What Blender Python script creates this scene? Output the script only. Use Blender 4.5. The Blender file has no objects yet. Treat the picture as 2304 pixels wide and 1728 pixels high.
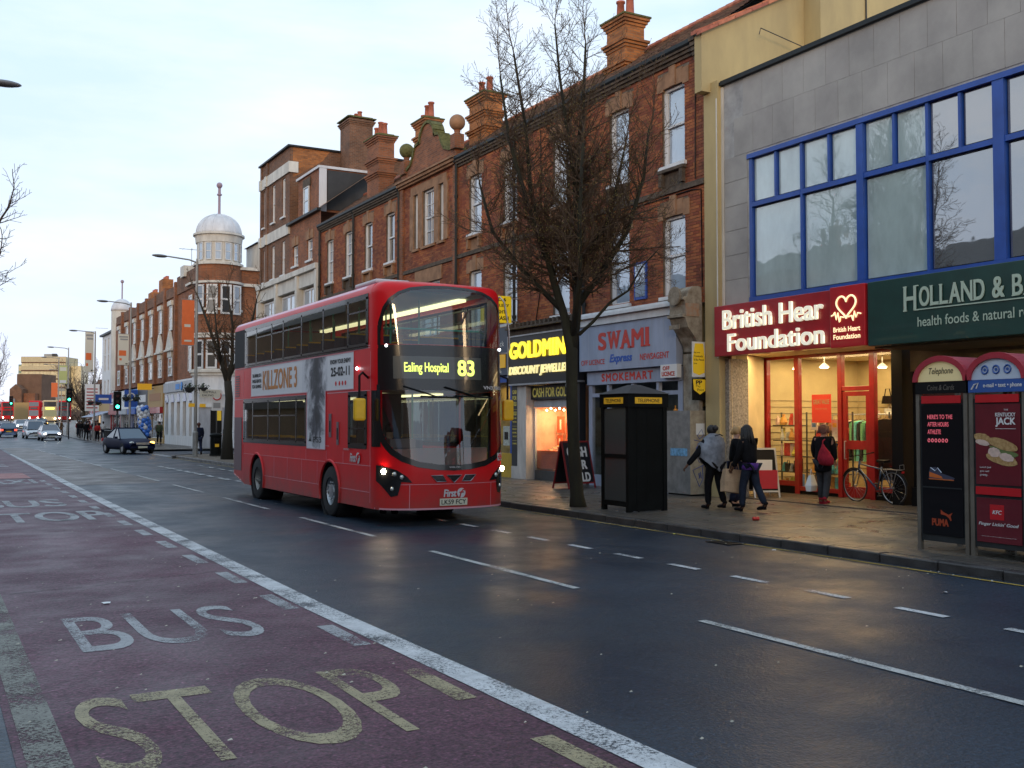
import bpy, math, random
from mathutils import Vector, Matrix
R = math.radians
scene = bpy.context.scene
COL = scene.collection

# ------------------------------------------------------------------ camera
cam_d = bpy.data.cameras.new('camera'); cam = bpy.data.objects.new('camera', cam_d); COL.objects.link(cam)
cam_d.sensor_width = 36; cam_d.lens = 36.56; cam_d.clip_start = 0.1; cam_d.clip_end = 3000
cam.location = (0, 0, 1.85); cam.rotation_euler = (R(90 + 2.056), 0, R(-29.356))
scene.camera = cam
# ------------------------------------------------------------------ sky, sun, exposure
SUN_EL, SUN_AZ = 7.0, 212.0            # azimuth clockwise from +Y: low, behind the photographer
w = bpy.data.worlds.new('World'); scene.world = w; w.use_nodes = True
nt = w.node_tree; nt.nodes.clear()
def wn(t, **k):
    n = nt.nodes.new(t)
    for a, b in k.items(): setattr(n, a, b)
    return n
out = wn('ShaderNodeOutputWorld'); bg = wn('ShaderNodeBackground')
sky = wn('ShaderNodeTexSky', sky_type='NISHITA', sun_disc=False, sun_elevation=R(SUN_EL), sun_rotation=R(SUN_AZ), air_density=1.2, dust_density=1.5, ozone_density=2.0)
tc = wn('ShaderNodeTexCoord'); mp = wn('ShaderNodeMapping'); mp.inputs['Scale'].default_value = (1.0, 1.0, 4.0)
nz = wn('ShaderNodeTexNoise'); nz.inputs['Scale'].default_value = 2.6; nz.inputs['Detail'].default_value = 7; nz.inputs['Roughness'].default_value = .55
cr = wn('ShaderNodeValToRGB'); cr.color_ramp.elements[0].position = .38; cr.color_ramp.elements[1].position = .66
sep = wn('ShaderNodeSeparateXYZ'); gr = wn('ShaderNodeValToRGB')
e = gr.color_ramp.elements
e[0].position = 0.0; e[0].color = (11.4, 11.8, 13.6, 1)
e[1].position = .75; e[1].color = (6.2, 9.6, 12.8, 1)
k = e.new(.12); k.color = (8.8, 10.4, 13.6, 1)
k = e.new(.28); k.color = (8.3, 10.3, 12.8, 1)
k = e.new(.45); k.color = (7.7, 10.4, 12.9, 1)
cl = wn('ShaderNodeMix', data_type='RGBA'); cl.inputs[7].default_value = (11.2, 12.0, 13.4, 1)
mx = wn('ShaderNodeMix', data_type='RGBA'); mx.inputs[0].default_value = .80
L = nt.links.new
L(tc.outputs['Generated'], mp.inputs[0]); L(mp.outputs[0], nz.inputs['Vector']); L(nz.outputs['Fac'], cr.inputs[0])
L(tc.outputs['Generated'], sep.inputs[0]); L(sep.outputs[2], gr.inputs[0])
L(cr.outputs[0], cl.inputs[0]); L(gr.outputs[0], cl.inputs[6])
L(sky.outputs[0], mx.inputs[6]); L(cl.outputs[2], mx.inputs[7]); L(mx.outputs[2], bg.inputs[0]); bg.inputs[1].default_value = .085
L(bg.outputs[0], out.inputs[0])
sd = bpy.data.lights.new('sun', 'SUN'); sun = bpy.data.objects.new('sun', sd); COL.objects.link(sun)
sd.energy = .9; sd.angle = R(13); sd.color = (1.0, .68, .36)
dv = Vector((math.sin(R(SUN_AZ)) * math.cos(R(SUN_EL)), math.cos(R(SUN_AZ)) * math.cos(R(SUN_EL)), math.sin(R(SUN_EL))))
sun.rotation_euler = dv.to_track_quat('Z', 'Y').to_euler()
vs = scene.view_settings; vs.view_transform = 'Standard'; vs.look = 'None'; vs.gamma = 1; vs.use_curve_mapping = False; vs.exposure = 0.36
scene.cycles.max_bounces = 7; scene.cycles.transparent_max_bounces = 16; scene.cycles.diffuse_bounces = 3; scene.cycles.glossy_bounces = 4
scene.cycles.sample_clamp_indirect = 4.0; scene.cycles.use_denoising = True; scene.cycles.caustics_reflective = False; scene.cycles.caustics_refractive = False

# ------------------------------------------------------------------ materials
_M = {}
def mat(name, col=(.5, .5, .5), rough=.6, metal=0, var=0, vscale=3, bump=0, bscale=30, emit=None, estr=1, coat=0, alpha=None, col2=None, spec=.5, island=0, streak=0, rvar=0):
    """procedural material: colour broken up by noise (var / col2), fine relief (bump), wear streaks"""
    if name in _M: return _M[name]
    m = bpy.data.materials.new(name); m.use_nodes = True; t = m.node_tree; b = t.nodes['Principled BSDF']; l = t.links.new
    b.inputs['Base Color'].default_value = (*col, 1); b.inputs['Roughness'].default_value = rough; b.inputs['Metallic'].default_value = metal
    b.inputs['Coat Weight'].default_value = coat; b.inputs['Coat Roughness'].default_value = .03; b.inputs['Specular IOR Level'].default_value = spec
    tcn = t.nodes.new('ShaderNodeTexCoord'); vec = tcn.outputs['Object']
    if var or col2:
        n = t.nodes.new('ShaderNodeTexNoise'); n.inputs['Scale'].default_value = vscale; n.inputs['Detail'].default_value = 6; n.inputs['Roughness'].default_value = .62
        if streak:
            mpn = t.nodes.new('ShaderNodeMapping'); mpn.inputs['Scale'].default_value = (1, 1, 1 / streak); l(vec, mpn.inputs[0]); l(mpn.outputs[0], n.inputs['Vector'])
        else: l(vec, n.inputs['Vector'])
        rp = t.nodes.new('ShaderNodeMapRange'); rp.inputs[1].default_value = .32; rp.inputs[2].default_value = .68; l(n.outputs['Fac'], rp.inputs[0])
        mxn = t.nodes.new('ShaderNodeMix'); mxn.data_type = 'RGBA'
        c2 = col2 or tuple(c * (1 - var) for c in col)
        mxn.inputs[6].default_value = (*c2, 1); mxn.inputs[7].default_value = (*[min(1, c * (1 + var * .6)) for c in col], 1)
        l(rp.outputs[0], mxn.inputs[0]); src = mxn.outputs[2]
        if island:
            g = t.nodes.new('ShaderNodeNewGeometry'); oi = t.nodes.new('ShaderNodeObjectInfo')
            a = t.nodes.new('ShaderNodeMath'); a.operation = 'ADD'; l(g.outputs['Random Per Island'], a.inputs[0]); l(oi.outputs['Random'], a.inputs[1])
            fr = t.nodes.new('ShaderNodeMath'); fr.operation = 'FRACT'; l(a.outputs[0], fr.inputs[0])
            hs = t.nodes.new('ShaderNodeHueSaturation'); l(src, hs.inputs['Color'])
            mr = t.nodes.new('ShaderNodeMapRange'); mr.inputs[3].default_value = 1 - island; mr.inputs[4].default_value = 1 + island; l(fr.outputs[0], mr.inputs[0]); l(mr.outputs[0], hs.inputs['Value'])
            mr2 = t.nodes.new('ShaderNodeMapRange'); mr2.inputs[3].default_value = .488; mr2.inputs[4].default_value = .507; l(fr.outputs[0], mr2.inputs[0]); l(mr2.outputs[0], hs.inputs['Hue'])
            src = hs.outputs[0]
        l(src, b.inputs['Base Color'])
        if rvar:
            m3 = t.nodes.new('ShaderNodeMapRange'); m3.inputs[3].default_value = max(.03, rough - rvar); m3.inputs[4].default_value = rough + rvar; l(rp.outputs[0], m3.inputs[0]); l(m3.outputs[0], b.inputs['Roughness'])
    if bump:
        n2 = t.nodes.new('ShaderNodeTexNoise'); n2.inputs['Scale'].default_value = bscale; n2.inputs['Detail'].default_value = 3; l(vec, n2.inputs['Vector'])
        bp = t.nodes.new('ShaderNodeBump'); bp.inputs['Strength'].default_value = bump; bp.inputs['Distance'].default_value = .01; l(n2.outputs['Fac'], bp.inputs['Height']); l(bp.outputs[0], b.inputs['Normal'])
    if emit:
        b.inputs['Emission Color'].default_value = (*emit, 1); b.inputs['Emission Strength'].default_value = estr
    if alpha is not None: b.inputs['Alpha'].default_value = alpha
    if island: l(t.nodes.new('ShaderNodeNewGeometry').outputs['Position'], n.inputs['Vector'])
    _M[name] = m
    return m
def glass(name, tint=(.6, .7, .7), refl=1.0, rough=.02, base=.04):
    if name in _M: return _M[name]
    m = bpy.data.materials.new(name); m.use_nodes = True; t = m.node_tree; t.nodes.clear(); l = t.links.new
    o = t.nodes.new('ShaderNodeOutputMaterial'); mxn = t.nodes.new('ShaderNodeMixShader'); tr = t.nodes.new('ShaderNodeBsdfTransparent'); gl = t.nodes.new('ShaderNodeBsdfGlossy')
    g = t.nodes.new('ShaderNodeNewGeometry'); dt = t.nodes.new('ShaderNodeVectorMath'); dt.operation = 'DOT_PRODUCT'; l(g.outputs['Normal'], dt.inputs[0]); l(g.outputs['Incoming'], dt.inputs[1])
    def mth(op, x, y=None):
        n = t.nodes.new('ShaderNodeMath'); n.operation = op; n.use_clamp = op == 'ADD'
        for i, q in enumerate((x, y)):
            if q is None: continue
            if isinstance(q, (int, float)): n.inputs[i].default_value = q
            else: l(q, n.inputs[i])
        return n.outputs[0]
    sch = mth('POWER', mth('SUBTRACT', 1.0, mth('ABSOLUTE', dt.outputs['Value'])), 4.0)
    ad = t.nodes.new('ShaderNodeMath'); ad.operation = 'ADD'; ad.use_clamp = True; l(mth('MULTIPLY', sch, refl * .9), ad.inputs[0]); ad.inputs[1].default_value = base
    tr.inputs[0].default_value = (*tint, 1); gl.inputs['Roughness'].default_value = rough; gl.inputs[0].default_value = (.95, .97, 1, 1)
    l(ad.outputs[0], mxn.inputs[0]); l(tr.outputs[0], mxn.inputs[1]); l(gl.outputs[0], mxn.inputs[2]); l(mxn.outputs[0], o.inputs[0])
    _M[name] = m
    return m
def brick_tex(name, c1, c2, mortar=(.2, .16, .12)):
    if name in _M: return _M[name]
    m = bpy.data.materials.new(name); m.use_nodes = True; t = m.node_tree; b = t.nodes['Principled BSDF']; l = t.links.new
    tcn = t.nodes.new('ShaderNodeTexCoord'); sp = t.nodes.new('ShaderNodeSeparateXYZ'); l(tcn.outputs['Object'], sp.inputs[0])
    a = t.nodes.new('ShaderNodeMath'); l(sp.outputs[0], a.inputs[0]); l(sp.outputs[1], a.inputs[1])
    cb = t.nodes.new('ShaderNodeCombineXYZ'); l(a.outputs[0], cb.inputs[0]); l(sp.outputs[2], cb.inputs[1])
    bt = t.nodes.new('ShaderNodeTexBrick'); l(cb.outputs[0], bt.inputs['Vector']); bt.inputs['Scale'].default_value = 1
    bt.inputs['Brick Width'].default_value = .225; bt.inputs['Row Height'].default_value = .075; bt.inputs['Mortar Size'].default_value = .006; bt.inputs['Bias'].default_value = -.1
    bt.inputs['Color1'].default_value = (*c1, 1); bt.inputs['Color2'].default_value = (*c2, 1); bt.inputs['Mortar'].default_value = (*mortar, 1)
    n = t.nodes.new('ShaderNodeTexNoise'); n.inputs['Scale'].default_value = .9; n.inputs['Detail'].default_value = 8; n.inputs['Roughness'].default_value = .7; l(tcn.outputs['Object'], n.inputs['Vector'])
    mr = t.nodes.new('ShaderNodeMapRange'); mr.inputs[1].default_value = .3; mr.inputs[2].default_value = .7; mr.inputs[3].default_value = .62; mr.inputs[4].default_value = 1.3; l(n.outputs['Fac'], mr.inputs[0])
    hs = t.nodes.new('ShaderNodeHueSaturation'); l(bt.outputs['Color'], hs.inputs['Color']); l(mr.outputs[0], hs.inputs['Value']); l(hs.outputs[0], b.inputs['Base Color'])
    bp = t.nodes.new('ShaderNodeBump'); bp.inputs['Strength'].default_value = .5; bp.inputs['Distance'].default_value = .008; bp.invert = True; l(bt.outputs['Fac'], bp.inputs['Height']); l(bp.outputs[0], b.inputs['Normal'])
    b.inputs['Roughness'].default_value = .85
    _M[name] = m
    return m
def asphalt(name, c1, c2, rough=.42, rv=.16, patch=.25, bump=.5, gs=150.0, spec=.27):
    """coarse aggregate with damp and dry patches: roughness and tone vary, stones are relief"""
    if name in _M: return _M[name]
    m = bpy.data.materials.new(name); m.use_nodes = True; t = m.node_tree; b = t.nodes['Principled BSDF']; l = t.links.new
    gp = t.nodes.new('ShaderNodeNewGeometry'); v = gp.outputs['Position']; b.inputs['Specular IOR Level'].default_value = spec
    def noise(s, d=4, r=.6):
        n = t.nodes.new('ShaderNodeTexNoise'); n.inputs['Scale'].default_value = s; n.inputs['Detail'].default_value = d; n.inputs['Roughness'].default_value = r; l(v, n.inputs['Vector']); return n.outputs['Fac']
    def rng(x, a, bb, c, d):
        n = t.nodes.new('ShaderNodeMapRange'); l(x, n.inputs[0])
        for i, q in zip((1, 2, 3, 4), (a, bb, c, d)): n.inputs[i].default_value = q
        return n.outputs[0]
    big = noise(patch, 6, .6); fine = noise(gs, 3, .8); mid = noise(gs * .45, 2, .9)
    mxn = t.nodes.new('ShaderNodeMix'); mxn.data_type = 'RGBA'; mxn.inputs[6].default_value = (*c1, 1); mxn.inputs[7].default_value = (*c2, 1); l(rng(big, .35, .65, 0, 1), mxn.inputs[0])
    mu = t.nodes.new('ShaderNodeMath'); mu.operation = 'MULTIPLY'; l(rng(fine, .32, .68, .25, 1.9), mu.inputs[0]); l(rng(mid, .3, .7, .72, 1.3), mu.inputs[1])
    vn = t.nodes.new('ShaderNodeTexVoronoi'); vn.inputs['Scale'].default_value = gs * .6; l(v, vn.inputs['Vector'])
    chip = rng(vn.outputs['Distance'], .0, .22, 2.6, .9)
    mu2 = t.nodes.new('ShaderNodeMath'); mu2.operation = 'MULTIPLY'; l(mu.outputs[0], mu2.inputs[0]); l(chip, mu2.inputs[1])
    hs = t.nodes.new('ShaderNodeHueSaturation'); l(mxn.outputs[2], hs.inputs['Color']); l(mu2.outputs[0], hs.inputs['Value']); l(hs.outputs[0], b.inputs['Base Color'])
    l(rng(noise(patch * 2.6, 5, .65), .35, .65, rough - rv, rough + rv), b.inputs['Roughness'])
    bp = t.nodes.new('ShaderNodeBump'); bp.inputs['Strength'].default_value = bump; bp.inputs['Distance'].default_value = .006; l(mid, bp.inputs['Height']); l(bp.outputs[0], b.inputs['Normal'])
    _M[name] = m
    return m
def paint_worn(name, col, cover=.5, scale=55, rough=.6):
    """road paint worn through: pinholes where the asphalt shows"""
    if name in _M: return _M[name]
    m = mat(name, col, rough, var=.25, vscale=6, bump=.3, bscale=90); t = m.node_tree; b = t.nodes['Principled BSDF']; l = t.links.new
    tcn = t.nodes.new('ShaderNodeTexCoord'); n = t.nodes.new('ShaderNodeTexNoise'); n.inputs['Scale'].default_value = scale; n.inputs['Detail'].default_value = 6; n.inputs['Roughness'].default_value = .8
    l(tcn.outputs['Object'], n.inputs['Vector'])
    n2 = t.nodes.new('ShaderNodeTexNoise'); n2.inputs['Scale'].default_value = 1.6; n2.inputs['Detail'].default_value = 5; l(tcn.outputs['Object'], n2.inputs['Vector'])
    a = t.nodes.new('ShaderNodeMath'); l(n.outputs['Fac'], a.inputs[0]); s = t.nodes.new('ShaderNodeMath'); s.operation = 'MULTIPLY'; s.inputs[1].default_value = .6; l(n2.outputs['Fac'], s.inputs[0]); l(s.outputs[0], a.inputs[1])
    mr = t.nodes.new('ShaderNodeMapRange'); mr.inputs[1].default_value = .80 - .25 * cover; mr.inputs[2].default_value = .90 - .25 * cover; l(a.outputs[0], mr.inputs[0]); l(mr.outputs[0], b.inputs['Alpha'])
    return m
def M(n): return _M[n]

# ------------------------------------------------------------------ mesh helpers
class MB:
    def __init__(s): s.v = []; s.f = []; s.m = []
    def add(s, vs, fs, m=0):
        o = len(s.v); s.v.extend(tuple(p) for p in vs); s.f.extend([tuple(i + o for i in f) for f in fs]); s.m.extend([m] * len(fs)); return s
    def box(s, x0, x1, y0, y1, z0, z1, m=0, skip=()):
        vs = [(x, y, z) for z in (z0, z1) for y in (y0, y1) for x in (x0, x1)]
        fs = {'b': (0, 2, 3, 1), 't': (4, 5, 7, 6), 'f': (0, 1, 5, 4), 'k': (2, 6, 7, 3), 'l': (0, 4, 6, 2), 'r': (1, 3, 7, 5)}
        return s.add(vs, [f for kk, f in fs.items() if kk not in skip], m)
    def cbox(s, c, d, m=0, rz=0):
        a, b, cc = d[0] / 2, d[1] / 2, d[2] / 2; cr_, sr = math.cos(rz), math.sin(rz); vs = []
        for z in (-cc, cc):
            for y in (-b, b):
                for x in (-a, a): vs.append((c[0] + x * cr_ - y * sr, c[1] + x * sr + y * cr_, c[2] + z))
        return s.add(vs, [(0, 2, 3, 1), (4, 5, 7, 6), (0, 1, 5, 4), (2, 6, 7, 3), (0, 4, 6, 2), (1, 3, 7, 5)], m)
    def prism(s, poly, to3, a, b, m=0):
        """poly = 2D outline, to3(u, v, d) -> point, from depth a to b"""
        n = len(poly); vs = [to3(u, v, a) for u, v in poly] + [to3(u, v, b) for u, v in poly]
        return s.add(vs, [tuple(range(n))[::-1], tuple(range(n, 2 * n))] + [(i, (i + 1) % n, n + (i + 1) % n, n + i) for i in range(n)], m)
    def tube(s, pts, rad, n=6, m=0, cap=True, closed=False):
        pts = [Vector(p) for p in pts]; k = len(pts)
        if not hasattr(rad, '__len__'): rad = [rad] * k
        vs = []; prev = None
        for i, p in enumerate(pts):
            if closed: t = pts[(i + 1) % k] - pts[i - 1]
            else: t = pts[min(i + 1, k - 1)] - pts[max(i - 1, 0)]
            if t.length < 1e-9: t = Vector((0, 0, 1))
            t.normalize()
            if prev is None:
                up = Vector((0, 0, 1)) if abs(t.z) < .9 else Vector((1, 0, 0)); a = t.cross(up).normalized()
            else:
                a = prev - t * prev.dot(t)
                a = a.normalized() if a.length > 1e-6 else t.cross(Vector((1, 0, 0))).normalized()
            prev = a; b = t.cross(a)
            for j in range(n):
                th = 2 * math.pi * j / n; vs.append(p + (a * math.cos(th) + b * math.sin(th)) * rad[i])
        fs = []
        for i in range(k if closed else k - 1):
            i2 = (i + 1) % k
            for j in range(n): fs.append((i * n + j, i * n + (j + 1) % n, i2 * n + (j + 1) % n, i2 * n + j))
        if cap and not closed: fs += [tuple(range(n))[::-1], tuple(range((k - 1) * n, k * n))]
        return s.add(vs, fs, m)
    def lathe(s, prof, c=(0, 0, 0), n=24, m=0, axis='z', a0=0, a1=2 * math.pi, cap=True):
        full = abs(a1 - a0 - 2 * math.pi) < 1e-6; kk = n if full else n + 1; vs = []
        for r, h in prof:
            for j in range(kk):
                t = a0 + (a1 - a0) * j / n; x, y = r * math.cos(t), r * math.sin(t)
                p = (x, y, h) if axis == 'z' else ((h, x, y) if axis == 'x' else (x, h, y))
                vs.append((c[0] + p[0], c[1] + p[1], c[2] + p[2]))
        fs = []
        for i in range(len(prof) - 1):
            for j in range(n if full else n):
                j2 = (j + 1) % kk if full else j + 1
                fs.append((i * kk + j, i * kk + j2, (i + 1) * kk + j2, (i + 1) * kk + j))
        if full and cap:
            if prof[0][0] > 1e-4: fs.append(tuple(range(kk))[::-1])
            if prof[-1][0] > 1e-4: fs.append(tuple(range((len(prof) - 1) * kk, len(prof) * kk)))
        return s.add(vs, fs, m)
    def ball(s, c, r, n=10, m=0, sc=(1, 1, 1)):
        k = max(4, n // 2 + 1); vs = [(c[0], c[1], c[2] - r * sc[2])]; fs = []
        for i in range(1, k):
            ph = -math.pi / 2 + math.pi * i / k
            for j in range(n):
                t = 2 * math.pi * j / n; vs.append((c[0] + r * sc[0] * math.cos(ph) * math.cos(t), c[1] + r * sc[1] * math.cos(ph) * math.sin(t), c[2] + r * sc[2] * math.sin(ph)))
        vs.append((c[0], c[1], c[2] + r * sc[2])); last = len(vs) - 1
        for j in range(n): fs.append((0, 1 + (j + 1) % n, 1 + j)); fs.append((last, last - n + j, last - n + (j + 1) % n))
        for i in range(k - 2):
            for j in range(n): fs.append((1 + i * n + j, 1 + i * n + (j + 1) % n, 1 + (i + 1) * n + (j + 1) % n, 1 + (i + 1) * n + j))
        return s.add(vs, fs, m)
    def join(s, o, m=None):
        k = len(s.v); s.v.extend(o.v); s.f.extend([tuple(i + k for i in f) for f in o.f]); s.m.extend(o.m if m is None else [m] * len(o.f)); return s
    def xf(s, fn): s.v = [tuple(fn(p)) for p in s.v]; return s
    def build(s, name, mats, parent=None, world=False, smooth=False, loc=None, bevel=0, **props):
        if not isinstance(mats, (list, tuple)): mats = [mats]
        mats = [M(q) if isinstance(q, str) else q for q in mats]
        vs = s.v
        if world and parent is not None:
            o = parent.location.copy(); pp = parent.parent
            while pp is not None: o += pp.location; pp = pp.parent
            vs = [(p[0] - o.x, p[1] - o.y, p[2] - o.z) for p in vs]
        if loc is not None: vs = [(p[0] - loc[0], p[1] - loc[1], p[2] - loc[2]) for p in vs]
        me = bpy.data.meshes.new(name); me.from_pydata(vs, [], s.f)
        for q in mats: me.materials.append(q)
        if len(mats) > 1: me.polygons.foreach_set('material_index', s.m)
        if smooth: me.polygons.foreach_set('use_smooth', [True] * len(s.f))
        me.update()
        ob = bpy.data.objects.new(name, me); COL.objects.link(ob)
        if parent is not None: ob.parent = parent
        if loc is not None: ob.location = loc
        if bevel:
            b = ob.modifiers.new('bevel', 'BEVEL'); b.width = bevel; b.segments = 2; b.limit_method = 'ANGLE'; b.angle_limit = R(40)
        for kk, q in props.items(): ob[kk] = q
        return ob
def thing(name, label, cat, loc=(0, 0, 0), rz=0, group=None):
    o = bpy.data.objects.new(name, None); COL.objects.link(o); o.location = loc; o.rotation_euler = (0, 0, rz); o.empty_display_size = .1
    o['label'] = label; o['category'] = cat
    if group: o['group'] = group
    return o
def tag(o, label, cat, group=None):
    o['label'] = label; o['category'] = cat
    if group: o['group'] = group
    return o
def dup(o, loc=None, rz=None, parent=None, label=None, group=None):
    c = o.copy(); COL.objects.link(c)
    if parent is not None: c.parent = parent
    for ch in list(o.children): dup(ch, parent=c)
    if loc is not None: c.location = loc
    if rz is not None: c.rotation_euler = (0, 0, rz)
    if label: c['label'] = label
    if group: c['group'] = group
    return c
# frames: to3(u, z, d): u along the wall, z up, d out of the wall
def F_X(X): return lambda u, z, d=0: (X - d, u, z)        # wall facing -X, u = Y
def F_Y(Y): return lambda u, z, d=0: (u, Y - d, z)        # wall facing -Y, u = X
def F_any(o, ang):                                        # wall through o, u direction at angle ang, facing right of it
    cu, su = math.cos(ang), math.sin(ang)
    return lambda u, z, d=0: (o[0] + u * cu + d * su, o[1] + u * su - d * cu, z + (o[2] if len(o) > 2 else 0))
def fbox(mb, F, u0, u1, z0, z1, d0, d1, m=0):
    return mb.prism([(u0, z0), (u1, z0), (u1, z1), (u0, z1)], F, d0, d1, m)
_tc = {}
def text_mesh(s, bold=0, shear=0, ext=0, spacing=1.0):
    key = (s, bold, shear, ext, spacing)
    if key in _tc: return _tc[key]
    c = bpy.data.curves.new('t', 'FONT'); c.body = s; c.size = 1; c.offset = bold; c.shear = shear; c.extrude = ext; c.resolution_u = 5; c.space_character = spacing; c.space_line = .95
    o = bpy.data.objects.new('t', c); me = bpy.data.meshes.new_from_object(o)
    vs = [tuple(v.co) for v in me.vertices]; fs = [tuple(p.vertices) for p in me.polygons]
    bpy.data.objects.remove(o); bpy.data.curves.remove(c); bpy.data.meshes.remove(me)
    if not vs: vs, fs = [(0, 0, 0), (1, 0, 0), (0, 1, 0)], [(0, 1, 2)]
    x0 = min(v[0] for v in vs); x1 = max(v[0] for v in vs); y0 = min(v[1] for v in vs); y1 = max(v[1] for v in vs)
    _tc[key] = (vs, fs, x0, x1, y0, y1)
    return _tc[key]
def put_text(mb, s, F, u0, u1, z0, z1, d=.01, m=0, bold=0, shear=0, thick=0, flip=False, spacing=1.0):
    """lettering fitted in the rectangle u0..u1 (reading direction), z0..z1 of frame F"""
    vs, fs, x0, x1, y0, y1 = text_mesh(s, 0, shear, .5 if thick else 0, spacing)
    if bold:            # heavier strokes: the letter laid over itself a few times, each a hair higher
        k = abs(z1 - z0) * bold * (1 if u1 > u0 else -1); kz = abs(z1 - z0) * bold
        for i, (a, b) in enumerate(((-1, -.8), (1, -.8), (-1, .8), (1, .8))): put_text(mb, s, F, u0 + k + a * k, u1 - k + a * k, z0 + kz + b * kz, z1 - kz + b * kz, d + .0006 * i, m, 0, shear, thick, flip, spacing)
        return mb
    W_, H_ = max(x1 - x0, 1e-6), max(y1 - y0, 1e-6)
    mb.add([F(u0 + (u1 - u0) * (v[0] - x0) / W_, z0 + (z1 - z0) * (v[1] - y0) / H_, d + thick * (v[2] + .5)) for v in vs], fs, m)
    return mb
def wall_grid(mb, F, u0, u1, z0, z1, holes, depth=.15, m=0, mr=None):
    us = sorted({u0, u1, *[h[i] for h in holes for i in (0, 1) if u0 < h[i] < u1]}); zs = sorted({z0, z1, *[h[i] for h in holes for i in (2, 3) if z0 < h[i] < z1]})
    for i in range(len(us) - 1):
        for j in range(len(zs) - 1):
            a, b, c, d = us[i], us[i + 1], zs[j], zs[j + 1]; cu, cz = (a + b) / 2, (c + d) / 2
            if any(h[0] < cu < h[1] and h[2] < cz < h[3] for h in holes): continue
            mb.add([F(a, c, 0), F(b, c, 0), F(b, d, 0), F(a, d, 0)], [(0, 1, 2, 3)], m)
    mr = m if mr is None else mr
    for h in holes:
        a, b, c, d = h; P = [(a, c), (b, c), (b, d), (a, d)]
        for i in range(4):
            p, q = P[i], P[(i + 1) % 4]
            mb.add([F(*p, 0), F(*q, 0), F(*q, -depth), F(*p, -depth)], [(0, 1, 2, 3)], mr)
    return mb
# ------------------------------------------------------------------ palette
asphalt('asphalt', (.009, .017, .030), (.018, .031, .050), .43, .12, .22, .9, 42)
asphalt('asphalt_brown', (.060, .044, .040), (.082, .062, .056), .46, .12, .3, .45, 120)
asphalt('bus_lane', (.060, .022, .036), (.102, .038, .058), .56, .12, .33, 1.6, 30)
asphalt('patch_red', (.20, .035, .03), (.26, .05, .045), .5, .1, .5, .4, 90)
asphalt('slab', (.058, .050, .044), (.100, .088, .076), .40, .17, .45, .35, 70)
mat('kerb', (.045, .043, .044), .4, var=.45, vscale=5, bump=.5, bscale=60, rvar=.15)
paint_worn('line_white', (.50, .50, .51), .44, 48)
paint_worn('line_thin', (.40, .40, .39), .46, 50)
paint_worn('letter_paint', (.30, .30, .31), .42, 50)
paint_worn('letter_yellow', (.30, .245, .14), .38, 50)
paint_worn('bay_paint', (.17, .165, .14), .30, 40)
paint_worn('yellow_line', (.42, .28, .05), .45, 40)
mat('mortar', (.16, .125, .095), .95, var=.4, vscale=6, bump=.4)
mat('brick', (.36, .105, .035), .86, col2=(.16, .055, .027), vscale=1.1, bump=.35, bscale=80, island=.30)
brick_tex('brick_wall', (.30, .10, .038), (.17, .06, .028))
brick_tex('brick_orange', (.46, .165, .045), (.25, .09, .03), (.22, .15, .09))
brick_tex('brick_brown', (.20, .085, .042), (.12, .055, .03))
mat('stone_pink', (.30, .165, .09), .85, var=.35, vscale=3, bump=.3)
mat('stone_dark', (.10, .075, .055), .9, var=.5, vscale=6, bump=.4)
mat('white_stone', (.62, .60, .55), .75, var=.22, vscale=2.5, bump=.15, streak=3)
mat('white_paint', (.66, .67, .68), .5, var=.15, vscale=3, streak=4)
mat('grey_paint', (.36, .38, .42), .5, var=.25, vscale=3, streak=4)
mat('cream_render', (.52, .41, .20), .9, col2=(.36, .285, .15), vscale=.8, bump=.5, bscale=45, streak=3)
mat('cream_wall', (.62, .50, .30), .8, var=.18, vscale=1.2, bump=.1)
mat('grey_panel', (.40, .385, .365), .75, col2=(.27, .26, .25), vscale=.8, bump=.3, bscale=70, island=.035, streak=5)
mat('panel_joint', (.36, .36, .36), .8, var=.3)
mat('pebbledash', (.16, .14, .12), .95, col2=(.42, .38, .33), vscale=22, bump=1.0, bscale=50)
mat('slate', (.07, .075, .085), .6, var=.4, vscale=4, bump=.3, island=.2)
mat('roof_tile', (.17, .075, .04), .85, col2=(.10, .065, .04), vscale=4, bump=.4, island=.35)
mat('coping_tile', (.48, .17, .09), .75, var=.35, vscale=6, island=.25)
mat('moss', (.13, .13, .045), .95, var=.5, vscale=8, bump=.6)
mat('lead', (.62, .63, .66), .55, var=.2, vscale=2, streak=5)
mat('pot', (.46, .14, .085), .8, var=.3, vscale=6)
mat('gutter', (.018, .022, .024), .5, var=.3, spec=.25)
mat('black', (.006, .006, .007), .5, spec=.15)
mat('dark', (.03, .03, .032), .6, var=.3)
mat('dark_metal', (.045, .048, .05), .45, var=.3, vscale=6)
mat('steel', (.42, .43, .45), .38, metal=.8, var=.2, vscale=5)
mat('galv', (.34, .33, .31), .5, metal=.5, var=.3, vscale=4, streak=5)
mat('blue_paint', (.018, .075, .36), .38, var=.2, vscale=2)
mat('window_dark', (.02, .025, .03), .04, coat=1, spec=1)
mat('curtain_glass', (.26, .34, .42), .5, col2=(.13, .18, .24), vscale=2.2, coat=1, streak=3)
mat('film_glass', (.205, .27, .275), .55, col2=(.16, .22, .23), vscale=1.3, coat=1, streak=2)
mat('dark_film', (.055, .06, .062), .3, coat=1)
mat('bark', (.032, .026, .019), .95, col2=(.030, .026, .016), vscale=9, bump=1.0, bscale=30, streak=5)
mat('bark_green', (.028, .027, .012), .95, col2=(.012, .010, .008), vscale=4, bump=.8, bscale=30, streak=5)
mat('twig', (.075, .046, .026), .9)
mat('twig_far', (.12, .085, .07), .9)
mat('bud', (.16, .125, .03), .8)
mat('paper', (.7, .7, .68), .7)
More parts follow.
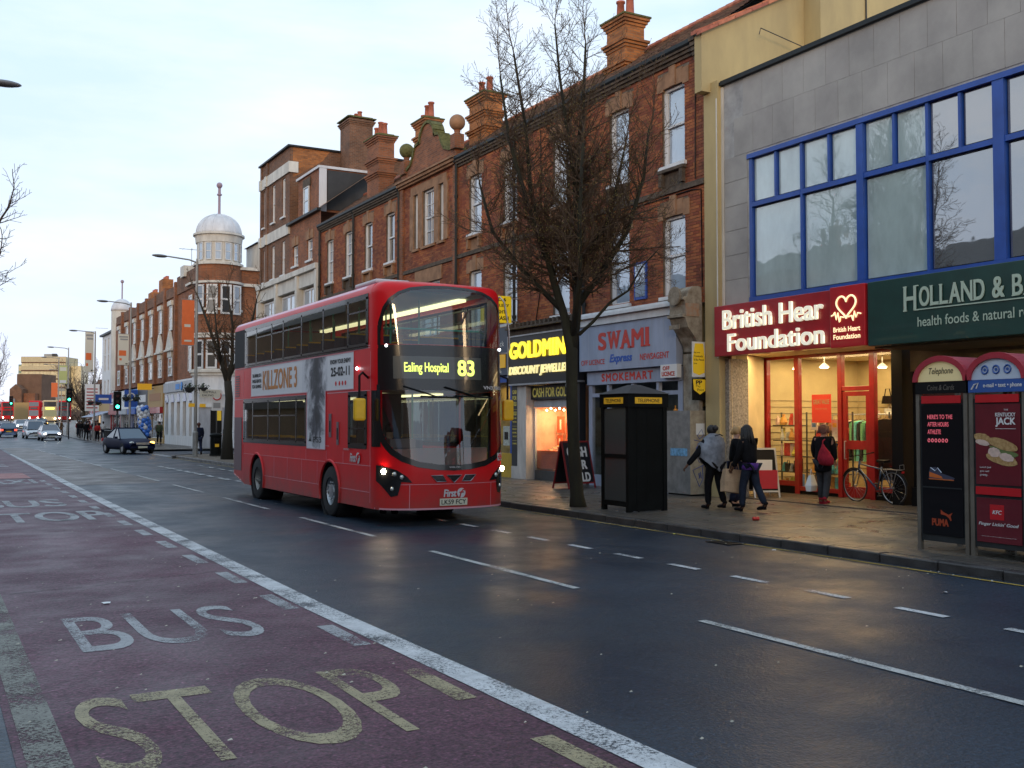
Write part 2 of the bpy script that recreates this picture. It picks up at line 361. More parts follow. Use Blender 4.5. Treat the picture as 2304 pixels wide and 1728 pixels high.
mat('sign_white', (.70, .70, .70), .5)
def mirror_pane(name, col, base, var=.25, vs=1.5, rough=.02):
    m = mat(name, col, .5, var=var, vscale=vs, streak=2); t = m.node_tree; l = t.links.new; b = t.nodes['Principled BSDF']; o = [n for n in t.nodes if n.type == 'OUTPUT_MATERIAL'][0]
    g = t.nodes.new('ShaderNodeBsdfGlossy'); g.inputs['Roughness'].default_value = rough; lw = t.nodes.new('ShaderNodeLayerWeight'); lw.inputs[0].default_value = .22; mr = t.nodes.new('ShaderNodeMapRange'); mr.inputs[3].default_value = base; mr.inputs[4].default_value = 1; l(lw.outputs['Facing'], mr.inputs[0])
    wv = t.nodes.new('ShaderNodeTexNoise'); wv.inputs['Scale'].default_value = 1.3; tcn = t.nodes.new('ShaderNodeTexCoord'); l(tcn.outputs['Object'], wv.inputs['Vector']); bp = t.nodes.new('ShaderNodeBump'); bp.inputs['Strength'].default_value = .10; bp.inputs['Distance'].default_value = .05; l(wv.outputs['Fac'], bp.inputs['Height']); l(bp.outputs[0], g.inputs['Normal'])
    mx = t.nodes.new('ShaderNodeMixShader'); l(mr.outputs[0], mx.inputs[0]); l(b.outputs[0], mx.inputs[1]); l(g.outputs[0], mx.inputs[2]); l(mx.outputs[0], o.inputs[0]); return m
for n_ in ('window_dark', 'curtain_glass', 'film_glass', 'dark_film'): _M.pop(n_)
mirror_pane('window_dark', (.02, .025, .03), .10); mirror_pane('net_glass', (.40, .46, .52), .10); mirror_pane('curtain_glass', (.30, .40, .52), .16); mirror_pane('film_glass', (.42, .54, .54), .10); mirror_pane('dark_film', (.07, .075, .08), .32)
glass('shop_glass', (.93, .95, .93), 1.0, .02, .02)
glass('bus_glass', (.42, .48, .47), 1.0, .02, .045)
glass('screen_glass', (.62, .72, .68), 1.0, .015, .09)
glass('car_glass', (.25, .30, .33), 1.0, .02, .10)

# ------------------------------------------------------------------ ground, road, pavements
def HH(y):
    t = min(max((y - 95) / 175, 0), 1); return 2.0 * t * t * (3 - 2 * t)
def sheet(name, xa, xb, ys, z, m, dz=0):
    """strip between the lines xa(y) and xb(y)"""
    mb = MB(); n = len(ys)
    for y in ys: mb.v += [(xa(y), y, z + HH(y)), (xb(y), y, z + HH(y))]
    for i in range(n - 1): mb.f.append((2 * i, 2 * i + 1, 2 * i + 3, 2 * i + 2)); mb.m.append(0)
    return mb.build(name, m, kind='structure')
def lerp_tab(tab):
    def f(y):
        if y <= tab[0][0]: return tab[0][1]
        for (a, va), (b, vb) in zip(tab, tab[1:]):
            if y <= b: return va + (vb - va) * (y - a) / (b - a)
        return tab[-1][1]
    return f
YS = [-25, 0, 10, 30, 50, 70, 95, 110, 125, 140, 160, 180, 200, 220, 240, 270, 300, 420, 900, 2600]
sheet('ground', lambda y: -700, lambda y: 900, YS, -.06, 'asphalt')
kerbX = lerp_tab([(56, 11.0), (76, 11.6), (101, 12.7), (127, 13.4), (160, 15.5), (240, 22), (420, 46), (900, 110)])
lineX = lerp_tab([(3, 3.50), (10, 3.40), (30, 3.62), (65, 4.15), (100, 4.9)])
road = sheet('road', lambda y: -.9 + max(0, y - 100) * .05, lambda y: kerbX(y) + .02, YS[:-2], 0, 'asphalt')
sheet('side_road', lambda y: 10.9, lambda y: 60, [55.2, 66.5], .004, 'asphalt')
sheet('bus_lane', lambda y: .45, lambda y: lineX(y) - .12, [-10, 3, 10, 20, 30, 45, 65, 84], .004, 'bus_lane')
sheet('brown_surfacing', lambda y: lineX(y) + .10, lambda y: 6.2, [32.5, 45, 65, 80], .004, 'asphalt_brown')
sheet('red_patch', lambda y: .7, lambda y: 3.0, [37.2, 41.0], .008, 'patch_red')
def road_mark(name, quads, m, z=.008):
    mb = MB()
    for (x0, x1, y0, y1) in quads: mb.add([(x0, y0, z + HH(y0)), (x1, y0, z + HH(y0)), (x1, y1, z + HH(y1)), (x0, y1, z + HH(y1))], [(0, 1, 2, 3)])
    return mb.build(name, m, kind='structure')
mb = MB(); ys = [2, 3, 4.5, 6, 8, 10, 15, 20, 30, 45, 65]
for y in ys: ww = .12 if y < 60 else .05; mb.v += [(lineX(y) - ww, y, .009), (lineX(y) + ww, y, .009)]
mb.f = [(2 * i, 2 * i + 1, 2 * i + 3, 2 * i + 2) for i in range(len(ys) - 1)]; mb.m = [0] * len(mb.f)
mb.build('white_line', 'line_white', kind='structure')
i = 0
for k in range(12):
    y0 = 3.8 + 5.93 * k; road_mark('lane_dash', [(6.24, 6.34, y0, y0 + 3.8)], 'line_thin')
for k in range(-2, 32):
    y0 = 6.60 + 1.205 * k; road_mark('cycle_dash', [(8.36, 8.47, y0, y0 + .58)], 'line_white')
for k in range(0, 18):
    y0 = 2.43 + 1.90 * k; road_mark('bay_dash', [(3.09, 3.24, y0, y0 + .95)], 'letter_yellow' if k < 3 else 'letter_paint')
road_mark('bay_edge_line', [(.50, .72, 2, 14.5)], 'bay_paint')
road_mark('bay_edge_line', [(.60, .86, 18, 34)], 'bay_paint')
road_mark('kerb_yellow_line', [(10.72, 10.78, -5, 55)], 'yellow_line')
road_mark('give_way_dash', [(10.9 + 0 * q, 11.4, 56.4 + q * 1.3, 57.1 + q * 1.3) for q in range(7)], 'line_white')
road_mark('stop_box_dash', [(8.2, 8.35, 33 + q * 1.7, 34 + q * 1.7) for q in range(7)] + [(9.8, 9.95, 33 + q * 1.7, 34 + q * 1.7) for q in range(7)], 'line_thin', .016)
FG = lambda u, z, d=0: (u, z, d)
for (s, x0, x1, y0, y1, mm, b) in [('BUS', 1.12, 2.66, 8.95, 10.60, 'letter_paint', 0), ('STOP', .84, 2.90, 5.74, 7.46, 'letter_yellow', 0), ('BUS', .95, 2.75, 24.6, 26.8, 'letter_paint', .01), ('STOP', .80, 3.15, 20.9, 23.1, 'letter_paint', .01),
                                  ('TAXI', .95, 2.95, 34.0, 36.4, 'letter_paint', .01), ('LANE', .95, 2.95, 47, 50, 'letter_paint', .01)]:
    mb = MB(); put_text(mb, s, FG, x0, x1, y0, y1, .0075, bold=b); mb.build('road_lettering', mm, kind='structure')
# kerbs and pavements
ka = thing('kerb', 'row of dark granite kerbstones along the shop pavement', 'kerb', (11, 0, 0)); ka['kind'] = 'structure'; del ka['category']
ks = MB().box(-.08, .10, 0, .885, -.05, .125); kb = ks.build('kerb_stone', 'kerb', ka, bevel=.018); kb.location = (0, 2.4, 0)
for k in range(1, 57):
    c = kb.copy(); COL.objects.link(c); c.location = (random.uniform(-.006, .006), 2.4 + .9 * k, random.uniform(-.006, .004))
mb = MB()
for k in range(14):
    a0, a1 = k * math.pi / 26, (k + 1) * math.pi / 26
    for (r0, r1) in ((3.0, 3.18),):
        P = [(13.9 - r1 * math.cos(a), 53.7 + r1 * math.sin(a)) for a in (a0, a1)] + [(13.9 - r0 * math.cos(a), 53.7 + r0 * math.sin(a)) for a in (a1, a0)]
        mb.prism(P, lambda u, v, d: (u, v, d), -.05, .125)
mb.build('kerb_corner', 'kerb', kind='structure')
mb = MB(); ys = [66.4, 76, 88, 101, 114, 127, 145, 160, 200, 240, 300]
for y0, y1 in zip(ys, ys[1:]):
    a, b = kerbX(y0), kerbX(y1); h0, h1 = HH(y0), HH(y1)
    mb.add([(a, y0, h0 - .1), (b, y1, h1 - .1), (b, y1, h1 + .125), (a, y0, h0 + .125), (a + .18, y0, h0 + .125), (b + .18, y1, h1 + .125)], [(0, 1, 2, 3), (3, 2, 5, 4)])
mb.build('far_kerb', 'kerb', kind='structure')
pv = MB()
P = [(11.1, -20), (16.2, -20), (16.2, 56.6), (13.9, 56.6)] + [(13.9 - 2.98 * math.cos(a), 53.7 + 2.98 * math.sin(a)) for a in [R(80 - 10 * q) for q in range(9)]]
pv.prism(P, lambda u, v, d: (u, v, d), -.05, .095)
pave = pv.build('pavement', 'mortar', kind='structure')
pv = MB().box(16.2, 18.4, 3, 20, -.05, .095); pv.build('lobby_floor', 'mortar', kind='structure')
random.seed(5)
sl = MB(); s0 = MB().box(0, .594, 0, .594, -.02, .027); sb = s0.build('paving_slab', 'slab', pave, bevel=.006); first = True
for i in range(8):
    for j in range(-30, 59):
        x, y = 11.12 + .6 * i, 6 + .6 * j + (0.3 if i % 2 else 0) - 1.2
        if y > 55.0 and x < 12.6: continue
        zz = .095 + random.uniform(-.0015, .0015)
        if 5 < y < 22.5:
            c = sb if first else sb.copy(); 
            if not first: COL.objects.link(c)
            first = False; c.location = (x, y, zz)
        else: sl.box(x, x + .594, y, y + .594, zz - .02, zz + .027, skip=('b',))
for i in range(4):
    for j in range(24):
        x, y = 16.25 + .6 * i, 5 + .6 * j; sl.box(x, x + .588, y, y + .588, .07, .122, skip=('b',))
sl.build('slab_paving', 'slab', pave, kind='stuff')
sheet('far_pavement', lambda y: kerbX(y) + .18, lambda y: 36 + max(0, y - 100) * .3, [66.5, 76, 88, 101, 114, 127, 145, 160, 200, 240, 300], .115, 'slab')
sheet('near_pavement', lambda y: -6, lambda y: -.9 + max(0, y - 100) * .05, YS[:-2], .12, 'slab')
sheet('left_kerb', lambda y: -1.05 + max(0, y - 100) * .05, lambda y: -.88 + max(0, y - 100) * .05, YS[:-2], .124, 'kerb')
# repairs, cracks and a gully, so the carriageway is not one clean sheet
def crack(pts_, w_=.008):
    rng = random.Random(len(pts_)); Q = []
    for (a, b) in zip(pts_, pts_[1:]):
        for k in range(12): t_ = k / 12; Q.append((a[0] + (b[0] - a[0]) * t_, a[1] + (b[1] - a[1]) * t_ + rng.uniform(-.035, .035)))
    mb = MB()
    for (a, b) in zip(Q, Q[1:]): q = w_ * rng.uniform(.4, 1.5); mb.add([(a[0], a[1] - q, .0066), (b[0], b[1] - q, .0066), (b[0], b[1] + q, .0066), (a[0], a[1] + q, .0066)], [(0, 1, 2, 3)])
    mb.build('road_crack', 'tar', kind='structure')
mat('tar', (.006, .006, .007), .5, spec=.2)
crack([(.8, 12.4), (1.6, 12.5), (2.6, 12.85), (3.2, 13.0)]); crack([(3.7, 17.0), (6.0, 17.4), (8.0, 17.1), (10.6, 17.6)], .006); crack([(.7, 19.2), (3.3, 19.5)], .009)
g_ = MB()
for k in range(7): g_.box(10.44, 10.76, 12.02 + .062 * k, 12.05 + .062 * k, .004, .014)
g_.box(10.42, 10.78, 11.98, 12.018, .004, .015).box(10.42, 10.78, 12.452, 12.49, .004, .015); g_.box(10.43, 10.77, 12.02, 12.45, .0035, .005)
g_.build('drain_gully', 'tar', label='iron drain grating in the gutter in front of the charity shop', category='drain')
# ------------------------------------------------------------------ building helpers
FT = F_X(15.8)
def bricks(F, u0, u1, z0, z1, holes, mb, singles=None, lim=0, near=None, stone=()):
    """real bricks in running bond, cut at openings; whole ones nearest the street end can be given back one by one"""
    r = 0; z = z0
    allh = list(holes) + list(stone)
    while z + .066 <= z1 + 1e-6:
        u = u0 - (.1125 if r % 2 else 0)
        while u < u1:
            a, b = max(u, u0), min(u + .216, u1)
            zc = z + .033; segs = [(a, b)] if b - a > .03 else []
            for h in allh:
                if h[2] < zc < h[3]:
                    ns = []
                    for (p, q) in segs:
                        if q <= h[0] or p >= h[1]: ns.append((p, q)); continue
                        if p < h[0] - .03: ns.append((p, h[0]))
                        if q > h[1] + .03: ns.append((h[1], q))
                    segs = ns
            for (p, q) in segs:
                d = .010 + random.uniform(-.003, .004)
                if singles is not None and abs(q - p - .216) < 1e-6 and near(p, z): singles.append((p, z, d)); continue
                o = len(mb.v)
                mb.v += [F(p, z, d), F(q, z, d), F(q, z + .065, d), F(p, z + .065, d), F(p, z, -.01), F(q, z, -.01), F(q, z + .065, -.01), F(p, z + .065, -.01)]
                mb.f += [(o, o + 1, o + 2, o + 3), (o, o + 4, o + 5, o + 1), (o + 1, o + 5, o + 6, o + 2), (o + 2, o + 6, o + 7, o + 3), (o + 3, o + 7, o + 4, o)]; mb.m += [0] * 5
            u += .225
        z += .075; r += 1
def sash_window(F, u0, u1, z0, z1, parent, pane='curtain_glass', fm='white_paint', rec=.11, bars=0, sill=True, lintel=None, name='window', sillm='white_paint', fw=.07):
    """box sash: frame ring, meeting rail, optional glazing bars; panes and sill are sub-parts"""
    mb = MB(); zm = (z0 + z1) / 2 + .02; t = fw
    for a, b, c, d in ((u0, u0 + t, z0, z1), (u1 - t, u1, z0, z1), (u0 + t, u1 - t, z0, z0 + t), (u0 + t, u1 - t, z1 - t, z1)): fbox(mb, F, a, b, c, d, -rec - .05, -rec + .045)
    fbox(mb, F, u0 + t, u1 - t, zm - .03, zm + .03, -rec - .04, -rec + .03)
    for (a, b, c, d, e) in ((u0 + t, u1 - t, z0 + t, zm - .03, -.03), (u0 + t, u1 - t, zm + .03, z1 - t, .0)):
        for q in ((a, a + .035, c, d), (b - .035, b, c, d)): fbox(mb, F, *q, -rec - .03, -rec + .02)
        for k in range(1, bars + 1):
            uu = a + (b - a) * k / (bars + 1); fbox(mb, F, uu - .012, uu + .012, c, d, -rec - .03, -rec + .012)
        if bars: zz = (c + d) / 2; fbox(mb, F, a, b, zz - .012, zz + .012, -rec - .028, -rec + .010)
    wdw = mb.build(name, fm, parent, world=True)
    for (c, d, q) in ((z0 + t, zm - .03, -.035), (zm + .03, z1 - t, -.02)):
        p = MB(); fbox(p, F, u0 + t + .01, u1 - t - .01, c, d, -rec + q - .012, -rec + q); p.build('pane', pane, wdw, world=True)
    if sill: s = MB(); fbox(s, F, u0 - .08, u1 + .08, z0 - .09, z0, -rec, .09); s.build('sill', sillm, wdw, world=True)
    return wdw
def wall_window(F, u0, u1, z0, z1, parent, pane='window_dark', fm='white_paint', nx=1, nz=2, rec=.08, name='window', t=.05):
    mb = MB()
    for a, b, c, d in ((u0, u0 + t, z0, z1), (u1 - t, u1, z0, z1), (u0 + t, u1 - t, z0, z0 + t), (u0 + t, u1 - t, z1 - t, z1)): fbox(mb, F, a, b, c, d, -rec - .03, -rec + .03)
    for k in range(1, nx): uu = u0 + (u1 - u0) * k / nx; fbox(mb, F, uu - t / 2, uu + t / 2, z0 + t, z1 - t, -rec - .03, -rec + .025)
    for k in range(1, nz): zz = z0 + (z1 - z0) * k / nz; fbox(mb, F, u0 + t, u1 - t, zz - t / 2, zz + t / 2, -rec - .03, -rec + .02)
    wdw = mb.build(name, fm, parent, world=True)
    p = MB(); fbox(p, F, u0 + t * .5, u1 - t * .5, z0 + t * .5, z1 - t * .5, -rec - .015, -rec - .005); p.build('pane', pane, wdw, world=True)
    return wdw
def chimney(name, parent, x0, x1, y0, y1, z0, z1, pots, m='brick_orange', collars=(.0, .55, 1.1), moss=True, label=None):
    mb = MB().box(x0, x1, y0, y1, z0, z1)
    for c in collars:
        zt = z1 - c
        for k in range(3): e = .03 + .045 * k; mb.box(x0 - e, x1 + e, y0 - e, y1 + e, zt - .24 + .08 * k + .002 * k, zt - .165 + .08 * k)
    ch = mb.build('chimney', m, parent, world=True)
    e = .15; c = MB(); c.box(x0 - e, x1 + e, y0 - e, y1 + e, z1 + .0, z1 + .05); c.box(x0, x1, y0, y1, z1 + .052, z1 + .12); c.build('chimney_cap', 'moss' if moss else 'stone_dark', ch, world=True)
    n = len(pots)
    for i, h in enumerate(pots):
        y = y0 + (y1 - y0) * (i + .5) / n; x = (x0 + x1) / 2
        MB().lathe([(.10, z1 + .1), (.125, z1 + .12), (.12, z1 + .2), (.10, z1 + h), (.13, z1 + h + .01), (.13, z1 + h + .06), (.09, z1 + h + .06), (.085, z1 + h - .1)], (x, y, 0), 12).build('chimney_pot', 'pot', ch, world=True, smooth=True)
    return ch
def pipe_down(F, u, z0, z1, parent, r=.05, m='gutter'):
    mb = MB(); mb.tube([F(u, z0, .09), F(u, z1, .09)], r, 8)
    for z in [z0 + .4 + 1.5 * k for k in range(int((z1 - z0 - .4) / 1.5) + 1)]: mb.tube([F(u, z, .09), F(u, z + .09, .09)], r + .018, 8)
    mb.tube([F(u, z1, .09), F(u, z1 + .12, .12)], r + .05, 8)
    return mb.build('drainpipe', m, parent, world=True, smooth=False)
# ------------------------------------------------------------------ the red brick terrace (six houses over shops)
Z0, ZE = 4.62, 10.8
def win_set(c, hw=.44): return [(c - hw, c + hw, 8.12, 10.06), (c - hw, c + hw, 4.90, 6.86)]
houses = [
 ('red brick house over the newsagent, next to the cream wall', 18.85, 23.85, [20.03, 22.31]),
 ('red brick house over the black and yellow gold jeweller, behind the tree', 23.85, 27.75, [25.2, 27.05]),
 ('red brick house with two window bays over the photo shop, right of the ball-topped gable', 27.75, 31.8, [28.2, 30.57]),
 ('red brick house with curved gable and two stone balls above a bay window', 31.8, 36.8, []),
 ('red brick house left of the curved gable, its upper sashes dark glass', 36.8, 41.7, [37.85, 40.2]),
 ('red brick house with small-paned white sashes, between two drainpipes beside the white fascia', 41.7, 46.2, [42.52, 44.88])]
H = []
random.seed(11)
for hi, (lab, a, b, wins) in enumerate(houses):
    h = thing('terraced_house', lab, 'house', (15.8, a, 0), group='red brick terrace of houses over shops'); H.append(h)
    holes = [q for c in wins for q in (win_set(c) if not (hi == 1 and c == 27.05) else [])]
    wins = [c for c in wins if not (hi == 1 and c == 27.05)]
    stone = []
    for c in wins:
        stone += [(c - .62, c + .62, 10.06, 10.5), (c - .56, c + .56, 6.86, 7.28)]
    if hi == 3: holes = [(32.95, 33.35, 8.25, 10.3), (33.75, 34.75, 8.25, 10.3), (35.15, 35.55, 8.25, 10.3), (33.3, 35.2, 4.9, 6.9)]; stone = [(32.7, 35.8, 10.3, 10.62), (32.62, 32.95, 8.25, 10.3), (33.35, 33.75, 8.25, 10.3), (34.75, 35.15, 8.25, 10.3), (35.55, 35.88, 8.25, 10.3), (33.1, 35.4, 6.9, 7.5)]
    mb = MB(); wall_grid(mb, FT, a, b, Z0, ZE, holes, .16); mb.build('wall', 'mortar', h, world=True)
    bm_ = MB(); sg = [] if hi == 0 else None
    bricks(FT, a + (.005 if hi else .003), b - .003, Z0 + .02, ZE - .02, holes, bm_, sg, near=lambda p, z: p < 19.62 or (p < 20.75 and 7.3 < z < 8.1), stone=stone)
    if sg:
        sg.sort(); single, rest = sg[:300], sg[300:]
        ob = MB(); ob.add([(-.010, 0, 0), (-.010, .216, 0), (-.010, .216, .065), (-.010, 0, .065), (.01, 0, 0), (.01, .216, 0), (.01, .216, .065), (.01, 0, .065)], [(0, 3, 2, 1), (0, 1, 5, 4), (1, 2, 6, 5), (2, 3, 7, 6), (3, 0, 4, 7)])
        b0 = ob.build('brick', 'brick', h)
        for k, (p, z, d) in enumerate(single):
            c = b0 if k == 0 else b0.copy()
            if k: COL.objects.link(c)
            c.location = (-d + .010, p - a, z)
        for (p, z, d) in rest: bm_.add([FT(p, z, d), FT(p + .216, z, d), FT(p + .216, z + .065, d), FT(p, z + .065, d)], [(0, 1, 2, 3)])
    bm_.build('brickwork', 'brick', h, world=True, kind='stuff')
    for c in wins:
        pn = 'window_dark' if hi == 4 else ('curtain_glass' if int(c * 10) % 3 else 'net_glass')
        for (p, q, r, s) in win_set(c):
            wd = sash_window(FT, p, q, r, s, h, pane=pn, bars=1 if hi == 5 else 0)
            st = MB(); zt = s
            for k in range(5):
                u0_, u1_ = c - .62 + .248 * k, c - .62 + .248 * (k + 1) - .006; hgt = .42 if k != 2 else .5
                fbox(st, FT, u0_, u1_, zt - (.05 if k in (0, 4) else 0), zt + hgt - .04 * abs(k - 2), -.02, .03 if k != 2 else .055)
            st.build('lintel', 'stone_pink', wd, world=True)
            sp = MB(); fbox(sp, FT, c - .50, c + .50, r - .17, r - .095, -.02, .14); fbox(sp, FT, c - .46, c + .46, r - .62, r - .18, -.02, .02)
            for q2 in (-.40, .40): fbox(sp, FT, c + q2 - .06, c + q2 + .06, r - .5, r - .17, .02, .12)
            sp.build('window_apron', 'stone_dark' if hi in (0, 5) else 'stone_pink', wd, world=True)
    # string course, cornice, gutter, roof
    mb = MB(); fbox(mb, FT, a, b, 7.42, 7.50, -.01, .07); fbox(mb, FT, a, b, 7.505, 7.56, -.01, .045); mb.build('string_course', 'stone_dark', h, world=True)
    if hi != 3:
        mb = MB(); fbox(mb, FT, a, b, 10.58, 10.66, -.01, .06); fbox(mb, FT, a, b, 10.662, 10.74, -.01, .12); fbox(mb, FT, a, b, 10.742, 10.8, -.01, .17); mb.build('cornice', 'stone_dark', h, world=True)
        g = MB(); g.prism([(-.20, 10.84), (-.16, 10.80), (-.04, 10.80), (0, 10.84), (0, 10.93), (-.20, 10.93)], lambda u, v, d: (15.78 + u, d, v), a, b); g.build('gutter', 'gutter', h, world=True)
    rf = MB(); sl_ = .72; rows = 17; xr = 2.4; random.seed(hi)
    rf.add([(15.70, a, 10.9), (15.70, b, 10.9), (15.7 + xr, b, 10.9 + xr * sl_), (15.7 + xr, a, 10.9 + xr * sl_), (20.5, a, 10.9 + xr * sl_ - 1.5), (20.5, b, 10.9 + xr * sl_ - 1.5)], [(0, 3, 2, 1), (3, 4, 5, 2)])
    roof = rf.build('roof', 'slate', h, world=True)
    tl = MB()
    for r_ in range(rows):
        x0_ = 15.62 + xr * r_ / rows; x1_ = x0_ + xr / rows * 1.25; y = a
        while y < b - .02:
            y1_ = min(y + .22, b); j = random.uniform(0, .018)
            za, zb = 10.9 + (x0_ - 15.7) * sl_ + .06 + j, 10.9 + (x1_ - 15.7) * sl_ + .035
            tl.add([(x0_, y, za), (x0_, y1_, za), (x1_, y1_, zb), (x1_, y, zb), (x0_, y, za - .03), (x0_, y1_, za - .03)], [(0, 3, 2, 1), (0, 1, 5, 4)]); y += .225
    tl.build('roof_tiling', 'roof_tile', roof, world=True, kind='stuff')
    rd = MB(); y = a
    while y < b: rd.lathe([(.11, y), (.12, y + .28)], (15.7 + xr, 0, 10.9 + xr * sl_ + .02), 8, axis='y'); y += .3
    rd.build('ridge_tiles', 'coping_tile', roof, world=True)
    if hi: pipe_down(FT, a + .05, Z0, 10.75, h)
    # shop wall behind the shopfronts
pipe_down(FT, 46.12, Z0, 10.7, H[5])
for (q_, hs_) in (([(18.95, 5.0), (18.97, 7.3), (19.3, 7.36), (23.7, 7.33)], 0), ([(23.9, 7.34), (27.6, 7.38)], 1), ([(19.15, 10.5), (19.18, 7.6)], 0), ([(26.3, 10.5), (26.25, 6.0), (26.6, 4.8)], 1)): MB().tube([FT(u, z, .03) for u, z in q_], .014, 5).build('wall_cable', 'black', H[hs_], world=True)
chimney('c', H[0], 16.75, 17.4, 23.35, 24.25, 11.2, 13.15, [.75, .62], collars=(0, .62, 1.25))
chimney('c', H[2], 16.75, 17.45, 31.7, 32.9, 11.2, 13.3, [.62, .6])
chimney('c', H[3], 16.6, 17.2, 36.3, 37.3, 11.2, 13.55, [.65, .6, .3])
chimney('c', H[5], 16.4, 17.1, 40.6, 41.9, 11.0, 13.9, [.55, .7, .55], m='brick_wall', collars=(0, .9, 1.5))
# the curved gable of house 4
h = H[3]; gm = MB(); c = 34.3
pts = [(31.95, 10.8), (36.65, 10.8), (36.65, 11.25), (36.2, 11.3), (35.75, 11.45), (35.5, 11.75), (35.35, 12.05), (35.1, 12.1), (34.98, 12.1)]
arc = [(c + .62 * math.cos(t), 12.1 + .62 * math.sin(t)) for t in [R(20 * k) for k in range(0, 10)]]
pts = pts[:8] + arc + [(33.5, 12.1), (33.25, 12.05), (33.1, 11.75), (32.85, 11.45), (32.4, 11.3), (31.95, 11.25)]
gm.prism(pts, FT, -.30, .06); gm.build('gable', 'brick_wall', h, world=True)
cp = MB(); q = pts[2:]
for (p0, p1) in zip(q, q[1:]):
    dx, dz = p1[0] - p0[0], p1[1] - p0[1]; l_ = math.hypot(dx, dz)
    if l_ < .03: continue
    nx_, nz_ = dz / l_ * .1, -dx / l_ * .1
    if nz_ < -.01: nx_, nz_ = -nx_, -nz_
    cp.prism([p0, p1, (p1[0] + nx_, p1[1] + abs(nz_)), (p0[0] + nx_, p0[1] + abs(nz_))], FT, -.33, .12)
cp.build('gable_coping', 'moss', h, world=True)
cp = MB(); fbox(cp, FT, 31.8, 36.8, 10.80, 10.90, -.02, .22); fbox(cp, FT, 31.8, 36.8, 10.905, 10.97, -.02, .28); fbox(cp, FT, 31.8, 36.8, 10.72, 10.795, -.02, .14); cp.build('cornice', 'stone_pink', h, world=True)
for y in (36.3, 31.95):
    b_ = MB(); b_.box(15.62, 15.98, y - .18, y + .18, 11.25, 11.75); b_.lathe([(.16, 11.75), (.10, 11.82), (.12, 11.9)], (15.8, y, 0), 12); b_.build('pier', 'brick_wall', h, world=True)
    MB().ball((15.8, y, 12.17), .28, 20).build('stone_ball', 'moss' if y > 33 else 'stone_pink', h, world=True, smooth=True)
for (p, q, r, s, br) in [(32.95, 33.35, 8.25, 10.3, 0), (33.75, 34.75, 8.25, 10.3, 1), (35.15, 35.55, 8.25, 10.3, 0), (33.3, 35.2, 4.9, 6.9, 1)]:
    sash_window(FT, p, q, r, s, h, bars=br, sillm='stone_pink')
sm = MB()
for (p, q, r, s) in [(32.7, 35.8, 10.302, 10.62), (32.62, 32.945, 8.25, 10.3), (33.355, 33.745, 8.25, 10.3), (34.755, 35.145, 8.25, 10.3), (35.555, 35.88, 8.25, 10.3), (33.1, 35.4, 6.905, 7.4)]: fbox(sm, FT, p, q, r, s, -.02, .05)
sm.build('stone_surround', 'stone_pink', h, world=True)
for y in (31.98, 36.62): m_ = MB(); fbox(m_, FT, y - .14, y + .14, Z0, 10.7, -.01, .09); m_.build('pilaster', 'brick_wall', h, world=True)
# party gable wall in cream render, with tile coping
g = thing('gable_wall', 'cream rendered party wall with stepped breast and red tile coping above the grey shop', 'wall', (15.8, 18.8, 0))
mb = MB(); F7 = F_Y(18.6)
mb.prism([(15.5, 9.5), (24.5, 9.5), (24.5, 15.55), (15.5, 10.85)], F7, -.25, 0); mb.build('render_wall', 'cream_render', g, world=True)
mb = MB(); mb.prism([(18.75, 9.5), (24.4, 9.5), (24.4, 16.5), (18.75, 12.35)], F7, .005, .55); mb.build('breast', 'cream_render', g, world=True)
mb = MB()
n = 17
for k in range(n):
    for (dd0, dd1, up) in ((-.24, -.10, .05), (.10, -.03, .0)):
        x0_, x1_ = 15.4 + .52 * k, 15.4 + .52 * k + .50; z0_, z1_ = 10.85 + (x0_ - 15.5) * .522 + up, 10.85 + (x1_ - 15.5) * .522 + up
        mb.prism([(x0_, z0_), (x1_, z1_), (x1_, z1_ + .07), (x0_, z0_ + .09)], F7, min(dd0, dd1) - .02, max(dd0, dd1) + .02)
mb.build('coping_tiles', 'coping_tile', g, world=True)
mb = MB(); mb.tube([F7(17.0, 11.0, .3), F7(17.05, 11.16, .3), F7(18.6, 10.92, .3)], .012, 5); mb.build('wire_bracket', 'dark', g, world=True)
mb = MB(); mb.tube([F7(20.3, 9.6, .58), F7(20.3, 12.8, .58)], .02, 6); mb.build('cable', 'dark', g, world=True)
p = MB().box(15.76, 16.6, 18.36, 18.845, .1, 9.72); p.build('pier', 'cream_render', g, world=True)
# corbelled brick end of the terrace
cb = MB()
for k in range(9): cb.box(15.80 - .04 * k, 15.86, 18.86, 19.06, 9.95 + .105 * k, 10.045 + .105 * k)
cb.build('corbel', 'stone_dark', H[0], world=True)
# ------------------------------------------------------------------ house with white fascia and dormer, and the tall block behind it
h = thing('dormer_building', 'brown brick building with roof dormer above a white rendered fascia', 'building', (15.8, 46.2, 0))
mb = MB(); hl = [(47.4, 48.2, 9.55, 10.55), (49.6, 50.4, 9.55, 10.55)]
wall_grid(mb, FT, 46.2, 51.0, 9.2, 11.75, hl, .15); mb.build('wall', 'brick_wall', h, world=True)
for q in hl:
    wd = sash_window(FT, *q, h); st = MB(); fbox(st, FT, q[0] - .15, q[1] + .15, q[3], q[3] + .42, -.02, .03); fbox(st, FT, (q[0] + q[1]) / 2 - .1, (q[0] + q[1]) / 2 + .1, q[3] + .001, q[3] + .5, .031, .06); st.build('lintel', 'stone_pink', wd, world=True)
mb = MB(); fbox(mb, FT, 46.2, 56.2, 4.5, 4.8, -.2, .30); fbox(mb, FT, 46.2, 56.2, 8.95, 9.2, -.2, .28)
for y in (46.2, 49.1, 52.6, 55.9): fbox(mb, FT, y, y + .3, 4.81, 8.945, -.2, .22)
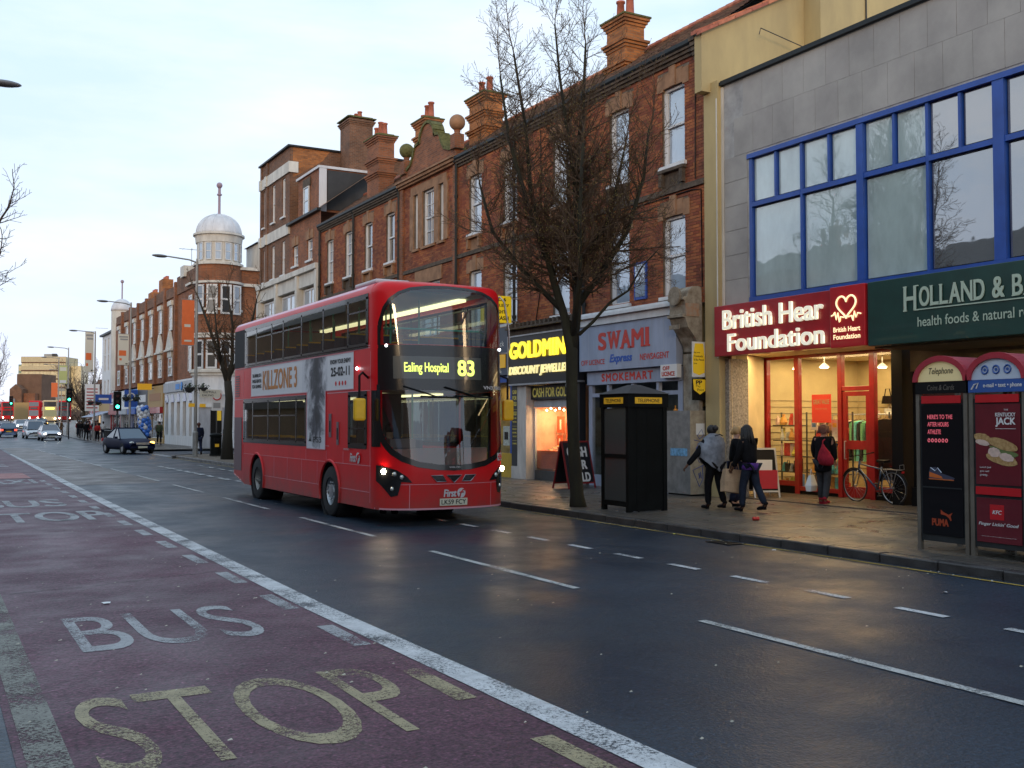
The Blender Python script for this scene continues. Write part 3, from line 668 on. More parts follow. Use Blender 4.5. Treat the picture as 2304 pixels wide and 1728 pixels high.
fbox(mb, FT, 46.51, 55.89, 8.3, 8.94, -.2, .12); fbox(mb, FT, 46.51, 55.89, 4.81, 5.2, -.2, .12); fbox(mb, FT, 46.2, 56.2, 5.2, 8.3, -.35, -.2)
mb.build('white_fascia', 'white_stone', h, world=True)
for (p, q) in ((46.7, 48.9), (49.6, 52.4), (53.1, 55.7)): wall_window(FT, p, q, 5.3, 8.2, h, pane='curtain_glass', nx=2, nz=2, rec=.1, t=.08)
mb = MB(); fbox(mb, FT, 46.2, 51.0, 11.66, 11.78, 0, .2); mb.build('gutter', 'gutter', h, world=True)
mb = MB(); mb.add([(15.7, 46.2, 11.75), (15.7, 51, 11.75), (19.5, 51, 14.6), (19.5, 46.2, 14.6)], [(0, 3, 2, 1)]); mb.build('roof', 'roof_tile', h, world=True)
d = MB().box(16.05, 19.2, 47.1, 50.4, 11.8, 13.85); dm = d.build('dormer', 'brick_wall', h, world=True)
MB().box(15.95, 19.3, 47.0, 50.5, 13.86, 13.98).build('dormer_roof', 'lead', dm, world=True)
MB().box(16.4, 19.2, 47.04, 47.095, 11.9, 13.8).build('cheek', 'dark', dm, world=True)
q = MB(); q.box(16.0, 16.35, 47.0, 47.09, 11.8, 13.85); q.build('dormer_corner', 'lead', dm, world=True)
FD = F_X(16.04); wall_window(FD, 48.55, 49.35, 11.95, 13.3, dm, pane='curtain_glass', nx=1, nz=2, rec=-.05)
MB().box(15.98, 16.03, 48.4, 49.5, 13.32, 13.72).build('lintel', 'stone_dark', dm, world=True)
b = thing('tall_brick_block', 'tall brown brick block with two white stone bands, at the side road corner', 'building', (15.8, 51, 0))
mb = MB(); hl = [(51.75, 52.35, 12.35, 14.35), (53.55, 54.15, 12.35, 14.35), (51.75, 52.35, 9.35, 11.1), (53.55, 54.15, 9.35, 11.1), (55.45, 55.75, 12.35, 14.35), (55.45, 55.75, 9.35, 11.1)]
wall_grid(mb, FT, 51.0, 56.2, 9.2, 15.75, hl, .15)
F5 = F_Y(51.0); mb.prism([(15.81, 11.6), (24, 11.6), (24, 15.75), (15.81, 15.75)], F5, -.3, 0)
mb.box(15.85, 24, 56.0, 56.195, 0, 15.7); mb.build('wall', 'brick_brown', b, world=True)
F5b = F_Y(50.99); mb = MB(); mb.prism([(15.95, 15.75), (17.9, 15.75), (17.5, 15.2), (16.6, 14.6), (15.95, 14.2)], F5b, -.001, .0); mb.build('clean_brick_patch', 'brick_orange', b, world=True)  # low sun on the top of the side wall, put in as orange brick colour
for q in hl:
    sash_window(FT, *q, b, pane='curtain_glass' if q[1] - q[0] > .4 else 'window_dark')
for (z0_, z1_) in ((14.45, 15.0), (11.3, 11.85)):
    mb = MB()
    for (p, q, e_) in ((51.0, 54.75, .09), (54.76, 55.1, .16), (55.11, 55.9, .07), (55.91, 56.2, .14)): fbox(mb, FT, p - (.0), q, z0_, z1_, .0, e_)
    mb.box(15.7, 16.2, 50.9, 50.985, z0_, z1_)
    mb.build('stone_band', 'white_stone', b, world=True)
for (p, q) in ((54.8, 55.1), (55.92, 56.2)): fbox(MB(), FT, p, q, 9.2, 15.75, -.01, .06).build('pilaster', 'brick_brown', b, world=True)
mb = MB(); mb.box(15.65, 24, 50.85, 51.2, 15.752, 15.84); mb.box(15.65, 16.0, 51.21, 56.3, 15.752, 15.84); mb.build('coping', 'gutter', b, world=True)
ch = chimney('c', b, 18.45, 19.7, 49.6, 50.98, 12.5, 17.3, [.35, .35, .35], collars=(.1,), m='brick_brown')
# ground storey behind the bus, plain shopfronts
for k, (p, q, nm, lab, mm) in enumerate([(31.8, 36.7, 'shopfront', 'dark shopfront under the curved gable, behind the bus', 'dark'), (36.75, 41.6, 'shopfront', 'dark green shopfront behind the bus, under the dark sashes', 'gutter'), (41.7, 46.1, 'shopfront', 'grey shopfront behind the rear of the bus', 'grey_paint'), (46.3, 56.0, 'shopfront', 'cream shopfront below the white fascia, hidden by the bus', 'cream_wall')]):
    s = thing(nm, lab, 'shopfront', (15.8, p, 0)); mb = MB(); fbox(mb, FT, p, q, 3.3, 4.5, -.3, .2); fbox(mb, FT, p, p + .4, .1, 3.29, -.3, .1); fbox(mb, FT, q - .4, q, .1, 3.29, -.3, .1); fbox(mb, FT, p + .41, q - .41, .1, .5, -.3, .05); mb.build('surround', mm, s, world=True)
    wall_window(FT, p + .41, q - .41, .5, 3.28, s, nx=3, nz=1, rec=.1)
# ------------------------------------------------------------------ grey panelled building with the blue window band
mat('sign_red', (.36, .008, .014), .35, var=.12, coat=.3)
mat('sign_red2', (.50, .012, .018), .35, var=.1, coat=.3)
mat('sign_green', (.008, .045, .036), .4, var=.2, coat=.2)
mat('lit_white', (.9, .88, .75), .5, emit=(1.0, .93, .72), estr=.36)
mat('lit_cream', (.9, .85, .6), .5, emit=(1.0, .85, .45), estr=.7)
mat('letter_mint', (.42, .52, .42), .5)
mat('red_frame', (.27, .010, .012), .35, var=.25, coat=.3)
mat('slatwall', (.46, .37, .21), .7, var=.08)
mat('ceiling_cream', (.75, .68, .5), .8)
mat('lamp_glow', (1, 1, 1), .5, emit=(1.0, .84, .55), estr=22)
mat('tube_glow', (1, 1, 1), .5, emit=(1.0, .9, .65), estr=5)
mat('timber', (.30, .17, .08), .6, var=.3)
def lamp_area(name, loc, sx, sy, e, col=(1, .70, .34), rot=(0, 0, 0)):
    d = bpy.data.lights.new(name, 'AREA'); d.shape = 'RECTANGLE'; d.size = sx; d.size_y = sy; d.energy = e; d.color = col
    o = bpy.data.objects.new(name, d); COL.objects.link(o); o.location = loc; o.rotation_euler = rot; return o
FG_ = F_X(15.9)
b = thing('shop_building', 'grey panelled two storey shop building with a blue framed window band', 'building', (15.9, 4, 0))
mb = MB(); wall_grid(mb, FG_, 2.0, 18.35, 4.42, 9.58, [(2.6, 17.45, 4.48, 7.80)], .25, 1); mb.box(15.92, 24, 2.0, 18.35, 9.4, 9.5); mb.box(16.15, 16.2, 2.0, 17.45, 4.48, 7.8)
mb.build('wall', ['grey_panel', 'panel_joint'], b, world=True)
random.seed(3); zs = [7.86, 8.72, 9.56]
pn = None
for (za, zb) in zip(zs, zs[1:]):
    off = 0 if za < 8 else .3; y = 17.95 - off
    while y > 3.0:
        m_ = MB(); fbox(m_, FG_, y - .617, y - .003, za + .002, zb - .002, .001, .012 + random.uniform(0, .0015)); m_.build('panel', 'grey_panel', b, world=True); y -= .62
for k in range(6):
    za = 4.5 + .56 * k; m_ = MB(); fbox(m_, FG_, 17.53, 18.28, za + .003, za + .553, .001, .013 + random.uniform(0, .004)); m_.build('panel', 'grey_panel', b, world=True)
m_ = MB(); fbox(m_, FG_, 2, 18.42, 9.585, 9.66, -.1, .10); fbox(m_, FG_, 2, 18.42, 9.665, 9.70, -.1, .06); m_.build('parapet_edge', 'gutter', b, world=True)
m_ = MB(); fbox(m_, FG_, 18.30, 18.36, 4.5, 9.55, 0, .04); m_.tube([FG_(18.40, 3.3, .12), FG_(18.40, 9.3, .12)], .03, 6); m_.build('edge_trim', 'white_stone', b, world=True)
wb = MB()
V = [(17.30, 17.47), (15.80, 16.02), (14.22, 14.34), (12.58, 12.76), (11.05, 11.38), (9.5, 9.62), (7.9, 8.1), (6.3, 6.42), (4.8, 5.0)]
fbox(wb, FG_, 4.0, 17.47, 4.44, 4.60, -.12, .03); fbox(wb, FG_, 4.0, 17.5, 7.70, 7.80, -.12, .05)
wb2 = [(16.02, 17.30, 16.65), (14.34, 15.80, 0), (12.76, 14.22, 0), (11.38, 12.58, 0), (9.62, 11.05, 0), (8.1, 9.5, 0), (6.42, 7.9, 0), (5.0, 6.3, 0)]
V = [(17.38, 17.465), (15.86, 15.92), (14.22, 14.39), (12.71, 12.77), (11.16, 11.38), (9.66, 9.72), (8.08, 8.27), (6.61, 6.67), (5.0, 5.2)]
for (p, q) in V: fbox(wb, FG_, p, q, 4.602, 7.698, -.12, .03 if q - p > .12 else .01)
bays = [(q2, p1) for (p1, q1), (p2, q2) in zip(V, V[1:])]
for (p, q) in bays: fbox(wb, FG_, p, q, 6.61, 6.71, -.11, .015)
wnd = wb.build('window_band', 'blue_paint', b, world=True)
for i, (p, q) in enumerate(bays):
    lo = MB(); fbox(lo, FG_, p + .03, q - .03, 4.63, 6.57, -.07, -.06)
    mt = 'film_glass' if i < 3 else 'dark_film'
    lo.build('pane', mt, wnd, world=True); c = (p + q) / 2
    v = MB(); fbox(v, FG_, c - .028, c + .028, 6.711, 7.697, -.1, .01) if q - p > .5 else None
    if v.v: v.build('mullion', 'blue_paint', wnd, world=True)
    for (r, s) in (((p, c - .035), (c + .035, q)) if q - p > .5 else ((p, q),)):
        f = MB(); fbox(f, FG_, r + .02, s - .02, 6.745, 7.685, -.07, -.06); f.build('pane', mt, wnd, world=True)
m_ = MB(); m_.box(15.99, 16.14, 14.32, 14.7, 4.6, 7.7); m_.build('pebble_pier_inside', 'grey_panel', b, world=True)
# pebbledash pillar and shop entrance zone
m_ = MB(); m_.box(15.93, 16.5, 18.22, 18.90, .12, 3.28); m_.box(15.93, 16.5, 18.901, 19.05, .12, 4.2); m_.build('pebbledash_pillar', 'pebbledash', b, world=True); MB().box(15.95, 16.6, 18.86, 19.9, 2.2, 4.75).build('pier_back', 'cream_render', b, world=True)
m_ = MB(); m_.prism([(16.0, 18.3), (16.0, 18.21), (18.1, 19.42), (18.1, 19.52)], lambda u, v, d: (u, v, d), .12, 3.42); m_.build('lobby_side_wall', 'cream_wall', b, world=True)
m_ = MB(); m_.box(15.8, 18.4, 14.95, 19.5, 3.43, 3.5); m_.build('lobby_ceiling', 'cream_wall', b, world=True)
# charity shop sign
FS = F_X(15.62)
s = thing('shop_sign', 'red charity shop sign with glowing white letters and heart logo', 'sign', (15.62, 13.98, 3.3))
m_ = MB(); fbox(m_, FS, 14.86, 18.36, 3.32, 4.46, -.28, 0); m_.build('panel', 'sign_red', s, world=True, bevel=.01)
m_ = MB(); fbox(m_, FS, 13.98, 14.855, 3.30, 4.50, -.28, .02); m_.build('logo_panel', 'sign_red2', s, world=True, bevel=.01)
FSr = lambda u, z, d=0: FS(18.36 - u, z, d)
lt = MB(); put_text(lt, 'British Hear', FSr, .34, 3.34, 3.90, 4.34, .01, bold=.02, thick=.05); put_text(lt, 'Foundation', FSr, .50, 3.36, 3.40, 3.80, .01, bold=.02, thick=.05); lt.build('lettering', 'lit_white', s, world=True)
lt = MB(); put_text(lt, 'British Heart', FSr, 3.60, 4.28, 3.60, 3.70, .03, bold=.03); put_text(lt, 'Foundation', FSr, 3.60, 4.28, 3.455, 3.555, .03, bold=.03); lt.build('small_lettering', 'lit_cream', s, world=True)
hp = []
for k in range(0, 41):
    t = R(180) - R(360) * k / 40 * .955 + R(8) - R(8)
    t = math.pi + (k / 40 - .5) * 2 * math.pi * .94
    x = 16 * math.sin(t + math.pi) ** 3; y = 13 * math.cos(t + math.pi) - 5 * math.cos(2 * (t + math.pi)) - 2 * math.cos(3 * (t + math.pi)) - math.cos(4 * (t + math.pi))
    hp.append((3.94 + x * .0155, 4.11 + y * .0155))
hp = sorted_ = hp
pre = [(3.56, 3.93), (3.62, 3.95), (3.65, 4.0), (3.69, 3.85), (3.73, 3.98), (3.77, 3.80), (3.80, 3.90), (3.88, 3.88)]
post = [(4.00, 3.88), (4.08, 3.90), (4.11, 3.80), (4.15, 3.98), (4.19, 3.86), (4.23, 3.94), (4.31, 3.92)]
lg = MB(); lg.tube([FSr(u, z, .04) for u, z in pre[:]], .016, 5); lg.tube([FSr(u, z, .04) for u, z in hp], .02, 5); lg.tube([FSr(u, z, .04) for u, z in post], .016, 5); lg.build('heart_logo', 'lit_cream', s, world=True)
# health food sign
s = thing('shop_sign', 'dark green health food shop sign with pale serif letters', 'sign', (15.62, 13.9, 3.3))
m_ = MB(); fbox(m_, FS, 5.5, 13.92, 3.28, 4.50, -.28, .0); m_.build('panel', 'sign_green', s, world=True, bevel=.01)
FSh = lambda u, z, d=0: FS(13.92 - u, z, d)
lt = MB()
def serif(mb, txt, F, u, z, h, d=.01):
    """block capitals with slab serifs, built letter by letter"""
    for ch in txt:
        if ch == ' ': u += h * .35; continue
        wd = h * {'&': .85, 'I': .35, 'H': .82, 'N': .84, 'A': .84, 'O': .82, 'L': .66, 'D': .78, 'B': .70, 'R': .76, 'E': .66, 'T': .7}.get(ch, .7)
        wd *= .745; put_text(mb, ch, F, u, u + wd, z, z + h, d, bold=.02, thick=.015)
        if ch in 'HNLIRBTA':
            t = h * .045
            feet = {'H': (0, .82), 'N': (0, .84), 'A': (0, .84), 'L': (.0,), 'R': (0, .76), 'I': (.17,), 'B': (0,), 'T': (.35,)}[ch]
            for q in feet: fbox(mb, F, u + q * h * .69 - h * .03, u + q * h * .69 + h * .14, z - .001, z + t, d, d + .016)
            if ch in 'HNLI':
                for q in ((0, .82) if ch == 'H' else (0,)): fbox(mb, F, u + q * h * .69 - h * .03, u + q * h * .69 + h * .14, z + h - t, z + h, d, d + .016)
        u += wd + h * .055
    return u
serif(lt, 'H', FSh, .86, 3.86, .46); ue = serif(lt, 'OLLAND & B', FSh, 1.20, 3.92, .36); serif(lt, 'ARRETT', FSh, ue, 3.92, .36); fbox(lt, FSh, 1.18, 6.2, 3.862, 3.882, .01, .02)
put_text(lt, 'health foods & natural remedies', FSh, 1.15, 3.95, 3.56, 3.74, .01, bold=.01)
lt.build('lettering', 'letter_mint', s, world=True)
# ------------------------------------------------------------------ charity shopfront (set back in a lobby)
XF = 18.2; FB = F_X(XF)
s = thing('shopfront', 'red framed glass shopfront of the charity shop, brightly lit inside', 'shopfront', (XF, 15, 0))
m_ = MB()
for (p, q) in ((19.36, 19.50), (18.30, 18.44), (16.96, 17.08), (16.02, 16.16), (15.0, 15.08)): fbox(m_, FB, p, q, .12, 3.42, -.06, .06)
for (p, q, z0_, z1_) in ((18.44, 19.36, .30, .42), (17.08, 18.30, .20, .30), (15.08, 16.02, .30, .42), (15.08, 19.5, 3.36, 3.43), (16.16, 16.96, 2.54, 2.64)): fbox(m_, FB, p, q, z0_, z1_, -.05, .05)
m_.build('frame', 'red_frame', s, world=True, bevel=.006)
for (p, q, z0_) in ((18.44, 19.36, .295), (15.08, 16.02, .295), (17.08, 18.3, .195)): fbox(MB(), FB, p, q, .12, z0_, -.04, .03).build('plinth', 'black', s, world=True)
for (p, q, z0_, z1_) in ((18.44, 19.36, .42, 3.36), (17.08, 18.30, .30, 3.36), (15.08, 16.02, .42, 3.36), (16.16, 16.96, 2.64, 3.36)):
    g_ = MB(); fbox(g_, FB, p, q, z0_, z1_, -.006, .0); g_.build('pane', 'shop_glass', s, world=True)
m_ = MB()
for (p, q, z0_, z1_) in ((16.18, 16.28, .14, 2.52), (16.84, 16.94, .14, 2.52), (16.28, 16.84, 2.42, 2.52), (16.28, 16.84, 1.22, 1.42), (16.28, 16.84, .14, .38)): fbox(m_, FB, p, q, z0_, z1_, -.03, .03)
dr = m_.build('door', 'red_frame', s, world=True)
for (z0_, z1_) in ((.38, 1.22), (1.42, 2.42)): g_ = MB(); fbox(g_, FB, 16.28, 16.84, z0_, z1_, -.005, 0); g_.build('pane', 'shop_glass', dr, world=True)
m_ = MB(); m_.tube([FB(16.86, 1.0, .03), FB(16.86, 1.0, .08), FB(16.86, 1.4, .08), FB(16.86, 1.4, .03)], .012, 6); m_.build('handle', 'steel', dr, world=True)
# interior
s = thing('shop_interior', 'cream slatwall interior of the charity shop behind its glass', 'shop interior', (18.3, 15, 0))
m_ = MB(); m_.box(21.6, 21.7, 13.6, 20.2, .12, 3.5); m_.box(18.3, 21.7, 19.62, 19.7, .12, 3.5); m_.box(18.3, 21.7, 13.5, 13.6, .12, 3.5); m_.build('slatwall', 'slatwall', s, world=True)
m_ = MB(); m_.box(18.28, 21.7, 13.6, 19.65, 3.45, 3.52); m_.build('ceiling', 'ceiling_cream', s, world=True)
m_ = MB(); m_.box(18.28, 21.7, 13.6, 19.65, .06, .13); m_.build('floor', 'timber', s, world=True)
m_ = MB()
for k in range(13): m_.box(21.585, 21.599, 13.6, 19.6, .45 + .16 * k, .458 + .16 * k); m_.box(18.4, 21.6, 19.605, 19.619, .45 + .16 * k, .458 + .16 * k)
m_.build('slat_grooves', 'stone_dark', s, world=True)
for k, (x, y) in enumerate([(18.75, 18.95), (18.75, 18.05), (18.9, 15.6), (20, 17.4), (20.6, 16)]):
    l_ = thing('ceiling_lamp', ['dish lamp behind the left shop window pane', 'dish lamp behind the second shop window pane', 'dish lamp behind the window right of the shop door', 'dish lamp deep in the shop over the clothes', 'dish lamp at the back of the shop, right side'][k], 'lamp', (x, y, 3.45), group='dish lamps on the shop ceiling')
    MB().tube([(0, 0, 0), (0, 0, -.22)], .015, 6).build('stem', 'steel', l_)
    MB().lathe([(.02, -.2), (.05, -.22), (.13, -.30), (.135, -.305)], n=18).build('shade', 'steel', l_, smooth=True)
    MB().lathe([(.0, -.325), (.08, -.32), (.11, -.30)], n=16).build('bulb', 'lamp_glow', l_)
l_ = thing('spotlight', 'very bright bare spotlight near the right end of the charity shop window', 'lamp', (18.7, 15.32, 3.3)); MB().ball((0, 0, 0), .07, 12).build('bulb', mat('hot_glow', (1, 1, 1), emit=(1, .93, .8), estr=40), l_); MB().tube([(0, 0, .05), (0, 0, .17)], .02, 6).build('stem', 'steel', l_)
lamp_area('shop_light', (20.0, 16.8, 3.40), 2.6, 4.6, 170); lamp_area('window_light', (18.85, 17.2, 3.40), .7, 4.2, 95); lamp_area('window_light', (17.2, 17.0, 3.41), .6, 3.4, 70)
lamp_area('shop_light', (16.9, 11.0, 3.2), .5, 3.5, 22)
random.seed(8)
GC = [('red', (0.75, 0.04, 0.04)), ('white', (0.85, 0.85, 0.85)), ('blue', (0.12, 0.30, 0.68)), ('yellow', (0.85, 0.72, 0.12)), ('brown', (0.38, 0.18, 0.09)), ('green', (0.15, 0.42, 0.22)), ('pale pink', (0.85, 0.60, 0.57)), ('black', (.012, .012, .014)), ('orange', (0.85, 0.38, 0.08)), ('grey', (0.52, 0.52, 0.54)), ('teal', (0.12, 0.49, 0.49))]
for n_, c_ in GC: mat('goods_' + n_.replace(' ', '_'), c_, .6, var=.35, vscale=14)
ORD = ['first', 'second', 'third', 'fourth', 'fifth', 'sixth', 'seventh', 'eighth', 'ninth', 'tenth', 'eleventh', 'twelfth', 'thirteenth', 'fourteenth', 'fifteenth', 'sixteenth', 'seventeenth', 'eighteenth', 'nineteenth', 'twentieth', 'twenty-first', 'twenty-second', 'twenty-third', 'twenty-fourth']
shn = {0.24: 'floor', 0.8: 'low', 0.62: 'lowest', 1.0: 'second lowest', 1.38: 'middle', 1.75: 'top', }
USED = {}
def shelf_unit(x, y0, y1, lab, lev=(.62, 1.0, 1.38, 1.75)):
    t = thing('shelf_unit', lab, 'shelves', (x, y0, .12)); 
    for z in lev: MB().box(0, .3, 0, y1 - y0, z - .13, z - .11).build('shelf', 'dark_metal', t)
    m_ = MB(); 
    for yy in (0, y1 - y0 - .03): m_.box(.27, .30, yy, yy + .03, 0, 1.95)
    m_.build('upright', 'dark_metal', t)
def goods(x, y0, y1, levels, where, dens=1.0):
    for z in levels:
        y = y0
        while y < y1 - .1:
            wd = random.uniform(.07, .24); hh = random.uniform(.17, .33); n_, c_ = random.choice(GC + GC[:2] + [GC[8]] * 2); kind = random.choice(['book', 'box', 'ornament', 'book', 'bag'])
            if y + wd > y1: break
            xx = x + random.uniform(.02, .1); lv = shn.get(z, 'upper')
            if kind == 'ornament': m_ = MB().lathe([(wd * .3, 0), (wd * .42, hh * .25), (wd * .25, hh * .6), (wd * .14, hh * .8), (wd * .2, hh)], (0, wd / 2, 0), 10)
            elif kind == 'bag': m_ = MB().cbox((.07, wd / 2, hh * .36), (.1, wd, hh * .72)).tube([(.07, wd * .2, hh * .7), (.07, wd * .3, hh * .98), (.07, wd * .7, hh * .98), (.07, wd * .8, hh * .7)], .008, 5)
            elif kind == 'book': m_ = MB().cbox((.05, wd / 2, hh / 2), (.03, wd, hh), 0, 0).xf(lambda p: (p[0] + p[2] * .25, p[1], p[2])); m_.cbox((.03, wd / 2, hh * .55), (.004, wd * .6, hh * .3))
            else: m_ = MB().cbox((.08, wd / 2, hh / 2), (.12, wd, hh)); m_.cbox((.017, wd / 2, hh * .6), (.004, wd * .5, hh * .35))
            o = m_.build('shop_' + kind, 'goods_' + n_.replace(' ', '_')); o.location = (xx, y, z + .012)
            lab_ = f'{n_} {kind} on the {lv} shelf {where}'; USED[lab_] = USED.get(lab_, 0) + 1; tag(o, lab_ if USED[lab_] == 1 else lab_ + f', {ORD[USED[lab_] - 1]} from the right', kind, 'goods on the shop shelves'); y += wd + random.uniform(.01, .08) / dens
shelf_unit(18.30, 18.46, 19.34, 'shelf rack of bric-a-brac behind the left window pane'); goods(18.28, 18.47, 19.33, (.24, .62, 1.0, 1.38, 1.75), 'behind the left pane', 6); goods(18.45, 17.14, 18.28, (.24,), 'low behind the second pane', 2); goods(18.45, 15.12, 16.0, (.24, .8), 'low in the right window', 2)
shelf_unit(18.38, 17.10, 18.28, 'shelf rack of books behind the second window pane', (.62, 1.0, 1.38)); goods(18.36, 17.12, 18.27, (.62, 1.0, 1.38), 'behind the second pane', 6)
shelf_unit(19.4, 16.2, 16.95, 'book rack seen through the glass door', (.62, 1.0, 1.38)); goods(19.4, 16.22, 17.2, (.62, 1.0, 1.38), 'behind the glass door', 4)
rng = random.Random(5)
for k in range(34):
    n_, c_ = rng.choice(GC); y = 13.8 + .62 * (k % 9) + rng.uniform(0, .2); z = 1.2 + .37 * (k // 9) + rng.uniform(0, .1); ww, hh = rng.uniform(.12, .35), rng.uniform(.15, .4); o = MB().box(-.08, 0, 0, ww, 0, hh).box(-.085, -.081, ww * .2, ww * .8, hh * .2, hh * .6, 1).tube([(-.04, ww * .3, hh), (-.04, ww * .5, hh + .12), (-.04, ww * .7, hh)], .008, 4).build('wall_bag', ['goods_' + n_.replace(' ', '_'), 'paper']); o.location = (21.55, y, z); tag(o, f'{n_} bag on the back wall, {ORD[k // 9]} row up and {ORD[k % 9]} from the right', 'bag', 'bags hung on the back wall')
def garment(x, y, z, c, lab, hw=.24, ln=1.0):
    """hanging garment: hanger hook, shoulders, sleeves, body; seen nearly edge on"""
    t = thing('hanging_garment', lab, 'garment', (x, y, z), R(random.uniform(-18, 18)), 'clothes hanging on the shop rail')
    m_ = MB(); sec = [(0, .05), (.05, .30 * hw / .24), (.2, .27 * hw / .24), (ln * .6, .24), (ln, .27)]; vs = []
    for (d_, w_) in sec:
        for sx in (-1, 1): vs += [(sx * w_, -.035, -.12 - d_), (sx * w_, .035, -.12 - d_)]
    for i in range(len(sec) - 1):
        o = 4 * i; m_.add(vs[o:o + 8], [(0, 4, 5, 1), (2, 3, 7, 6), (0, 2, 6, 4), (1, 5, 7, 3)])
    m_.box(-.36, -.25, -.03, .03, -.62, -.2); m_.box(.25, .36, -.03, .03, -.62, -.2); m_.build('cloth', c, t)
    MB().tube([(0, 0, 0), (.02, 0, .02), (0, 0, .04), (-.02, 0, 0), (0, 0, -.08)], .006, 4).tube([(-.22, 0, -.17), (0, 0, -.09), (.22, 0, -.17)], .008, 4).build('hanger', 'timber', t); return t
rl = thing('clothes_rail', 'clothes rail running behind the window right of the door', 'clothes rail', (19.2, 15.1, .12)); MB().tube([(0, 0, 1.95), (0, 1.1, 1.95)], .018, 8).tube([(0, 0, 0), (0, 0, 1.95)], .018, 8).tube([(0, 1.1, 0), (0, 1.1, 1.95)], .018, 8).build('rail', 'steel', rl)
for k in range(13):
    n_, c_ = random.choice(GC + [GC[7]] * 5 + [GC[9]] * 2); garment(19.2, 15.16 + .075 * k, 2.05, 'goods_' + n_.replace(' ', '_'), f'{n_} garment, {ORD[k]} from the right on the rail right of the shop door')
for k in range(3): g_ = garment(18.48 + .05 * k, 15.55 + .27 * k, 2.02, 'goods_black', f'long black coat, {ORD[k]} from the right in the window beside the door', .26, 1.35); g_.rotation_euler = (0, 0, R(82 + 9 * k))
rl = thing('clothes_rail', 'clothes rail deeper in the shop behind the poster', 'clothes rail', (20.0, 16.6, .12)); MB().tube([(0, 0, 1.9), (0, 2.4, 1.9)], .018, 8).tube([(0, 0, 0), (0, 0, 1.9)], .018, 8).tube([(0, 2.4, 0), (0, 2.4, 1.9)], .018, 8).build('rail', 'steel', rl)
for k in range(20):
    n_, c_ = random.choice(GC + [GC[7]] * 4 + [GC[4]] * 2); garment(20.0, 16.66 + .12 * k, 2.0, 'goods_' + n_.replace(' ', '_'), f'{n_} garment, {ORD[k]} from the right on the far rail of the charity shop')
hg = thing('handbag', 'black handbag hanging on the slatwall above the poster', 'handbag', (21.5, 18.5, 2.3)); MB().add([(0, -.16, 0), (0, .16, 0), (0, .12, .2), (0, -.12, .2), (-.1, -.16, 0), (-.1, .16, 0), (-.1, .12, .2), (-.1, -.12, .2)], [(0, 1, 2, 3), (4, 7, 6, 5), (0, 4, 5, 1), (1, 5, 6, 2), (2, 6, 7, 3), (3, 7, 4, 0)]).build('body', 'black', hg); MB().tube([(-.05, -.1, .2), (-.05, -.06, .38), (-.05, .06, .38), (-.05, .1, .2)], .014, 6).build('strap', 'black', hg)
FP = F_X(18.24); ps = thing('poster', 'red GREAT VALUE poster inside the charity shop window', 'poster', (18.26, 17.4, 2.0))
m_ = MB(); fbox(m_, FP, 17.37, 17.97, 1.82, 2.48, -.012, -.006); m_.build('sheet', mat('poster_red', (.75, .03, .02), .6, emit=(.6, .02, .01), estr=.12), ps, world=True)
m_ = MB(); FPr = lambda u, z, d=0: FP(17.97 - u, z, d); put_text(m_, 'GREAT VALUE', FPr, .05, .55, 2.25, 2.36, .0, bold=.01); put_text(m_, 'from our shop', FPr, .12, .48, 2.12, 2.16, .0); m_.build('lettering', 'slatwall', ps, world=True)
for k, (y, n_) in enumerate([(17.55, 'yellow and white'), (17.95, 'green and white'), (18.2, 'white')]):
    o = MB().cbox((0, 0, .12), (.02, .2, .24)).cbox((-.012, 0, .12), (.004, .12, .1), 1).build('card', ['paper', ['goods_yellow', 'goods_green', 'goods_blue'][k]]); o.location = (18.45, y - .1, 1.62 + .02); tag(o, f'{n_} card standing under the red poster', 'card', 'cards under the poster')
sg_ = thing('wall_sign', 'dark wall sign high inside the charity shop, right of the door', 'sign', (21.5, 14.5, 2.9)); MB().box(-.02, .02, -.1, 1.2, -.16, .16).build('board', 'dark_metal', sg_); m_ = MB(); put_text(m_, 'heart foundation shop', lambda u, z, d=0: (-.03 - d, 1.15 - u, z), .1, .95, -.05, .05, 0); m_.build('lettering', 'paper', sg_)
# dark recess of the health food shop
s = thing('shopfront', 'dark shopfront of the health food shop behind the telephone boxes', 'shopfront', (16.5, 5, 0))
m_ = MB(); m_.box(17.5, 18.3, 14.72, 15.0, .12, 3.4); m_.box(17.6, 17.7, 5, 14.6, .12, .5); m_.build('pier', 'black', s, world=True)
FH = F_X(17.6); wall_window(FH, 5.0, 14.58, .5, 2.85, s, fm='black', nx=4, nz=1)
m_ = MB(); fbox(m_, FH, 5, 14.58, 2.87, 3.35, -.1, .02); m_.build('fascia_panel', mat('dim_wood', (.16, .12, .06), .6, var=.3), s, world=True)
m_ = MB(); fbox(m_, FH, 9.2, 11.9, 2.75, 3.25, .03, .06); m_.build('red_border', 'sign_red2', s, world=True); m_ = MB(); fbox(m_, FH, 9.25, 11.85, 2.8, 3.2, .061, .07); m_.build('display_board', mat('board_green', (.06, .07, .03), .6, var=.6, vscale=9), s, world=True)
MB().box(15.9, 17.7, 5, 14.0, 3.25, 3.3).build('soffit', 'dim_wood', s, world=True)
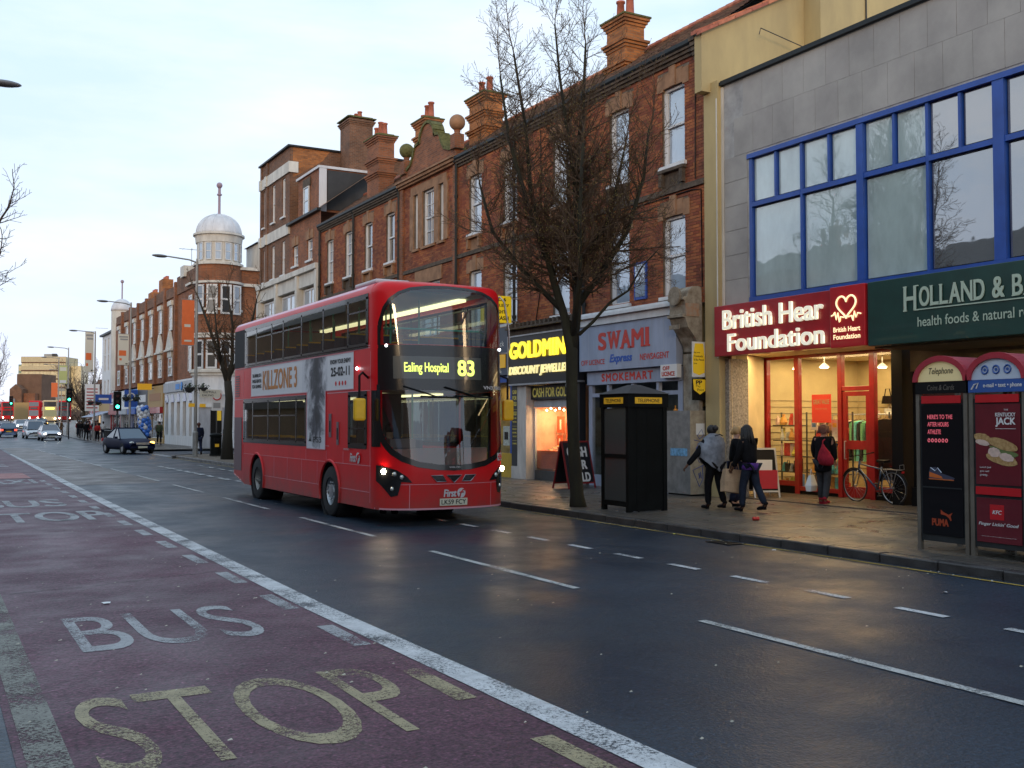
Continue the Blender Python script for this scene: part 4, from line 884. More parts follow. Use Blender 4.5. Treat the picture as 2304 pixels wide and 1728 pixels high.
# ------------------------------------------------------------------ newsagent
mat('news_blue', (.30, .35, .47), .5, var=.2, vscale=2, streak=3)
mat('letter_red', (.55, .035, .02), .5)
mat('letter_blue', (.02, .09, .42), .5)
FN = F_X(15.55)
s = thing('shop_sign', 'pale blue newsagent sign with red and blue lettering', 'sign', (15.55, 19.65, 2.8))
m_ = MB(); fbox(m_, FN, 19.66, 23.88, 3.20, 4.40, -.2, 0); m_.build('panel', 'news_blue', s, world=True)
m_ = MB()
for k in range(1, 9): m_.add([FN(19.66 + .47 * k, 3.2, .002), FN(19.668 + .47 * k, 3.2, .002), FN(19.668 + .47 * k, 4.4, .002), FN(19.66 + .47 * k, 4.4, .002)], [(0, 1, 2, 3)])
m_.build('joint_line', 'grey_paint', s, world=True)
m_ = MB(); fbox(m_, FN, 19.68, 23.68, 2.83, 3.18, -.35, -.12); m_.build('lower_panel', 'news_blue', s, world=True)
FNr = lambda u, z, d=0: FN(23.88 - u, z, d)
m_ = MB(); xs = [.90, 1.42, 2.02, 2.52, 3.06, 3.28]
for ch, p, q in zip('SWAMI', (.92, 1.36, 1.96, 2.42, 3.0), (1.30, 1.92, 2.38, 2.94, 3.16)):
    put_text(m_, ch, FNr, p, q, 3.72, 4.20, .005, bold=.05)
for (p, q) in ((1.34, 1.52), (1.76, 1.96), (1.92, 2.08), (2.26, 2.42), (2.38, 2.54), (2.82, 2.98), (2.96, 3.20)): fbox(m_, FNr, q, p, 3.72 if p > 1.8 else 4.16, 3.76 if p > 1.8 else 4.20, .004, .012)
put_text(m_, 'OFF LICENCE', FNr, .10, 1.22, 3.36, 3.50, .005, bold=.02); put_text(m_, 'NEWSAGENT', FNr, 2.78, 3.95, 3.38, 3.54, .005, bold=.02)
put_text(m_, 'SMOKEMART', lambda u, z, d=0: F_X(15.67)(23.68 - u, z, d), .70, 2.95, 2.90, 3.12, .005, bold=.05, spacing=1.2); m_.build('red_lettering', 'letter_red', s, world=True)
m_ = MB(); put_text(m_, 'Express', FNr, 1.45, 2.45, 3.32, 3.60, .005, bold=.04, shear=.25); m_.build('blue_lettering', 'letter_blue', s, world=True)
m_ = MB(); fbox(m_, FN, 19.62, 20.25, 2.9, 3.22, -.12, .02); bx = m_.build('licence_box', 'sign_white', s, world=True); m_ = MB(); put_text(m_, 'OFF', lambda u, z, d=0: FN(20.25 - u, z, d), .1, .36, 3.08, 3.18, .025, bold=.04); put_text(m_, 'LICENCE', lambda u, z, d=0: FN(20.25 - u, z, d), .06, .56, 2.94, 3.05, .025, bold=.04); m_.build('lettering', 'letter_red', bx, world=True)
m_ = MB(); fbox(m_, FT, 19.6, 23.9, 4.41, 4.60, -.1, .30); fbox(m_, FT, 19.6, 23.9, 4.605, 4.68, -.1, .40); fbox(m_, FT, 19.6, 23.9, 4.685, 4.76, -.1, .26); m_.build('shop_cornice', 'white_paint', H[0], world=True)
s = thing('shopfront', 'newsagent window with pale blue frame and small lit lamps', 'shopfront', (15.75, 19.6, 0))
FM = F_X(15.75)
m_ = MB()
for (p, q) in ((19.62, 19.80), (20.55, 20.65), (21.6, 21.7), (22.7, 22.8), (23.5, 23.66)): fbox(m_, FM, p, q, .12, 2.82, -.06, .04)
fbox(m_, FM, 19.8, 23.5, .12, .42, -.05, .03); fbox(m_, FM, 19.8, 23.5, 2.5, 2.6, -.055, .035); m_.build('frame', 'news_blue', s, world=True)
for (p, q) in ((19.8, 20.55), (20.65, 21.6), (21.7, 22.7), (22.8, 23.5)): g_ = MB(); fbox(g_, FM, p, q, .42, 2.5, -.006, 0); g_.build('pane', 'shop_glass', s, world=True)
m_ = MB(); m_.box(17.2, 17.3, 19.2, 23.8, .12, 4.4); m_.box(15.9, 17.2, 19.2, 19.3, .12, 3); m_.box(15.9, 17.2, 23.7, 23.8, .12, 3); m_.build('back_wall', mat('shop_dim', (.10, .12, .12), .8, var=.5, vscale=3), s, world=True)
for z in (.75, 1.15, 1.55, 1.95): MB().box(15.95, 16.3, 19.85, 23.4, z, z + .02).build('shelf', 'steel', s, world=True)
for k, z in enumerate((.62, 1.02, 1.42)):
    o = MB().ball((0, 0, 0), .045, 10).build('display_lamp', mat('pinkglow', (1, 1, 1), emit=(1, .62, .5), estr=14)); o.location = (15.9, 19.98, z + .03); tag(o, ['lowest', 'middle', 'topmost'][k] + ' of the pink lamps in the newsagent window', 'lamp', 'lamps in the newsagent window')
random.seed(4)
for z in (.77, 1.17, 1.57, 1.97):
    for k in range(4):
        n_, c_ = random.choice(GC); o = MB().lathe([(.04, 0), (.045, .16), (.018, .2), (.018, .27)], n=8).build('shop_bottle', 'goods_' + n_.replace(' ', '_')); o.location = (16.1, 19.95 + .15 * k, z); tag(o, f'{n_} bottle, {ORD[k]} from the right on the {ORD[int((z - .7) / .4)]} shelf up of the newsagent window', 'bottle', 'bottles in the newsagent window')
lamp_area('window_light', (16.2, 20.6, 2.75), .3, 1.6, 5, (1, .85, .6))
# boxed-in pillar foot, console, posters
s = thing('boxed_pillar', 'grey boarded pillar base covered in blue graffiti beside the newsagent', 'pillar', (15.4, 18.98, .12))
m_ = MB().box(0, .5, 0, .86, .04, 1.98); m_.build('boards', mat('dirty_board', (.27, .26, .25), .8, col2=(.15, .145, .14), vscale=4, bump=.4), s)
m_ = MB().box(0, .5, -.02, -.001, .04, 1.98); m_.build('end_board', mat('cream_board', (.42, .36, .26), .8, col2=(.27, .22, .16), vscale=7, bump=.4), s)
MB().box(.02, .48, .02, .84, 0, .04).build('foot', 'black', s)
gm = MB()
for pts_ in ([(.32, 1.45), (.38, 1.3), (.26, 1.22), (.2, 1.3), (.3, 1.42)], [(.1, 1.2), (.35, 1.15), (.15, 1.0), (.3, .98), (.22, 1.12), (.12, .88), (.33, .8)], [(.2, .95), (.35, .85), (.38, .72), (.25, .68), (.18, .8), (.28, .9)], [(.40, .62), (.06, .50), (.25, .12), (.36, .30), (.34, .6)], [(.22, .42), (.3, .4), (.24, .3), (.28, .46), (.33, .3), (.22, .40)]):
    gm.tube([(u, -.024, z + .1) for u, z in pts_], .009, 4)
gm.build('graffiti', mat('graffiti_blue', (.02, .06, .28), .6), s)
m_ = MB().box(-.006, -.001, .1, .72, .92, 1.10); m_.build('sticker', mat('sticker_blue', (.16, .38, .62), .6, var=.5, vscale=12), s)
m_ = MB().box(.16, .42, -.027, -.021, 1.42, 1.68); m_.build('notice', 'paper', s)
s = thing('console_bracket', 'weathered scrolled stone console at the right end of the newsagent sign', 'console', (15.8, 19.0, 2.1))
prof = [(.0, 1.35), (-.08, 1.40), (-.10, 1.52), (-.22, 1.72), (-.42, 1.95), (-.48, 2.1), (-.50, 2.16), (-.58, 2.18), (-.58, 2.24), (-.50, 2.26), (-.50, 2.56), (-.56, 2.58), (-.56, 2.64), (-.44, 2.66), (-.40, 2.80), (-.28, 2.90), (-.12, 2.92), (0, 2.88)]
m_ = MB(); m_.prism(prof, lambda u, v, d: (u, d, v), 0, .58); m_.build('scroll', mat('old_stone', (.38, .34, .27), .9, col2=(.17, .13, .09), vscale=5, bump=.5), s)
m_ = MB(); m_.prism([(-.5, 2.2), (-.5, 2.5), (-.1, 2.5), (-.1, 2.2)], lambda u, v, d: (u, d, v), -.02, -.001); m_.build('worn_patch', mat('worn_orange', (.36, .17, .08), .9, col2=(.30, .27, .22), vscale=9), s)
m_ = MB().lathe([(.22, -.02), (.22, .03)], (-.585, .29, 2.68), 16, axis='x'); m_.box(-.60, -.585, .1, .48, 1.9, 2.0); m_.build('rosette', 'old_stone', s)
MB().box(-.10, 0, 0, .58, 0, 1.345).build('pilaster', 'old_stone', s)
def flat_sign(name, lab, F, u0, u1, z0, z1, m, texts, tm, th=.02, loc=None, cat='sign', extra=None, group=None):
    s = thing(name, lab, cat, loc or F(min(u0, u1), z0, 0), group=group); a, b_ = min(u0, u1), max(u0, u1)
    m_ = MB(); fbox(m_, F, a, b_, z0, z1, -th, 0); m_.build('board', m, s, world=True)
    if texts:
        m_ = MB()
        for (t, p, q, r, v, *o) in texts: put_text(m_, t, F, u0 + (u1 - u0) * p, u0 + (u1 - u0) * q, z0 + (z1 - z0) * r, z0 + (z1 - z0) * v, .004, bold=(o[0] if o else .01))
        m_.build('lettering', tm, s, world=True)
    return s
mat('sign_yellow', (.75, .50, .02), .5, emit=(.9, .55, .02), estr=.10); mat('ink', (.01, .01, .012), .6)
s = flat_sign('yellow_notice', 'yellow teardrop notice about travelcards and bus passes on the console pilaster', F_Y(18.9), 15.42, 15.80, 2.88, 3.70, 'sign_white', [('Buy your', .1, .6, .66, .72), ('Travelcards', .1, .8, .56, .62), ('& Bus Passes', .1, .9, .46, .52), ('here', .1, .35, .36, .41)], 'ink')
m_ = MB(); m_.prism([(15.44, 2.98), (15.61, 2.92), (15.78, 2.98), (15.79, 3.3), (15.74, 3.66), (15.50, 3.66), (15.43, 3.3)], F_Y(18.9), .001, .003); m_.build('yellow_field', 'sign_yellow', s, world=True)
s = flat_sign('pay_point_sign', 'black and yellow pay point sign hanging under the yellow notice', F_Y(18.88), 15.40, 15.80, 2.34, 2.84, 'black', None, None)
m_ = MB(); m_.prism([(15.42, 2.82), (15.78, 2.82), (15.78, 2.56), (15.62, 2.47), (15.44, 2.58)], F_Y(18.88), .001, .004); m_.build('yellow_field', 'sign_yellow', s, world=True)
m_ = MB(); put_text(m_, 'PP', F_Y(18.88), 15.50, 15.68, 2.70, 2.80, .006, bold=.05); put_text(m_, 'Pay', F_Y(18.88), 15.50, 15.64, 2.63, 2.69, .006); put_text(m_, 'Point', F_Y(18.88), 15.54, 15.74, 2.55, 2.61, .006); m_.build('lettering', 'ink', s, world=True)
s = flat_sign('framed_notice', 'small white notice in a blue frame on the brick wall above the newsagent', FT, 21.62, 21.10, 4.95, 5.9, 'blue_paint', None, None, th=-.05); m_ = MB(); fbox(m_, FT, 21.16, 21.56, 5.02, 5.84, .051, .058); m_.build('sheet', 'curtain_glass', s, world=True)
# ------------------------------------------------------------------ gold jeweller
FJ = F_X(15.5); FJr = lambda u, z, d=0: FJ(27.76 - u, z, d)
mat('sign_black', (.012, .013, .018), .35, coat=.3); mat('gold_lit', (.9, .75, .05), .5, emit=(1, .80, .06), estr=.75); mat('gold_pale', (.9, .8, .4), .5, emit=(1, .86, .4), estr=.55); mat('gold_dim', (.45, .40, .10), .5, emit=(.6, .5, .1), estr=.12)
s = thing('shop_sign', 'black jeweller sign with big yellow letters, partly behind the tree', 'sign', (15.5, 23.95, 2.98))
m_ = MB(); fbox(m_, FJ, 23.95, 27.76, 2.98, 4.40, -.25, 0); m_.build('panel', 'sign_black', s, world=True)
m_ = MB(); put_text(m_, 'GOLDMINE', FJr, .12, 3.66, 3.72, 4.24, .01, bold=.04, thick=.05, spacing=1.06); m_.build('large_lettering', 'gold_lit', s, world=True)
m_ = MB(); put_text(m_, 'DISCOUNT JEWELLERY', FJr, .08, 3.72, 3.18, 3.50, .01, bold=.03, shear=.15, thick=.04); m_.build('lower_lettering', 'gold_pale', s, world=True)
m_ = MB(); fbox(m_, FJ, 23.92, 27.80, 2.93, 2.98, -.25, .03); fbox(m_, FJ, 23.92, 27.8, 4.40, 4.44, -.25, .03); fbox(m_, FJ, 27.765, 27.80, 2.981, 4.399, -.25, .03); m_.build('trim', 'steel', s, world=True)
m_ = MB(); fbox(m_, FT, 23.92, 27.8, 4.45, 4.62, -.1, .25); fbox(m_, FT, 23.92, 27.8, 4.625, 4.68, -.1, .42); m_.build('shop_cornice', 'stone_dark', H[1], world=True)
m_ = MB()
for k in range(16): fbox(m_, FT, 24.0 + .24 * k, 24.08 + .24 * k, 4.68, 4.80, .2, .42)
m_.build('dentils', 'stone_dark', H[1], world=True)
s = thing('shopfront', 'jeweller shopfront with lit pink window display and black pilasters', 'shopfront', (15.6, 23.95, 0)); FJ2 = F_X(15.6)
m_ = MB(); [fbox(MBs, FJ2, a_, b_, .5, 2.92, -.2, 0).build('pilaster', 'sign_black', s, world=True) for MBs, a_, b_ in ((MB(), 27.38, 27.76), (MB(), 23.95, 24.55))]
m_ = MB(); fbox(m_, FJ2, 26.85, 27.37, .12, 2.92, -.25, .02); m_.build('white_pier', mat('dirty_white', (.50, .47, .44), .7, var=.3, streak=3), s, world=True)
for (a_, b_) in ((27.38, 27.76), (23.95, 24.55)): m_ = MB(); fbox(m_, FJ2, a_, b_, .12, .49, -.2, .01); m_.build('pilaster_base', 'dirty_white', s, world=True)
m_ = MB()
for (u0_, ln_) in ((27.72, .30), (24.5, .46)):
    FQ = lambda u, z, d=0, u0_=u0_: FJ2(u0_ - u, z, d)
    zz = 2.80
    for t in (['CASH', 'FOR', 'GOLD', '-', 'GOLD', 'SILVER', 'WATCHES', '-', 'RINGS', 'REPAIRS', 'VALUE', '-', 'CHAINS'] if u0_ > 26 else ['CASH', 'FOR', 'GOLD', '-', 'WATCHES', '-', 'REPAIRS', '-', '25%', 'OFF', 'SEIKO', '-', 'CHAINS', 'RINGS']):
        big = t in ('CASH', 'FOR', 'GOLD', '25%', 'OFF', 'SEIKO'); hh = .12 if big else .05
        if t == '-': fbox(m_, FQ, ln_ * .95, ln_ * .05, zz - .05, zz - .042, .001, .004); zz -= .11; continue
        put_text(m_, t, FQ, ln_ * .08, ln_ * .92, zz - hh, zz, .003, bold=.03); zz -= hh + .06
m_.build('pilaster_lettering', 'gold_dim', s, world=True)
m_ = MB(); m_.box(15.75, 15.8, 24.6, 26.84, 2.5, 2.9); cf = m_.build('inner_sign', 'sign_black', s, world=True); m_ = MB(); put_text(m_, 'CASH FOR GOLD', lambda u, z, d=0: F_X(15.75)(26.84 - u, z, d), .1, 2.15, 2.56, 2.84, .004, bold=.03); m_.build('lettering', 'gold_dim', cf, world=True)
m_ = MB(); m_.box(15.85, 15.9, 25.0, 26.84, 2.26, 2.5); m_.box(15.85, 15.92, 24.6, 24.98, .12, 2.5); m_.box(15.85, 15.92, 26.78, 26.84, .12, 2.25); m_.build('frame', 'grey_paint', s, world=True)
m_ = MB(); m_.box(15.83, 15.9, 25.0, 26.77, .12, .40); m_.build('stall_riser', 'dark_metal', s, world=True)
m_ = MB(); m_.box(15.84, 15.846, 25.0, 26.77, .40, 2.25); m_.build('pane', 'shop_glass', s, world=True)
m_ = MB(); m_.box(16.9, 16.95, 24.6, 27.3, .12, 2.9); m_.box(15.95, 16.9, 27.0, 27.05, .12, 2.9); m_.box(15.95, 16.9, 24.75, 24.8, .12, 2.9); m_.build('display_back', mat('pink_back', (.75, .42, .28), .7, var=.2), s, world=True)
MB().box(15.9, 16.9, 24.8, 27.0, 2.3, 2.35).build('display_ceiling', 'ceiling_cream', s, world=True)
MB().box(15.95, 16.6, 24.8, 26.95, .45, .98).build('display_base', mat('display_red', (.55, .10, .03), .6, var=.3), s, world=True)
random.seed(6)
k = 0
for zz in (1.55, 1.78, 2.01):
    for yy in (25.05, 25.28, 25.51):
        o = MB().box(-.01, .01, 0, .19, 0, .19).box(-.016, -.011, .04, .15, .04, .15, 1).build('jewel_pad', [mat('pad_white', (.85, .78, .62), .6), 'goods_yellow']); o.location = (16.7, yy, zz); tag(o, f'white jewellery pad in the {["bottom", "middle", "top"][k // 3]} row, {["right", "centre", "left"][k % 3]} of the jeweller window display', 'display pad', 'white jewellery pads'); k += 1
for (yy, zz, ww, hh) in ((26.4, 1.5, .4, .5), (25.95, 1.2, .34, .6), (26.5, .98, .3, .45)): o = MB().box(-.01, .01, 0, ww, 0, hh).box(-.016, -.011, ww * .4, ww * .6, hh * .2, hh * .8, 1).build('red_board', ['display_red', 'pad_white']); o.location = (16.65, yy, zz); tag(o, f'red jewellery board {["high on the left", "in the middle", "low on the left"][[.5, .6, .45].index(hh)]} of the jeweller window', 'display board')
for k in range(9):
    o = MB().box(0, .12, 0, .17, 0, .03).box(.02, .10, .03, .14, .031, .045, 1).build('ring_tray', ['pad_white', 'goods_yellow']); o.location = (16.0 + .16 * (k % 3), 25.1 + .55 * (k // 3), .99 + .05 * (k % 3)); tag(o, f'ring tray on the {["front", "middle", "back"][k % 3]} row at the {["right", "centre", "left"][k // 3]} of the jeweller window', 'ring tray')
for k in range(7):
    o = MB().ball((0, 0, 0), .03, 8).build('spot_bulb', mat('spotglow', (1, 1, 1), emit=(1, .75, .4), estr=18)); o.location = (16.15, 25.15 + .24 * k, 2.18 + .05 * (k % 2)); tag(o, f'{ORD[k]} warm spot bulb from the right along the top of the jeweller window', 'bulb', 'spot bulbs of the jeweller')
lamp_area('window_light', (16.35, 25.9, 2.28), .6, 1.7, 55, (1, .66, .36))
s = thing('roundel_sign', 'round white hospitality sign with a blue hand shape, right of the jeweller', 'sign', (15.35, 23.95, 2.85)); MB().lathe([(.27, -.03), (.27, 0)], n=24, axis='x').build('disc', 'sign_white', s, smooth=False); MB().lathe([(.22, -.035), (.22, -.031)], n=20, axis='x').build('blue_field', 'letter_blue', s); MB().prism([(-.1, -.1), (0, -.14), (.1, -.06), (.06, .04), (.14, .1), (.08, .12), (.0, .02), (-.06, .1), (-.1, .08)], lambda u, v, d: (-d, u, v), .036, .045).build('hand_shape', 'sign_white', s)
s = thing('security_camera', 'white security camera between the jeweller and newsagent signs', 'camera', (15.45, 24.0, 3.32)); MB().cbox((-.12, 0, 0), (.22, .1, .1)).build('housing', 'sign_white', s); MB().tube([(0, 0, 0), (.1, 0, -.05)], .02, 6).build('bracket', 'sign_white', s)
# projecting yellow sign
s = flat_sign('projecting_sign', 'yellow projecting box sign saying gold and jewellery bought for cash', F_Y(27.6), 14.52, 15.50, 4.85, 5.66, mat('box_yellow', (.80, .58, .01), .4, var=.15, emit=(.9, .62, .02), estr=.22), [('GOLD &', .2, .82, .80, .93, .035), ('JEWELLERY', .1, .92, .56, .70, .035), ('BOUGHT', .2, .8, .33, .47, .035), ('FOR CASH', .1, .9, .09, .24, .035)], 'ink', th=.16)
m_ = MB(); m_.tube([(15.5, 27.66, 5.6), (15.8, 27.66, 5.6)], .02, 6); m_.tube([(15.5, 27.66, 4.9), (15.8, 27.66, 4.9)], .02, 6); m_.build('bracket', 'steel', s, world=True)
# photo shop
s = thing('shop_sign', 'blue grey photo shop sign with an orange yellow panel, right of the bus', 'sign', (15.5, 27.85, 3.2))
m_ = MB(); fbox(m_, FJ, 27.85, 31.7, 3.28, 4.75, -.3, 0); m_.build('panel', mat('slate_blue', (.07, .085, .12), .5, var=.15), s, world=True)
m_ = MB(); fbox(m_, FJ, 27.95, 29.4, 3.50, 3.92, .001, .03); m_.build('yellow_panel', mat('film_yellow', (.75, .42, .02), .5, emit=(.8, .42, .02), estr=.12), s, world=True)
FKr = lambda u, z, d=0: FJ(29.4 - u, z, d)
m_ = MB(); put_text(m_, 'Kodak', FKr, .35, .95, 3.76, 3.88, .034, bold=.02); m_.build('red_lettering', 'letter_red', s, world=True)
m_ = MB(); put_text(m_, 'Express', FKr, .35, 1.15, 3.60, 3.72, .034, bold=.02); m_.build('dark_lettering', 'ink', s, world=True)
m_ = MB(); put_text(m_, 'PhotoQuick', FKr, -.1, 1.35, 4.14, 4.34, .004); put_text(m_, 'PhotoQuick', FKr, -.1, 1.2, 3.32, 3.44, .004); m_.build('white_lettering', 'paper', s, world=True)
s = thing('shopfront', 'photo shop window with yellow stall riser, right of the bus', 'shopfront', (15.65, 27.8, 0)); FK = F_X(15.65)
m_ = MB(); fbox(m_, FK, 27.78, 31.7, .12, .86, -.2, 0); m_.build('stall_riser', mat('riser_yellow', (.50, .32, .02), .5, var=.2), s, world=True)
m_ = MB(); fbox(m_, FK, 27.78, 31.7, 3.06, 3.27, -.2, .02); fbox(m_, FK, 27.78, 27.9, .87, 3.05, -.2, .02); fbox(m_, FK, 29.2, 29.3, .87, 3.05, -.1, 0); m_.build('frame', 'letter_blue', s, world=True)
m_ = MB(); fbox(m_, FK, 27.9, 31.7, .87, 3.05, -.03, -.02); m_.build('pane', 'shop_glass', s, world=True)
m_ = MB(); m_.box(16.6, 16.7, 27.5, 31.7, .12, 3.3); m_.build('back_wall', mat('photo_back', (.50, .36, .12), .7, var=.5, vscale=2), s, world=True)
lamp_area('window_light', (16.2, 29, 3.0), .4, 2.4, 16, (1, .75, .4))
for k, (yy, zz, ww, hh, n_) in enumerate([(28.1, 1.1, .4, .6, 'white'), (28.2, 1.9, .5, .5, 'yellow'), (28.8, 1.3, .35, .7, 'black'), (28.85, 2.2, .4, .5, 'pale_pink')]):
    o = MB().box(-.005, .005, 0, ww, 0, hh).box(-.009, -.006, ww * .2, ww * .8, hh * .3, hh * .7, 1).build('window_poster', ['goods_' + n_, 'paper' if n_ != 'white' else 'ink']); o.location = (15.72, yy, zz); tag(o, f'{n_.replace("_", " ")} poster in the photo shop window', 'poster')
MB().box(17.4, 24, 20.2, 46, .1, 4.55).build('terrace_core', 'dark', H[0], world=True)
# ------------------------------------------------------------------ the double decker bus
mat('bus_red', (.66, .006, .010), .36, var=.10, vscale=1.8, coat=.06, streak=3, spec=.22)
def grime(m, z0_, z1_, amt, col=(.10, .075, .06)):
    t = m.node_tree; l = t.links.new; b = t.nodes['Principled BSDF']; src = b.inputs['Base Color'].links[0].from_socket; tc_ = t.nodes.new('ShaderNodeTexCoord'); sp_ = t.nodes.new('ShaderNodeSeparateXYZ'); l(tc_.outputs['Object'], sp_.inputs[0])
    mr_ = t.nodes.new('ShaderNodeMapRange'); mr_.inputs[1].default_value = z1_; mr_.inputs[2].default_value = z0_; l(sp_.outputs[2], mr_.inputs[0]); nn = t.nodes.new('ShaderNodeTexNoise'); nn.inputs['Scale'].default_value = 3.5; nn.inputs['Detail'].default_value = 8; nn.inputs['Roughness'].default_value = .7; l(tc_.outputs['Object'], nn.inputs['Vector'])
    a_ = t.nodes.new('ShaderNodeMath'); a_.operation = 'MULTIPLY'; l(mr_.outputs[0], a_.inputs[0]); l(nn.outputs['Fac'], a_.inputs[1]); b_ = t.nodes.new('ShaderNodeMath'); b_.operation = 'MULTIPLY'; b_.use_clamp = True; l(a_.outputs[0], b_.inputs[0]); b_.inputs[1].default_value = amt
    mx_ = t.nodes.new('ShaderNodeMix'); mx_.data_type = 'RGBA'; l(b_.outputs[0], mx_.inputs[0]); l(src, mx_.inputs[6]); mx_.inputs[7].default_value = (*col, 1); l(mx_.outputs[2], b.inputs['Base Color'])
grime(M('bus_red'), .25, 1.1, 1.1)
mat('bus_roof', (.62, .16, .24), .35, var=.1, coat=.4)
mat('bus_black', (.008, .009, .010), .2, coat=.35)
mat('rubber', (.014, .014, .015), .7)
mat('tyre', (.016, .016, .017), .85, bump=.3)
mat('bus_white', (.55, .52, .52), .4)
mat('pink_line', (.60, .28, .32), .4)
mat('seat_blue', (.03, .05, .11), .8, var=.4, vscale=20)
mat('pole_teal', (.05, .38, .30), .35)
mat('bus_inner', (.16, .16, .14), .7)
mat('led_yellow', (.5, .6, .1), .5, emit=(.80, .95, .18), estr=1.15)
mat('led_board', (.05, .055, .05), .3, coat=.7)
mat('head_glow', (1, 1, 1), .3, emit=(1.0, .76, .48), estr=120)
mat('side_glow', (1, 1, 1), .3, emit=(.9, .95, 1), estr=6)
mat('lens', (.45, .45, .42), .08, metal=.6, coat=1)
mat('mirror_yellow', (.75, .42, .01), .4, var=.15)
mat('ad_white', (.66, .66, .68), .45)
mat('ad_orange', (.55, .20, .03), .5, var=.3, vscale=8)
mat('plate_white', (.60, .56, .42), .5)
mat('bus_tube', (1, 1, 1), .5, emit=(1.0, .84, .46), estr=1.7)
m = bpy.data.materials.new('ad_smoke'); m.use_nodes = True; _M['ad_smoke'] = m; t = m.node_tree; b_ = t.nodes['Principled BSDF']; l = t.links.new
tcn = t.nodes.new('ShaderNodeTexCoord'); n = t.nodes.new('ShaderNodeTexNoise'); n.inputs['Scale'].default_value = 2.6; n.inputs['Detail'].default_value = 7; n.inputs['Roughness'].default_value = .65; n.inputs['Distortion'].default_value = .6; l(tcn.outputs['Object'], n.inputs['Vector'])
sp = t.nodes.new('ShaderNodeSeparateXYZ'); l(tcn.outputs['Object'], sp.inputs[0]); a = t.nodes.new('ShaderNodeMath'); a.operation = 'SUBTRACT'; l(sp.outputs[1], a.inputs[0]); a.inputs[1].default_value = 3.78
ab = t.nodes.new('ShaderNodeMath'); ab.operation = 'ABSOLUTE'; l(a.outputs[0], ab.inputs[0]); mu = t.nodes.new('ShaderNodeMath'); mu.operation = 'MULTIPLY'; mu.inputs[1].default_value = .62; l(ab.outputs[0], mu.inputs[0])
z_ = t.nodes.new('ShaderNodeMapRange'); l(sp.outputs[2], z_.inputs[0]); z_.inputs[1].default_value = 1.9; z_.inputs[2].default_value = 1.2; z_.inputs[3].default_value = 0; z_.inputs[4].default_value = .34
s1 = t.nodes.new('ShaderNodeMath'); l(n.outputs['Fac'], s1.inputs[0]); l(mu.outputs[0], s1.inputs[1]); s2 = t.nodes.new('ShaderNodeMath'); l(s1.outputs[0], s2.inputs[0]); l(z_.outputs[0], s2.inputs[1])
rp = t.nodes.new('ShaderNodeValToRGB'); rp.color_ramp.elements[0].position = .48; rp.color_ramp.elements[0].color = (.02, .02, .024, 1); rp.color_ramp.elements[1].position = .92; rp.color_ramp.elements[1].color = (.60, .60, .63, 1); k = rp.color_ramp.elements.new(.66); k.color = (.06, .06, .075, 1); l(s2.outputs[0], rp.inputs[0]); l(rp.outputs[0], b_.inputs['Base Color'])
